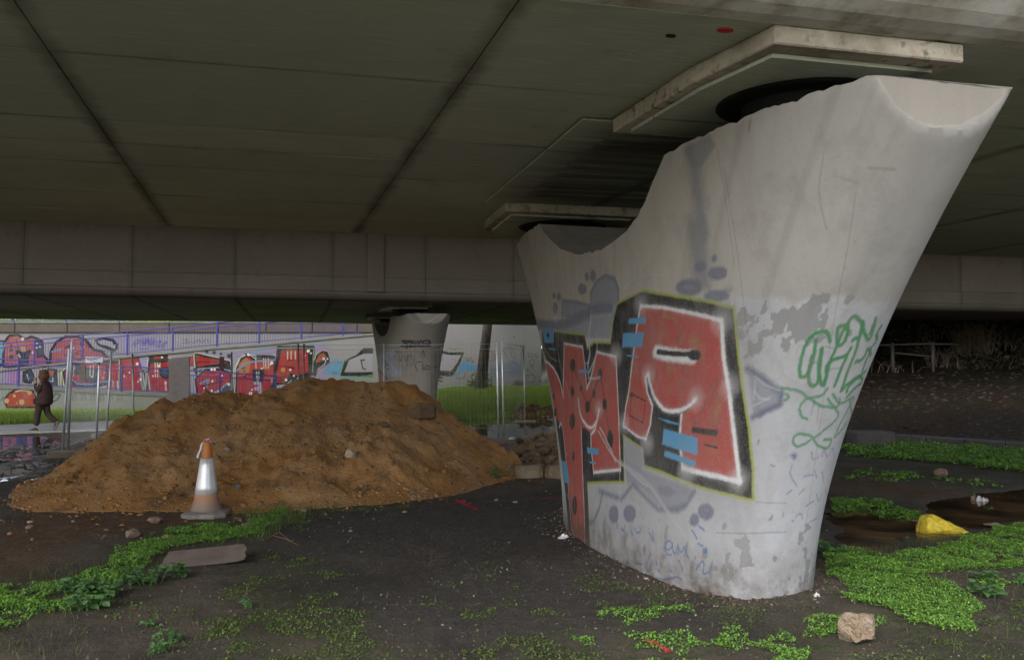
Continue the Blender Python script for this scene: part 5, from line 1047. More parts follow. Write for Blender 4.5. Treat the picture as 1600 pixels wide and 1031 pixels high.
n = 16000; q = np.stack([RNG.uniform(-8, 1.4, n), RNG.uniform(8.2, 14.2, n)], -1); hh = mound_h(q[:, 0], q[:, 1], False); edge_ = np.minimum(polysd(q[:, 0], q[:, 1], CLAY), 5); k = ((hh > .01) | (RNG.random(n) < .10*np.exp(-np.maximum(edge_+.6, 0)*1.6))) & (RNG.random(n) < .10+.55*np.exp(-hh*2.4)+.3*sstep(.1, .4, fbm(q[:, 0]*1.3, q[:, 1]*1.3, 131))); q = q[k]; hh = np.maximum(mound_h(q[:, 0], q[:, 1]), 0)
S = .008+.026*RNG.random(len(q))**5+.012*RNG.random(len(q))**2; S *= np.where(RNG.random(len(q)) < .02, 1.7, 1)
o = pebbles('clods', np.stack([q[:, 0], q[:, 1], hh+gz(q[:, 0], q[:, 1])*.6+S*.15], -1), S, M_clod, T, mb0); tag(o, None, None, None, 'stuff')
# loose soil heaps by the pool
n = 7000; q = np.stack([RNG.uniform(-8, 1.4, n), RNG.uniform(8.2, 13, n)], -1); off_ = RNG.uniform(.04, .5, n)**1.4; k = (mound_h(q[:, 0], q[:, 1], False) <= .012) & (mound_h(q[:, 0], q[:, 1]+off_, False) > .02) & (RNG.random(n) < 1.15-1.6*off_); q = q[k]
S = .006+.028*RNG.random(len(q))**4; tag(pebbles('crumbs', np.stack([q[:, 0], q[:, 1], gz(q[:, 0], q[:, 1])+S*.2], -1), S, M_clod, T, mb0), None, None, None, 'stuff')
def heap(name, label, pts, k, mat, cl, x0, x1, y0, y1, seed, cat='soil heap', cm=None, cs=(.02, .07)):
    xs = np.arange(x0, x1, .05); ys = np.arange(y0, y1, .05); X, Y = np.meshgrid(xs, ys); H = np.full(X.shape, -.2)
    for P in pts: H = np.maximum(H, P[2]-k*np.hypot(X-P[0]+.15*fbm(X*2, Y*2, seed), Y-P[1]+.15*fbm(X*2, Y*2, seed+3)))
    H = H+.07*fbm(X*3.5, Y*3.5, seed+5, 4)+.05*fbm(X*11, Y*11, seed+7, 3); G = gz(X, Y); kp = H > G-.02; Z = np.where(kp, H, G-.06)
    Fh = grid_faces(*X.shape); Fh = Fh[kp.ravel()[Fh].any(1)]; u = np.unique(Fh); rm = np.full(X.size, -1); rm[u] = np.arange(len(u)); base = np.array([(x0+x1)/2, (y0+y1)/2, 0])
    T = thing(name, label, cat, tuple(base)); link('soil', mesh_data('soil', np.stack([X, Y, Z], -1).reshape(-1, 3)[u]-base, rm[Fh], mat, True), T)
    idx = np.argwhere(kp); c = idx[RNG.integers(0, len(idx), cl)]; P = np.stack([X[c[:, 0], c[:, 1]], Y[c[:, 0], c[:, 1]], H[c[:, 0], c[:, 1]]], -1)+RNG.normal(0, .015, (cl, 3)); S = cs[0]+(cs[1]-cs[0])*RNG.random(cl)**3
    tag(pebbles('clods', P, S, cm or M_clod, T, base, .8), None, None, None, 'stuff'); return T
M_earth2 = simple('pale_clay', (.17, .115, .065), .95, .15, 0, 'world', [(1.5, .4, .65, (.26, .19, .12), .8), (7, .5, .7, (.07, .045, .025), .8)], [(16, .05), (70, .01)])
M_clod2 = islandmat('clay_clods', [(.10, .07, .04), (.22, .16, .10), (.28, .21, .14), (.14, .10, .06)])
pl = [tuple(atY(px, py, Y)) for px, py, Y in ((822, 690, 15.6), (845, 680, 15.4), (870, 676, 15.2), (895, 674, 15.2), (850, 698, 14.9), (875, 704, 14.5))]
heap('soil_heap', 'lumpy heap of pale brown clay clods between the earth mound and the big pier', pl, .55, M_earth2, 420, -1.2, 2.6, 13.2, 17.4, 201, 'soil heap', M_clod2, (.025, .11))
pl = [tuple(atY(px, py, Y)) for px, py, Y in ((815, 633, 29.2), (835, 629, 29.4), (855, 632, 29.2), (875, 637, 28.4), (900, 640, 27.5))]
heap('rubble_heap', 'reddish rubble heap on the far edge of the pool below the grass bank', pl, .75, simple('red_soil', (.17, .08, .04), .95, .15, 0, 'world', [(2, .4, .65, (.08, .055, .045), .8)], [(14, .05)]), 240, -.6, 3.6, 26.4, 30.6, 231, 'soil heap', islandmat('rubble_bits', [(.12, .06, .035), (.20, .11, .06), (.09, .07, .07), (.30, .27, .25)]), (.03, .10))
pl = [tuple(atY(px, py, Y)) for px, py, Y in ((690, 640, 30.4), (715, 639, 30.6), (740, 638, 30.6), (765, 638, 30.5), (790, 639, 30.4))]
heap('mud_bank', 'dark crumbling mud edge along the far side of the pool', pl, 1.0, simple('dark_mud', (.05, .038, .028), .9, .25, 0, 'world', [(3, .4, .65, (.09, .07, .05), .8)], [(14, .05)]), 120, -3.4, 0.6, 29.4, 31.6, 251, 'mud bank', islandmat('mud_bits', [(.05, .04, .03), (.12, .10, .08)]), (.02, .07))
# ------------------------------------------------------------------ rocks and rubble
def rock_mesh(name, sx, sy, sz, seed, mat, cuts=9, sub=3, rough=.11):
    r = np.random.default_rng(seed); bm = bmesh.new(); bmesh.ops.create_icosphere(bm, subdivisions=sub, radius=1)
    V = np.array([v.co[:] for v in bm.verts])
    for _ in range(cuts):
        d = r.normal(size=3); d /= np.linalg.norm(d); t = r.uniform(.5, .85); s = V@d; V = V-np.maximum(0, s-t)[:, None]*d
    V = V*(1+rough*fbm(V[:, 0]*2.2+seed, V[:, 1]*2.2+V[:, 2]*1.7, seed, 3)[:, None]); V = V/np.abs(V).max(0)*np.array([sx, sy, sz])
    for v, p in zip(bm.verts, V): v.co = p
    bm.normal_update(); me = bpy.data.meshes.new(name); bm.to_mesh(me); bm.free(); me.materials.append(mat); return me
M_rock = simple('sandstone', (.27, .205, .14), .9, .25, 0, 'Object', [(6, .42, .66, (.20, .14, .09), .8), (14, .52, .7, (.40, .36, .30), .7), (9, .58, .7, (.10, .085, .075), .8)], [(7, .05), (18, .03), (60, .008)])
M_rock_pale = simple('pale_stone', (.40, .33, .26), .9, .25, 0, 'Object', [(6, .42, .66, (.30, .22, .15), .7)], [(14, .012)])
M_rock_dark = simple('dark_stone', (.085, .065, .05), .9, .2, 0, 'Object', [(6, .42, .66, (.14, .09, .05), .7)], [(12, .015)])
M_rock_pink = simple('pinkish_stone', (.23, .16, .125), .9, .2, 0, 'Object', [(6, .42, .66, (.14, .10, .08), .7)], [(14, .012)])
def rock(px, py, wpx, asp, mat, label, seed, deep=.8, onm=False, rz=0., group=None, sink=.25, cat='rock'):
    p = onground(px, py) if not onm else None
    if onm:
        best = None
        for D in np.arange(8.6, 14.2, .03):
            P = atY(px, py, D); h = float(mound_h(np.array([P[0]]), np.array([P[1]]))[0])
            if h > .01 and h >= P[2]: best = np.array([P[0], P[1], h]); break
        p = best if best is not None else onground(px, py)
    D = p[1]; sx = wpx*D/F/2; o = link('rock', rock_mesh('rock', sx, sx*deep, sx*asp, seed, mat, 11, 4 if wpx > 40 else 3 if wpx > 12 else 2, .2 if wpx > 40 else .12)); o.location = (p[0], p[1], p[2]+sx*asp*(1-sink)); o.rotation_euler = (0, 0, rz)
    return tag(o, label, cat, group)
rock(1337, 1003, 64, .88, M_rock, 'big rough buff rock among green plants at the lower right', 1, .8, rz=.3)
rock(1471, 744, 25, .62, M_rock_pink, 'pinkish stone in the shallow mud below the strip of green plants', 2)
rock(1523, 784, 14, .8, M_rock_pink, 'small round brown stone against the crumpled white litter', 3)
rock(205, 839, 26, .62, M_rock_pink, 'reddish wedge stone left of the cone beside the green plants', 4)
rock(243, 818, 25, .5, M_rock_pink, 'flat pinkish stone between the wedge stone and the cone', 5)
rock(682, 772, 20, .62, M_rock_pale, 'pale rounded stone at the right foot of the earth mound', 6)
rock(645, 780, 14, .7, M_rock_pink, 'brown stone just left of the pale rounded stone', 7)
rock(632, 771, 13, .7, M_rock_dark, 'dark stone in the small pile at the foot of the mound', 8)
rock(652, 768, 14, .8, M_rock_dark, 'dark stone leaning on the others left of the pale stone', 9)
rock(663, 774, 9, .7, M_rock_pink, 'little brown stone touching the pale rounded stone', 10)
rock(46, 826, 14, .6, M_rock_pink, 'small reddish stone on the dark mud at the left', 11)
rock(47, 827-10, 10, .5, M_rock_pale, 'small whitish stone behind the reddish stone on the left mud', 12)
rock(372, 812, 16, .5, M_rock_dark, 'flat grey stone right of the cone base', 13)
rock(385, 822, 17, .35, M_rock_pink, 'thin flat stone between the cone base and the grass', 14)
rock(660, 650, 50, .55, simple('grey_lump', (.16, .10, .055), .95, .2, 0, 'Object', [(4, .4, .65, (.09, .07, .05), .8)], [(12, .02)]), 'large angular grey lump lodged high on the right slope of the mound', 15, .8, True, .5, None, .5)
rock(602, 670, 14, .7, M_rock_dark, 'dark round stone in the middle of the right slope of the mound', 16, .8, True)
rock(355, 705, 12, .7, simple('grey_stone', (.20, .18, .16), .9), 'grey stone on the mound just right of the cone tip', 17, .8, True)
rock(549, 715, 20, .7, M_rock_pale, 'pale buff lump low on the front of the mound', 18, .8, True)
rock(371, 763, 12, .8, simple('grey_stone', (.15, .13, .12), .9), 'grey stone low on the mound right of the cone sleeve', 19, .8, True)
rock(1010, 905, 8, .5, M_rock_pale, 'tiny pale pebble at the foot of the big pier', 20)
rock(775, 783, 7, .8, M_rock_pink, 'small brown pebble beside the thin red ground line', 21)
rock(805, 785, 9, .3, M_rock_pale, 'flat pale pebble on the thin red ground line', 22)
rock(1553, 823, 28, .3, M_rock_pink, 'flat grey stone at the right tip of the yellow bag', 23)
rock(1430, 815, 18, .3, M_rock_pink, 'flat dark stone at the left side of the yellow bag', 24)
rock(525, 778, 11, .6, M_rock_dark, 'dark stone at the foot of the mound by a small green tuft', 25, .8)
rock(560, 772, 9, .6, M_rock_dark, 'small dark stone right of the green tuft at the mound foot', 26, .8)
rock(475, 800, 10, .6, M_rock_pale, 'little pale stone in the grass at the front of the mound', 27, .8)
# broken pale kerb in front of the clay heap
M_kpale = simple('pale_kerb_concrete', (.25, .20, .15), .85, .25, 0, 'Object', [(3, .4, .65, (.16, .11, .065), .9), (12, .5, .72, (.32, .28, .23), .7)], [(16, .015)])
M_kdark = simple('soiled_kerb_concrete', (.14, .115, .085), .9, .2, 0, 'Object', [(3, .4, .65, (.09, .07, .05), .8)], [(16, .015)])
ka, kb = onground(742, 747), onground(905, 747); K = thing('broken_kerb', 'broken pale concrete kerb lying in front of the clay heap, left of the big pier', 'kerb', tuple(ka)); dk = (kb-ka); dl = np.linalg.norm(dk[:2]); dk = dk/dl; nk_ = np.array([-dk[1], dk[0], 0])
for a, b, mt, h, tl in ((0, .34, M_kdark, .13, 0), (.345, .66, M_kpale, .175, .02), (.665, .99, M_kpale, .185, -.015)):
    mb = MB().bbox(dl*a+.01, dl*b-.01, 0, .26, -.08, h, .055, lambda l, w, z: tuple(ka+dk*l+nk_*(w+tl*l)+np.array([0, 0, z+tl*l*.3]))); mb.build('kerb_stone', mt, K, ka)
rock(831, 742, 22, .75, simple('ochre_clay', (.24, .15, .07), .95), 'round ochre clay lump stuck to the pale kerb', 28)
# loose grit on the ground
M_grit = islandmat('grit', [(.05, .045, .04), (.10, .085, .07), (.15, .13, .11), (.09, .065, .045), (.26, .24, .21)])
n = 5200; th_ = RNG.uniform(-.62, .62, n); r_ = 4.6*np.exp(RNG.random(n)*1.05); q = np.stack([np.sin(th_)*r_, np.cos(th_)*r_], -1)
k = (mound_h(q[:, 0], q[:, 1], False) < .02) & (fbm(q[:, 0]*1.2, q[:, 1]*1.2, 141) > -.25); q = q[k]; S = .0025+.009*RNG.random(len(q))**4
tag(pebbles('gravel', np.stack([q[:, 0], q[:, 1], gz(q[:, 0], q[:, 1])+S*.3], -1), S, M_grit), 'small grit scattered over the dark soil', 'gravel', None, 'stuff')
n = 2600; q = np.stack([RNG.uniform(-12.5, -6.2, n), RNG.uniform(12.2, 20, n)], -1); S = .015+.035*RNG.random(n)**3
tag(pebbles('gravel', np.stack([q[:, 0], q[:, 1], gz(q[:, 0], q[:, 1])+S*.1], -1), S, islandmat('wet_grit', [(.035, .03, .027), (.08, .07, .06), (.16, .15, .14)], .35), None, None, .45), 'wet stones and clods on the muddy ground at the left', 'gravel', None, 'stuff')
n = 1900; q = np.stack([RNG.uniform(6.5, 20, n), RNG.uniform(17.5, 29.5, n)], -1); S = .02+.07*RNG.random(n)**2
tag(pebbles('gravel', np.stack([q[:, 0], q[:, 1], gz(q[:, 0], q[:, 1])+S*.1], -1), S, islandmat('dead_leaves', [(.03, .025, .02), (.035, .029, .024), (.075, .066, .06), (.05, .04, .03)], .5), None, None, .3), 'dead leaves and stones on the rising dark ground at the right', 'gravel', None, 'stuff')
n = 1500; ph_ = RNG.uniform(0, 6.283, n); lq, wq = pier_lw(ph_, np.zeros(n)); ex_ = 1+.16*RNG.random(n)**1.8; XY = C0+(lq*ex_)[:, None]*CV+(wq*(1+(ex_-1)*2.6))[:, None]*CU; S = .003+.014*RNG.random(n)**4
tag(pebbles('gravel', np.stack([XY[:, 0], XY[:, 1], gz(XY[:, 0], XY[:, 1])+S*.3], -1), S, islandmat('base_debris', [(.06, .045, .033), (.14, .10, .07), (.20, .17, .14), (.05, .035, .025)])), 'fallen grit and crumbs round the foot of the big pier', 'gravel', None, 'stuff')
# ------------------------------------------------------------------ traffic cone
cp = onground(322, 806); T = thing('traffic_cone', 'dirty orange traffic cone with a silver sleeve, red and white tape tied round its tip', 'traffic cone', tuple(cp), .12)
k = cp[1]/F; H = (812-690)*k
M_cbase = simple('cone_base_rubber', (.185, .165, .15), .8, .3, 0, 'Object', [(7, .4, .68, (.28, .25, .22), .8), (18, .5, .7, (.10, .085, .07), .6)], [(30, .003)])
M_cor = simple('cone_orange', (.46, .155, .03), .55, .4, 0, 'Object', [(9, .45, .7, (.34, .13, .04), .8)], [(40, .001)])
M_clow = NB('cone_dirty_orange'); co = M_clow.coord('Object'); sx = M_clow.n('ShaderNodeSeparateXYZ'); M_clow.l(co, sx.inputs[0]); M_clow = M_clow.done(M_clow.mix(M_clow.ramp(M_clow.math('ADD', M_clow.math('MULTIPLY', M_clow.noise(co, 12, 5), .12), sx.outputs[2]), .13, .34), (.19, .165, .145), (.42, .20, .10)), .7, .3)
M_slv = simple('silver_sleeve', (.66, .66, .68), .35, .5, .35, 'Object', [(12, .5, .7, (.50, .50, .52), .7)], [(25, .003)])
w = .235
def sq(r, n_=8): 
    c_ = r*.42; return [(-r, -r+c_), (-r+c_, -r), (r-c_, -r), (r, -r+c_), (r, r-c_), (r-c_, r), (-r+c_, r), (-r, r-c_)]
mb = MB(); rings = [(sq(w*.97), 0), (sq(w), .012), (sq(w*.98), .05), (sq(w*.86), .062), (sq(w*.66), .075)]
V = []; Fc = []
for P, z in rings: V += [(x, y, z) for x, y in P]
for i in range(len(rings)-1):
    for j in range(8): Fc.append((i*8+j, i*8+(j+1) % 8, (i+1)*8+(j+1) % 8, (i+1)*8+j))
Fc += [tuple(range(8))[::-1], tuple(range(32, 40))]
mb.add(V, Fc).build('base', M_cbase, T)
zb = .075; r0, r1 = .145, .036
def rz_(z): t = (z-zb)/(H-.05-zb); return r0+(r1-r0)*t+.022*max(0, 1-t*7)**2
zs1, zs2 = .245, H*.735
MB().loft([(0, 0, zb-.01, .175, .175), (0, 0, zb+.012, .162, .162)]+[(0, 0, z, rz_(z), rz_(z)) for z in np.linspace(zb+.03, zs1+.01, 7)], 28).build('lower_body', M_clow, T, None, True)
MB().loft([(0, 0, z, rz_(z)+.004, rz_(z)+.004) for z in np.linspace(zs1, zs2, 6)], 28).build('reflective_sleeve', M_slv, T, None, True)
MB().loft([(0, 0, z, rz_(z), rz_(z)) for z in np.linspace(zs2-.01, H-.06, 6)]+[(0, 0, H-.05, r1*.7, r1*.7)], 28).build('upper_body', M_cor, T, None, True)
MB().box(.008, .012, -.2, -.19, 0, .01).v
seam = [(rz_(z)*math.cos(-1.05), 0, z) for z in (zs1+.005, zs2-.005)]
MB().tube([((rz_(z)+.0045)*math.cos(-1.32), (rz_(z)+.0045)*math.sin(-1.32), z) for z in (zs1+.003, (zs1+zs2)/2, zs2-.003)], .0022, 5).build('sleeve_seam', simple('seam', (.30, .30, .31), .5), T)
M_twh = simple('tape_white', (.68, .64, .66), .5); M_tred = simple('tape_red', (.50, .03, .06), .5)
tp = thing('barrier_tape', 'red and white barrier tape knotted round the tip of the traffic cone', 'tape', (cp[0], cp[1], cp[2]+H-.055))
mb = MB(); mr = MB()
for j in range(9):
    a = j*.75; z = -.006+.006*j; pts = [(math.cos(a+t)*(.036-.0015*j), math.sin(a+t)*(.036-.0015*j), z+.012*math.sin(2.3*t+j)) for t in np.linspace(0, 2.0, 7)]
    (mr if j % 3 == 1 else mb).tube(pts, [.006, .011, .009, .012, .008, .010, .005], 5)
mr.tube([(-.01, -.02, .03), (.008, -.03, .05), (.015, -.02, .035)], [.008, .014, .007], 6)
mb.build('white_band', M_twh, tp, None, True); mr.build('red_band', M_tred, tp, None, True)
tail = [(-.035, -.02, .0), (-.05, -.035, -.03), (-.056, -.04, -.08), (-.075, -.045, -.12), (-.085, -.05, -.155), (-.078, -.05, -.17)]
V = []; 
for p in tail: V += [(p[0]-.011, p[1]-.004, p[2]), (p[0]+.011, p[1]+.004, p[2])]
o = mesh_data('tail', V, [(2*i, 2*i+1, 2*i+3, 2*i+2) for i in range(len(tail)-1)], M_twh, True); o = link('tail', o, tp); md = o.modifiers.new('t', 'SOLIDIFY'); md.thickness = .002
# ------------------------------------------------------------------ board, bag, litter, paint on the ground
M_board = simple('old_board', (.11, .083, .072), .85, .25, 0, 'Object', [(4, .4, .66, (.155, .122, .107), .8, (1, .2, 1)), (14, .5, .7, (.09, .065, .05), .7, (.3, 1, 1))], [(20, .004, (.3, 1, 1))])
bp = onground(318, 884); kk = bp[1]/F; bw_ = 126*kk
P = [(-bw_/2, 0), (-.1, .004), (.12, .0), (bw_/2-.06, .012), (bw_/2-.01, .03), (bw_/2, .06), (bw_/2-.015, .10), (bw_/2-.005, .16), (bw_/2-.04, .235), (.1, .228), (-bw_/2+.02, .222), (-bw_/2, .12)]
o = MB().prism(P, 0, .022).build('board', M_board); o.location = (bp[0], bp[1], bp[2]+.002); o.rotation_euler = (math.radians(23), math.radians(-4), .14)
bm = bmesh.new(); bm.from_mesh(o.data); bmesh.ops.bevel(bm, geom=list(bm.edges), offset=.003, segments=1, affect='EDGES'); bm.to_mesh(o.data); bm.free()
tag(o, 'broken grey brown board lying tilted on the green plants in front of the cone', 'board')
# yellow bag: a slack pouch, tall at the left and drawn to a point at the right
bp = onground(1476, 832); kk = bp[1]/F; Lb, Hb = 86*kk, 30*kk; nu, nv = 60, 40
uu, vv_ = np.meshgrid(np.linspace(0, 1, nu), np.linspace(0, 2*math.pi, nv, endpoint=False))
env = np.interp(uu, [0, .02, .10, .25, .45, .65, .85, 1], [.02, .78, 1.0, 1.0, .80, .52, .26, .02]); dep = np.interp(uu, [0, .08, .5, .9, 1], [.02, .8, 1, .5, .02])
wr = .10*np.sin(uu*26+2*np.sin(vv_*2))*np.sin(vv_)**2+.16*fbm(uu*7, vv_*1.6, 301, 4)+.14*np.abs(fbm(uu*5+vv_, vv_*2.2, 305, 3))-.10*np.abs(fbm(uu*9-vv_*1.5, vv_*3, 306, 2))
X = (uu-.5)*Lb+.012*fbm(uu*5, vv_*2, 307)+.03*(1-uu)*np.sin(vv_)*.5; Yb_ = np.cos(vv_)*dep*Lb*.26*(1+wr); Zb = np.maximum(0, (.5+.5*np.sin(vv_)))*env*Hb*1.02*(1+wr*.6)
Vb = np.stack([X, Yb_, Zb], -1); N = NB('yellow_plastic'); co = N.coord('Object'); N.done(N.mix(N.ramp(N.noise(co, 9, 5, .7), .45, .7, 0, .7), (.66, .50, .04), (.45, .33, .03)), .38, .45); N.b.inputs['Subsurface Weight'].default_value = 0; N.bump(N.noise(co, 16, 5, .65, (1, 1, .5), 1.2), .035, 1); M_bag = N.m
o = link('plastic_bag', grid_mesh('plastic_bag', Vb.transpose(0, 1, 2), M_bag)); o.data.polygons.foreach_set('use_smooth', np.ones(len(o.data.polygons), bool))
Fb = grid_faces(nv, nu); Fb2 = np.concatenate([Fb, np.stack([(nv-1)*nu+np.arange(nu-1), (nv-1)*nu+np.arange(1, nu), np.arange(1, nu), np.arange(nu-1)], -1)])
me = mesh_data('plastic_bag', Vb.reshape(-1, 3), Fb2, M_bag, True); o.data = me; o.location = (bp[0], bp[1], bp[2]-.02); o.rotation_euler = (0, 0, .05)
tag(o, 'crumpled yellow plastic bag half lying in the muddy puddle', 'plastic bag')
def litter(px, py, wpx, hpx, col, label, seed, cat='litter'):
    p = onground(px, py); kk = p[1]/F; r = np.random.default_rng(seed); n_ = 11; g = np.linspace(-1, 1, n_); X, Y = np.meshgrid(g, g)
    Z = np.abs(fbm(X*1.8+seed, Y*1.8, seed, 3))*2*(1-np.clip(np.hypot(X, Y), 0, 1)**2); V = np.stack([X*wpx*kk/2*(1+.25*fbm(X*2, Y*2, seed+2)), Y*wpx*kk*.4*(1+.25*fbm(X*2, Y*2, seed+4)), Z*hpx*kk*1.1+.004], -1)
    o = link('litter', grid_mesh('litter', V, simple('litter_paper', col, .6, .4, 0, 'Object', [(9, .45, .7, tuple(.6*c for c in col), .7)], [(30, .004)]))); o.location = p; o.modifiers.new('s', 'SOLIDIFY').thickness = .003; tag(o, label, cat)
litter(1535, 786, 22, 16, (.50, .49, .50), 'crumpled white grey litter beside a brown stone in the muddy water', 401)
litter(881, 840, 18, 6, (.72, .72, .74), 'small crumpled white paper at the left foot of the big pier', 402)
litter(1276, 931, 10, 6, (.60, .58, .56), 'scrap of white paper at the right foot of the big pier', 403)
litter(1418, 581, 14, 6, (.5, .5, .52), 'pale plastic scrap at the foot of the dark bank', 404)
litter(1508, 578, 14, 7, (.36, .34, .34), 'grey litter on the bank below the tall reeds', 405)
litter(1532, 577, 16, 6, (.38, .36, .35), 'scattered pale scraps on the bank right of the grey litter', 406)
litter(760, 646, 12, 4, (.42, .40, .40), 'pale scraps on the far edge of the pool by the fence posts', 407)
litter(1500, 607, 10, 3, (.45, .43, .42), 'tiny pale scrap on the rising brown ground at the right', 408)
litter(800, 686, 14, 4, (.20, .18, .155), 'grey rag on the near edge of the pool', 409)
N = NB('red_spray'); co = N.coord('world'); N.done((.62, .035, .05), .85, .2); N.l(N.ramp(N.noise(co, 35, 5, .75), .34, .52, 0, 1), N.b.inputs['Alpha']); M_spray = N.m
def groundmark(px, w0, label, mat):
    P = [onground(*p) for p in smoothpts(px, 10)]; P = np.array(P); V = []
    for i, p in enumerate(P):
        t = P[min(i+1, len(P)-1)]-P[max(i-1, 0)]; t /= np.linalg.norm(t[:2]); nx = np.array([-t[1], t[0], 0]); ww = w0*(.75+.25*math.sin(i*1.7))*(.4 if i in (0, len(P)-1) else 1)
        for s in (-1, 0, 1): q = p+nx*ww*s/2; V.append((q[0], q[1], gzs(q[0], q[1])+.006))
    Fc = [(3*i+j, 3*i+j+1, 3*i+j+4, 3*i+j+3) for i in range(len(P)-1) for j in (0, 1)]
    o = link('paint_mark', mesh_data('paint_mark', V, Fc, mat)); tag(o, label, 'paint mark')
groundmark([(712, 781), (728, 789), (746, 797)], .075, 'short thick red spray mark on the dark soil', M_spray)
groundmark([(690, 789), (740, 785), (800, 782), (880, 776)], .02, 'long thin red spray line running to the pier', M_spray)
groundmark([(1008, 999), (1028, 1008), (1046, 1020)], .05, 'red spray streak on the soil in front of the big pier', M_spray)
# ------------------------------------------------------------------ fences
M_galv = simple('galvanised_steel', (.40, .42, .45), .42, .5, .55, 'Object', [(4, .4, .7, (.30, .31, .33), .8)]); M_galv_dk = simple('dull_steel', (.12, .12, .125), .5, .4, .4)
M_foot = simple('fence_foot_concrete', (.16, .13, .105), .9, .2, 0, 'Object', [(5, .4, .7, (.10, .08, .06), .8)], [(20, .01)])
def post_pts(b, t, D=None):
    p = onground(*b) if D is None else None
    if D is not None: x = atY(b[0], b[1], D); p = np.array([x[0], D, gzs(x[0], D)])
    return p, atY(t[0], t[1], p[1])
PO = dict(A1=post_pts((97, 714), (108, 545)), A2=post_pts((106, 713), (112, 533)), B=post_pts((150, 694), (155, 567)), C=post_pts((166, 684), (174, 549)), D=post_pts((209, 668), (207, 553)),
          E=post_pts((363, 670), (362, 550)), F1=post_pts((467, 668), (466, 537)), F2=post_pts((474, 668), (475, 537)), X=post_pts((600, 676), (600, 537)), G1=post_pts((779, 683), (776, 535)), G2=post_pts((787, 681), (784, 532)), H=post_pts((820, 640), (818, 540), 26.5))
def fence(a, b, label, own, mat=M_galv, pitch=.10):
    (pa, ta), (pb, tb_) = PO[a], PO[b]; T = thing('mesh_fence', label, 'fence', tuple(pa), 0, 'temporary mesh fence panels'); L = pa
    for (p, t) in own: MB().tube([p+np.array([0, 0, -.02]), t], .023, 10).build('post', mat, T, L, True)
    f = lambda s, z: (pa+(pb-pa)*s)*(1-z)+(ta+(tb_-ta)*s)*z
    for nm, z in (('top_rail', .985), ('bottom_rail', .09)): MB().tube([f(0, z), f(1, z)], .004, 6).build(nm, mat, T, L, True)
    mb = MB(); n = max(8, int(np.linalg.norm(pb-pa)/pitch))
    for k in range(1, n): mb.tube([f(k/n, .09), f(k/n, .985)], .0008, 3, False)
    for k in range(1, 9): mb.tube([f(0, .09+.895*k/9), f(1, .09+.895*k/9)], .0012, 3, False)
    mb.tube([f(0, .93), f(1, .93)], .003, 4, False)
    tag(mb.build('wire_mesh', mat, T, L), None, None, None, 'stuff')
fence('A1', 'B', 'nearest mesh fence panel at the left, its post leaning beside a second post', [PO['A1'], PO['B']])
fence('A2', 'C', 'mesh fence with the tallest leaning post, left of the mound, running back to the path', [PO['A2'], PO['C']])
fence('C', 'D', 'short mesh fence panel between the left fence and the mound, single dark post', [PO['D']])
fence('D', 'E', 'mesh fence panel behind the left shoulder of the mound, behind the upright grey board', [PO['E']], M_galv_dk)
fence('E', 'F1', 'mesh fence panel in front of the red letters, behind the dip in the mound', [PO['F1']], M_galv_dk)
fence('F2', 'X', 'mesh fence panel behind the peak of the mound', [PO['F2'], PO['X']], M_galv_dk)
fence('X', 'G1', 'mesh fence panel crossing in front of the far pier to the pool', [PO['G1']])
fence('G2', 'H', 'mesh fence panel right of the pool running back to the grass bank', [PO['G2'], PO['H']], M_galv, .3)
def foot(P, rz, label):
    o = MB().bbox(-.35, .35, -.12, .12, 0, .14, .02).build('fence_foot', M_foot); o.location = (P[0], P[1], P[2]-.015); o.rotation_euler = (0, 0, rz); tag(o, label, 'fence foot', 'concrete fence feet')
foot((PO['A2'][0]+PO['A1'][0])/2+np.array([.12, -.08, 0]), .25, 'concrete foot under the two leaning fence posts at the left')
foot(PO['C'][0], 1.2, 'concrete foot under the far left fence post near the path')
foot(PO['H'][0], .1, 'concrete foot under the fence post on the grass bank')
# boards and signs hung on or standing by the fence
M_bgrey = simple('grey_board', (.20, .175, .17), .8, .3, 0, 'Object', [(2, .4, .7, (.25, .22, .215), .7), (11, .5, .7, (.14, .12, .115), .5)], [(12, .004)])
Db = 16.2; a = atY(264, 560, Db); b = atY(296, 557, Db); c = atY(300, 640, Db); d = atY(267, 640, Db)
o = MB().prism([(0, a[2]), (b[0]-a[0], b[2]), (c[0]-a[0]-.02, gzs(c[0], Db)-.02), (d[0]-a[0], gzs(d[0], Db)-.02)], -.02, .02, lambda x, y, z: (x, z, y)).build('board', M_bgrey); o.location = (a[0], Db, 0); tag(o, 'upright grey board standing behind the left shoulder of the mound', 'board')
def plate(name, q, Y, mat, label, cat, t=.012):
    P = [atY(px, py, Y) for px, py in q]; o = MB().prism([(p[0]-P[0][0], p[2]-P[0][2]) for p in P], -t, t, lambda x, y, z: (x, z, y)).build(name, mat); o.location = (P[0][0], Y, P[0][2]); return tag(o, label, cat)
M_brown = simple('brown_board', (.075, .045, .04), .8)
plate('board', [(343, 557), (350, 557), (350, 579), (343, 579)], PO['E'][0][1]-.06, M_brown, 'small dark brown board on the fence right of the upright grey board', 'board')
plate('board', [(124, 570), (134, 570), (133, 597), (125, 598)], 18.2, M_brown, 'narrow brown board on the left fence below the white sign', 'board')
M_sign = simple('sign_face', (.42, .42, .44), .6, .3, 0, 'Object', [(6, .4, .7, (.33, .33, .36), .6)])
YS = PO['B'][0][1]-.05; T = thing('sign', 'pale grey sign with faint blue lines on top of the left fence post', 'sign', tuple(atY(134, 564, YS)))
P = [atY(px, py, YS) for px, py in ((134, 557), (161, 558), (161, 566), (134, 567))]; MB().prism([(p[0], p[2]) for p in P], -.012, .012, lambda x, y, z: (x, YS+z, y)).build('sign_face', M_sign, T, T.location)
mb = MB()
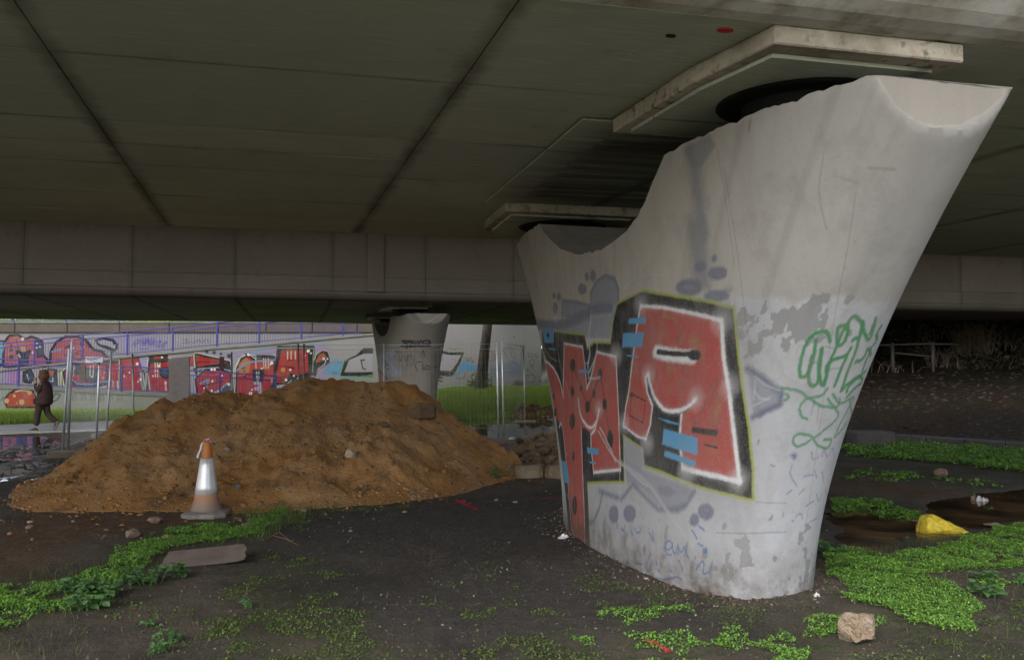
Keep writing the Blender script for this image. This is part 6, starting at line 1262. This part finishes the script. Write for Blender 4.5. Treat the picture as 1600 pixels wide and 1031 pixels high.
for py, x0, x1 in ((559.4, 137, 158), (561.4, 137, 152)):
    p, q_ = atY(x0, py, YS), atY(x1, py, YS); mb.box(p[0], q_[0], YS-.0145, YS-.0125, p[2]-.008, p[2]+.008)
mb.build('printed_lines', simple('sign_print', (.06, .08, .22), .6), T, T.location)
# ------------------------------------------------------------------ walking person
def skin(name, V, E, R, mat, parent, sub=2, root=0):
    me = bpy.data.meshes.new(name); me.from_pydata(V, E, []); o = bpy.data.objects.new(name, me); COL.objects.link(o)
    o.modifiers.new('s', 'SKIN'); s = o.modifiers.new('d', 'SUBSURF'); s.levels = sub; s.render_levels = sub
    for i, r in enumerate(R): me.skin_vertices[0].data[i].radius = (r, r) if not isinstance(r, tuple) else r
    me.skin_vertices[0].data[root].use_root = True
    dg = bpy.context.evaluated_depsgraph_get(); m2 = bpy.data.meshes.new_from_object(o.evaluated_get(dg)); bpy.data.objects.remove(o); m2.name = name
    m2.materials.clear(); m2.materials.append(mat); m2.polygons.foreach_set('use_smooth', np.ones(len(m2.polygons), bool)); return link(name, m2, parent)
pz = -.062; pp = atZ(64, 672.5, pz); T = thing('person', 'person in dark brown coat with curly hair walking left on the path, hand at face', 'person', (pp[0], pp[1], pz))
sk = .585*pp[1]/F*92/.585/1.60     # metres per modelled metre
T.scale = (sk, sk, sk)
M_skin = simple('skin', (.46, .27, .19), .6); M_coat = simple('coat_cloth', (.075, .046, .042), .9, .15, 0, 'Object', [(9, .4, .7, (.045, .028, .026), .8)], [(30, .006)]); M_trs = simple('trousers_cloth', (.060, .047, .040), .9, .15, 0, 'Object', [(9, .4, .7, (.045, .034, .03), .8)])
M_hair = simple('curly_hair', (.12, .058, .032), .7, .3, 0, 'Object', [(24, .4, .65, (.24, .115, .065), .8)], [(40, .02)]); M_shoe = simple('shoe', (.05, .04, .035), .6); M_sole = simple('sole', (.30, .27, .24), .8); M_bk = simple('black_leather', (.014, .013, .014), .5)
V = [(.05, 0, .78), (.06, 0, .98), (.07, 0, 1.18), (.035, 0, 1.33), (.01, 0, 1.40), (-.005, 0, 1.49), (-.005, 0, 1.55),
     (-.01, -.085, .72), (-.06, -.09, .42), (-.095, -.09, .10), (.07, .085, .72), (.13, .09, .43), (.40, .09, .20),
     (.06, -.17, 1.24), (.02, -.22, 1.02), (-.09, -.15, 1.20), (-.105, -.10, 1.34),
     (.06, .17, 1.24), (.03, .21, 1.00), (-.13, .15, .86)]
E = [(0, 1), (1, 2), (2, 3), (3, 4), (4, 5), (5, 6), (0, 7), (7, 8), (8, 9), (0, 10), (10, 11), (11, 12), (2, 13), (13, 14), (14, 15), (15, 16), (2, 17), (17, 18), (18, 19)]
R = [.13, .12, .13, .06, .055, .088, .07, .085, .062, .042, .085, .062, .042, .055, .043, .036, .026, .055, .043, .03]
skin('body', V, E, R, M_skin, T)
# face: nose, brow and chin towards the left
mb = MB().loft([(-.088, 0, 1.43, .012, .022), (-.098, 0, 1.455, .014, .02), (-.112, 0, 1.468, .014, .014), (-.098, 0, 1.50, .010, .010)], 8); mb.build('nose', M_skin, T, None, True)
mb = MB()
for y in (-.032, .032): mb.loft([(-.088, y, 1.503, .006, .009), (-.091, y, 1.509, .006, .009)], 8)
mb.build('eyes', M_bk, T); MB().loft([(-.088, 0, 1.422, .008, .022), (-.090, 0, 1.430, .008, .02)], 8).build('mouth', simple('lips', (.25, .08, .07), .5), T)
# trousers
V = [(.05, 0, .80), (-.005, -.085, .70), (-.055, -.09, .42), (-.085, -.09, .12), (.07, .085, .70), (.13, .09, .43), (.385, .09, .215)]; E = [(0, 1), (1, 2), (2, 3), (0, 4), (4, 5), (5, 6)]
skin('trousers', V, E, [.15, .108, .088, .078, .105, .085, .066], M_trs, T)
# coat with sleeves, flaring to the hip
mb = MB().loft([(.065, 0, .70, .175, .205), (.075, 0, .74, .205, .225), (.085, 0, .90, .20, .215), (.09, 0, 1.06, .185, .205), (.09, 0, 1.18, .165, .20), (.075, 0, 1.27, .13, .19), (.05, 0, 1.33, .095, .13), (.03, 0, 1.37, .08, .085), (.02, 0, 1.40, .075, .075)], 22); mb.build('coat', M_coat, T, None, True)
skin('sleeve', [(.07, -.16, 1.26), (.03, -.22, 1.03), (-.075, -.16, 1.18), (-.095, -.115, 1.28)], [(0, 1), (1, 2), (2, 3)], [.085, .072, .058, .05], M_coat, T); skin('sleeve', [(.07, .16, 1.26), (.04, .21, 1.01), (-.11, .16, .88)], [(0, 1), (1, 2)], [.085, .072, .055], M_coat, T)
def hand(p, d, up):
    p, d, up = Vector(p), Vector(d).normalized(), Vector(up).normalized(); s = d.cross(up).normalized(); mb = MB()
    mb.tube([p-d*.02, p+d*.03, p+d*.07], [.022, .032, .028], 8)
    for k, l in enumerate((.055, .066, .062, .048)):
        o = (k-1.5)*.015; b = p+d*.068+s*o; mb.tube([b, b+d*l*.55, b+d*l*.85+up*l*.35], [.009, .0085, .006], 6)
    b = p+d*.02+s*.03; mb.tube([b, b+d*.025+s*.018, b+d*.05+s*.016+up*.012], [.011, .009, .007], 6); return mb
hand((-.105, -.105, 1.30), (-.1, .25, 1), (-.6, .5, .2)).build('hand', M_skin, T, None, True); hand((-.125, .155, .865), (-.5, 0, -.9), (-.6, -.3, .1)).build('hand', M_skin, T, None, True)
# hair: a curly mass
r = np.random.default_rng(5); bm = bmesh.new(); bmesh.ops.create_icosphere(bm, subdivisions=4, radius=1)
for v in bm.verts:
    p = np.array(v.co); nz = .16*float(fbm(np.array([p[0]*3.2+p[2]*2]), np.array([p[1]*3.2+p[2]]), 9, 3)[0]); f = 1+nz; q = p*f*np.array([.14, .145, .165]); q[0] += .045; q[2] += 1.49
    if p[0] < -.45 and p[2] < .55: q[0] = max(q[0], -.045)
    v.co = q
bm.normal_update(); me = bpy.data.meshes.new('hair'); bm.to_mesh(me); bm.free(); me.materials.append(M_hair); me.polygons.foreach_set('use_smooth', np.ones(len(me.polygons), bool)); link('hair', me, T)
for (hx, hz, y, ang) in ((-.095, 0, -.09, 0), (.40, .145, .09, -1.05)):
    mb = MB().loft([(0, 0, .0, .05, .042), (-.04, 0, 0.0, .05, .04)], 8) if False else MB()
    rings = [(.055, .03, .045, .05), (.03, .036, .075, .055), (-.03, .040, .085, .05), (-.09, .044, .055, .03), (-.14, .042, .042, .02), (-.175, .028, .03, .012)]
    V = []; Fc = []; n_ = 10
    for x, ry, h, _ in rings:
        for k in range(n_): t = 2*math.pi*k/n_; V.append((x, ry*math.cos(t), h/2+h/2*math.sin(t)))
    for i in range(len(rings)-1):
        for k in range(n_): Fc.append((i*n_+k, i*n_+(k+1) % n_, (i+1)*n_+(k+1) % n_, (i+1)*n_+k))
    Fc += [tuple(range(n_)), tuple((len(rings)-1)*n_+k for k in range(n_))[::-1]]
    o = mb.add(V, Fc).build('shoe', M_shoe, T, None, True); o.location = (hx, y, hz); o.rotation_euler = (0, ang, 0)
    s = MB().prism([(.06, -.032), (-.06, -.045), (-.15, -.042), (-.18, -.015), (-.18, .015), (-.15, .042), (-.06, .045), (.06, .032)], -.004, .014).build('sole', M_sole, o)
MB().bbox(-.125, -.105, -.115, -.055, 1.385, 1.42, .006).build('phone', M_bk, T)
bag = MB().bbox(-.21, -.03, -.10, .10, .72, .86, .04).build('bag', M_bk, T); MB().tube([(-.12, -.12, .86), (-.10, -.2, 1.0), (.0, -.2, 1.26), (.05, -.1, 1.37)], .009, 6).build('bag_strap', simple('strap', (.35, .33, .31), .7), T)
# ------------------------------------------------------------------ low green plants
def cover_mat(name, a, b, d):
    N = NB(name); g = N.n('ShaderNodeNewGeometry'); c = N.mix(g.outputs['Random Per Island'], a, b); c = N.mix(N.ramp(N.noise(N.coord('world'), 2.2, 4), .42, .64, 0, .7), c, d); return translucent(N.done(c, .5, .35), .25)
M_cov = cover_mat('chickweed_leaf', (.085, .215, .028), (.24, .43, .07), (.15, .30, .06)); M_cov2 = cover_mat('thin_weed_leaf', (.06, .10, .02), (.15, .22, .05), (.09, .13, .04))
M_net = cover_mat('nettle_leaf', (.07, .155, .045), (.13, .245, .085), (.085, .175, .065))
LEAF = np.array([(-.5, 0, 0), (-.2, -.36, .06), (.25, -.34, .05), (.55, 0, -.03), (.25, .34, .05), (-.2, .36, .06)])
LF = np.array([[0, 1, 2, 3], [0, 3, 4, 5]])
def leafmesh(P, S, tilt=.5):
    n = len(P); a = RNG.uniform(0, 6.283, n); tx, ty = RNG.normal(0, tilt, n), RNG.normal(0, tilt, n); L = LEAF[None]*S[:, None, None]
    X = L[..., 0]; Y = L[..., 1]; Z = L[..., 2]+X*tx[:, None]+Y*ty[:, None]; ca, sa = np.cos(a)[:, None], np.sin(a)[:, None]
    V = np.stack([X*ca-Y*sa, X*sa+Y*ca, Z], -1)+P[:, None]; Fc = (np.arange(n)*6)[:, None, None]+LF[None]; return V.reshape(-1, 3), Fc.reshape(-1, 4)
def cover(patches, mat, label, seed):
    PP_, SS_ = [], []
    for P, dens, size, hgt, rag, thr in patches:
        q = scatter(g2(P), dens, rag, seed, 2.2); x, y = q[:, 0], q[:, 1]
        cl = fbm(x*5, y*5, seed+7, 3); k = cl > thr; x, y, cl = x[k], y[k], cl[k]
        h = hgt*(.35+.65*sstep(thr, thr+.7, cl)*(.6+.8*sstep(-.3, .5, fbm(x*1.4, y*1.4, seed+3)))); z = gz(x, y)+.004+h*RNG.random(len(x))**.55
        PP_.append(np.stack([x, y, z], -1)); SS_.append(size*RNG.uniform(.45, 1.5, len(x)))
    V, Fc = leafmesh(np.concatenate(PP_), np.concatenate(SS_)); o = link('ground_cover', mesh_data('ground_cover', V, Fc, mat)); tag(o, label, 'ground cover', None, 'stuff')
cover([([(1280, 868), (1330, 862), (1398, 872), (1412, 860), (1445, 858), (1500, 843), (1560, 830), (1600, 822), (1690, 822), (1690, 900), (1600, 890), (1530, 893), (1482, 905), (1472, 925), (1508, 950), (1500, 985), (1420, 980), (1400, 960), (1330, 948), (1290, 922)], 14500, .0105, .055, .16, -.34),
       ([(1540, 895), (1700, 895), (1700, 915), (1560, 918)], 3600, .016, .03, .12, -.1), ([(1520, 905), (1575, 905), (1570, 950), (1510, 940)], 4200, .017, .03, .1, 0),
       ([(1240, 972), (1300, 962), (1330, 960), (1400, 975), (1380, 990), (1300, 1000), (1240, 1000)], 11000, .0105, .045, .10, -.2), ([(1215, 985), (1262, 1000), (1250, 1050), (1170, 1050)], 12000, .0105, .045, .10, -.3),
       ([(930, 958), (1010, 955), (1040, 975), (960, 985)], 8000, .010, .03, .12, .0), ([(930, 1000), (1080, 985), (1150, 1010), (1150, 1060), (900, 1060)], 9000, .0105, .035, .14, -.02), ([(1070, 955), (1160, 975), (1180, 1040), (1090, 1000)], 7000, .010, .03, .14, .05)], M_cov, 'bright green chickweed spreading over the soil right of the big pier', 501)
cover([([(1318, 700), (1400, 697), (1480, 704), (1600, 706), (1700, 708), (1700, 744), (1600, 740), (1520, 731), (1440, 722), (1330, 714)], 2100, .030, .15, .16, -.40), ([(1335, 735), (1450, 738), (1440, 756), (1325, 752)], 1000, .030, .05, .15, -.02), ([(1450, 745), (1600, 760), (1600, 768), (1450, 757)], 600, .03, .05, .15, .1)], M_cov, 'band of taller green plants along the dark kerb at the right', 511)
cover([([(1294, 782), (1345, 780), (1400, 791), (1436, 800), (1428, 808), (1380, 804), (1300, 797)], 7000, .016, .06, .06, -.3)], M_cov, 'narrow strip of green plants at the edge of the muddy puddle', 521)
cover([([(-60, 930), (60, 914), (100, 905), (165, 882), (205, 858), (238, 838), (330, 826), (385, 826), (420, 806), (445, 792), (452, 800), (420, 826), (388, 845), (350, 852), (250, 856), (246, 884), (200, 905), (182, 925), (150, 955), (60, 962), (0, 985), (-60, 1000)], 10500, .012, .06, .16, -.30)], M_cov, 'band of green chickweed in front of the mound at the left', 531)
cover([([(380, 870), (480, 870), (560, 900), (560, 980), (520, 1050), (350, 1050), (330, 960)], 5200, .0095, .015, .25, .08), ([(150, 960), (330, 930), (340, 1050), (160, 1050)], 1500, .0135, .02, .2, .14), ([(560, 900), (900, 860), (900, 1050), (560, 1050)], 900, .011, .012, .25, .18), ([(720, 960), (920, 940), (940, 1050), (740, 1050)], 4200, .0095, .015, .25, .08), ([(1340, 990), (1700, 930), (1700, 1060), (1300, 1060)], 4400, .010, .02, .25, .08), ([(440, 800), (620, 780), (640, 795), (460, 830)], 1500, .015, .03, .1, .05), ([(890, 890), (1200, 950), (1200, 990), (880, 960)], 3600, .009, .012, .25, .10), ([(1310, 730), (1600, 765), (1600, 800), (1310, 775)], 260, .02, .02, .3, .22)], M_cov2, 'sparse tiny weeds dotted over the dark soil', 541)
# grass wisps
def wisps(P, dens, h, w, label, s): blades('grass', scatter(g2(P), dens, .12, s, 2), h, w, M_wisp, label, .9)
M_wisp = cover_mat('grass_wisp', (.045, .085, .015), (.10, .15, .035), (.09, .11, .04)); M_straw = cover_mat('dead_straw', (.13, .10, .06), (.26, .21, .14), (.17, .13, .09))
wisps([(-60, 965), (140, 955), (170, 1060), (-60, 1060)], 330, .07, .0032, 'wispy thin grass in the lower left corner', 3); wisps([(380, 800), (440, 788), (470, 815), (400, 845)], 900, .10, .005, 'short grass where the mound meets the green band', 4); wisps([(470, 792), (530, 782), (540, 792), (480, 800)], 900, .08, .005, 'grass fringe at the front foot of the mound', 5); wisps([(1480, 930), (1620, 920), (1620, 1050), (1420, 1050)], 110, .10, .0032, 'sparse long grass at the lower right corner', 6); wisps([(230, 930), (340, 940), (330, 1040), (180, 1040)], 170, .065, .0032, 'thin grass around the nettles in the left foreground', 7)
q = scatter(g2([(880, 880), (920, 905), (1050, 945), (1180, 962), (1290, 950), (1280, 935), (1180, 945), (1050, 932), (940, 895)]), 900, .08, 19); blades('straw', q, .03, .004, M_straw, 'dry reddish moss and straw at the foot of the big pier', 3.)
q = scatter(g2([(-40, 960), (480, 850), (900, 800), (1200, 950), (1560, 950), (1560, 1060), (-40, 1060)]), 110, .2, 9); o = blades('straw', q, .045, .0026, M_straw, 'dead straw and twigs lying on the soil', 3.2)
wisps([(1290, 868), (1600, 825), (1690, 890), (1500, 980), (1300, 945)], 260, .09, .0032, 'grass blades among the chickweed right of the pier', 9); wisps([(0, 920), (240, 840), (400, 815), (380, 850), (180, 925), (0, 985)], 260, .085, .0032, 'grass blades among the chickweed at the left', 10)
# larger leafy weeds, leaf by leaf
def leaf_obj_mesh(L, W):
    V = [(0, 0, 0), (L*.25, -W*.42, .10*L), (L*.55, -W*.46, .11*L), (L*.8, -W*.26, .06*L), (L, 0, -.06*L), (L*.8, W*.26, .06*L), (L*.55, W*.46, .11*L), (L*.25, W*.42, .10*L), (L*.3, 0, .04*L), (L*.62, 0, .03*L)]
    return mesh_data('leaf', V, [(0, 1, 8), (1, 2, 9, 8), (2, 3, 9), (3, 4, 9), (4, 5, 9), (5, 6, 9), (6, 7, 8, 9), (7, 0, 8)], M_net)
LM = leaf_obj_mesh(.066, .056); LMs = leaf_obj_mesh(.040, .028)
def weed(px, py, nst, spread, h, label, big=True, seed=0):
    p = onground(px, py); r = np.random.default_rng(seed+int(px)); T = thing('leafy_weed', label, 'weed', tuple(p), 0, 'leafy weeds'); mb = MB(); L = []
    for s in range(nst):
        a = r.uniform(0, 6.283); d = spread*r.random()**.6; b = np.array([math.cos(a)*d*.5, math.sin(a)*d*.5, 0]); t = np.array([math.cos(a)*d, math.sin(a)*d, h*r.uniform(.6, 1.1)]); mb.tube([b, (b+t)/2+np.array([0, 0, .02]), t], [.0035, .003, .002], 4)
        for lv, sc in ((1.0, .75), (.72, 1.0), (.42, 1.05)):
            c = b+(t-b)*lv
            for k in range(3 if lv == 1. else 2): L.append((c, r.uniform(0, 6.283), r.uniform(-.35, .45), sc*r.uniform(.75, 1.2)))
    mb.build('stems', M_net, T)
    for c, a, ti, sc in L: o = link('leaf', LM if big else LMs, T, tuple(c), (r.uniform(-.4, .4), -ti, a)); o.scale = (sc, sc, sc)
weed(236, 912, 14, .17, .12, 'dark green nettle clump in front of the broken board, left of a smaller one'); weed(284, 902, 6, .09, .10, 'small nettle plant at the right of the nettle clump below the board')
weed(160, 934, 14, .17, .13, 'leafy green nettle clump at the front edge of the left green band'); weed(136, 952, 9, .13, .10, 'low nettle plant nearest the camera in the left green band'); weed(118, 930, 10, .15, .12, 'nettle plant left of the tallest clump in the left green band')
weed(386, 948, 5, .06, .05, 'tiny pale weed alone on the bare soil right of the board', False); weed(262, 1004, 8, .10, .08, 'bushy small weed near the bottom edge at the left', False); weed(240, 1022, 6, .09, .06, 'low weed at the bottom edge beside the bushy one', False); weed(236, 978, 4, .06, .05, 'two small leaves weed above the bushy weed at the left', False)
weed(1548, 932, 8, .13, .09, 'broad leaved weed at the right edge of the chickweed', True); weed(1536, 906, 6, .09, .07, 'smaller broad leaved weed above the other at the right', True); weed(1594, 915, 5, .08, .09, 'pale jagged weed at the right border on dark soil', False)
weed(572, 782, 8, .13, .12, 'small bright tuft at the front foot of the mound', True); weed(775, 752, 12, .28, .22, 'dark green clump growing against the broken kerb', True); weed(712, 750, 5, .10, .10, 'little yellow green weed on the right toe of the mound', False); weed(1548, 800, 4, .07, .06, 'tiny weed near the muddy water right of the yellow bag', False); weed(1302, 868, 7, .12, .10, 'leafy weed against the right foot of the big pier', True)
# a few dead twigs
M_twig = simple('twig', (.16, .11, .075), .9)
for k, (a, b, c) in enumerate((((410, 846), (436, 838), (462, 852)), ((425, 838), (445, 848), (470, 855)), ((1470, 862), (1490, 868), (1500, 880)), ((380, 940), (388, 925), (393, 915)))):
    P = [onground(*p)+np.array([0, 0, .012+.03*(j == 1)]) for j, p in enumerate((a, b, c))]; o = MB().tube(P, [.004, .0045, .002], 5).build('twig', M_twig); tag(o, ['bent dead twig on the soil right of the board', 'second dead twig crossing the bent one', 'dead stalk lying in the chickweed below the yellow bag', 'short twig standing in bare soil'][k], 'twig', 'dead twigs')
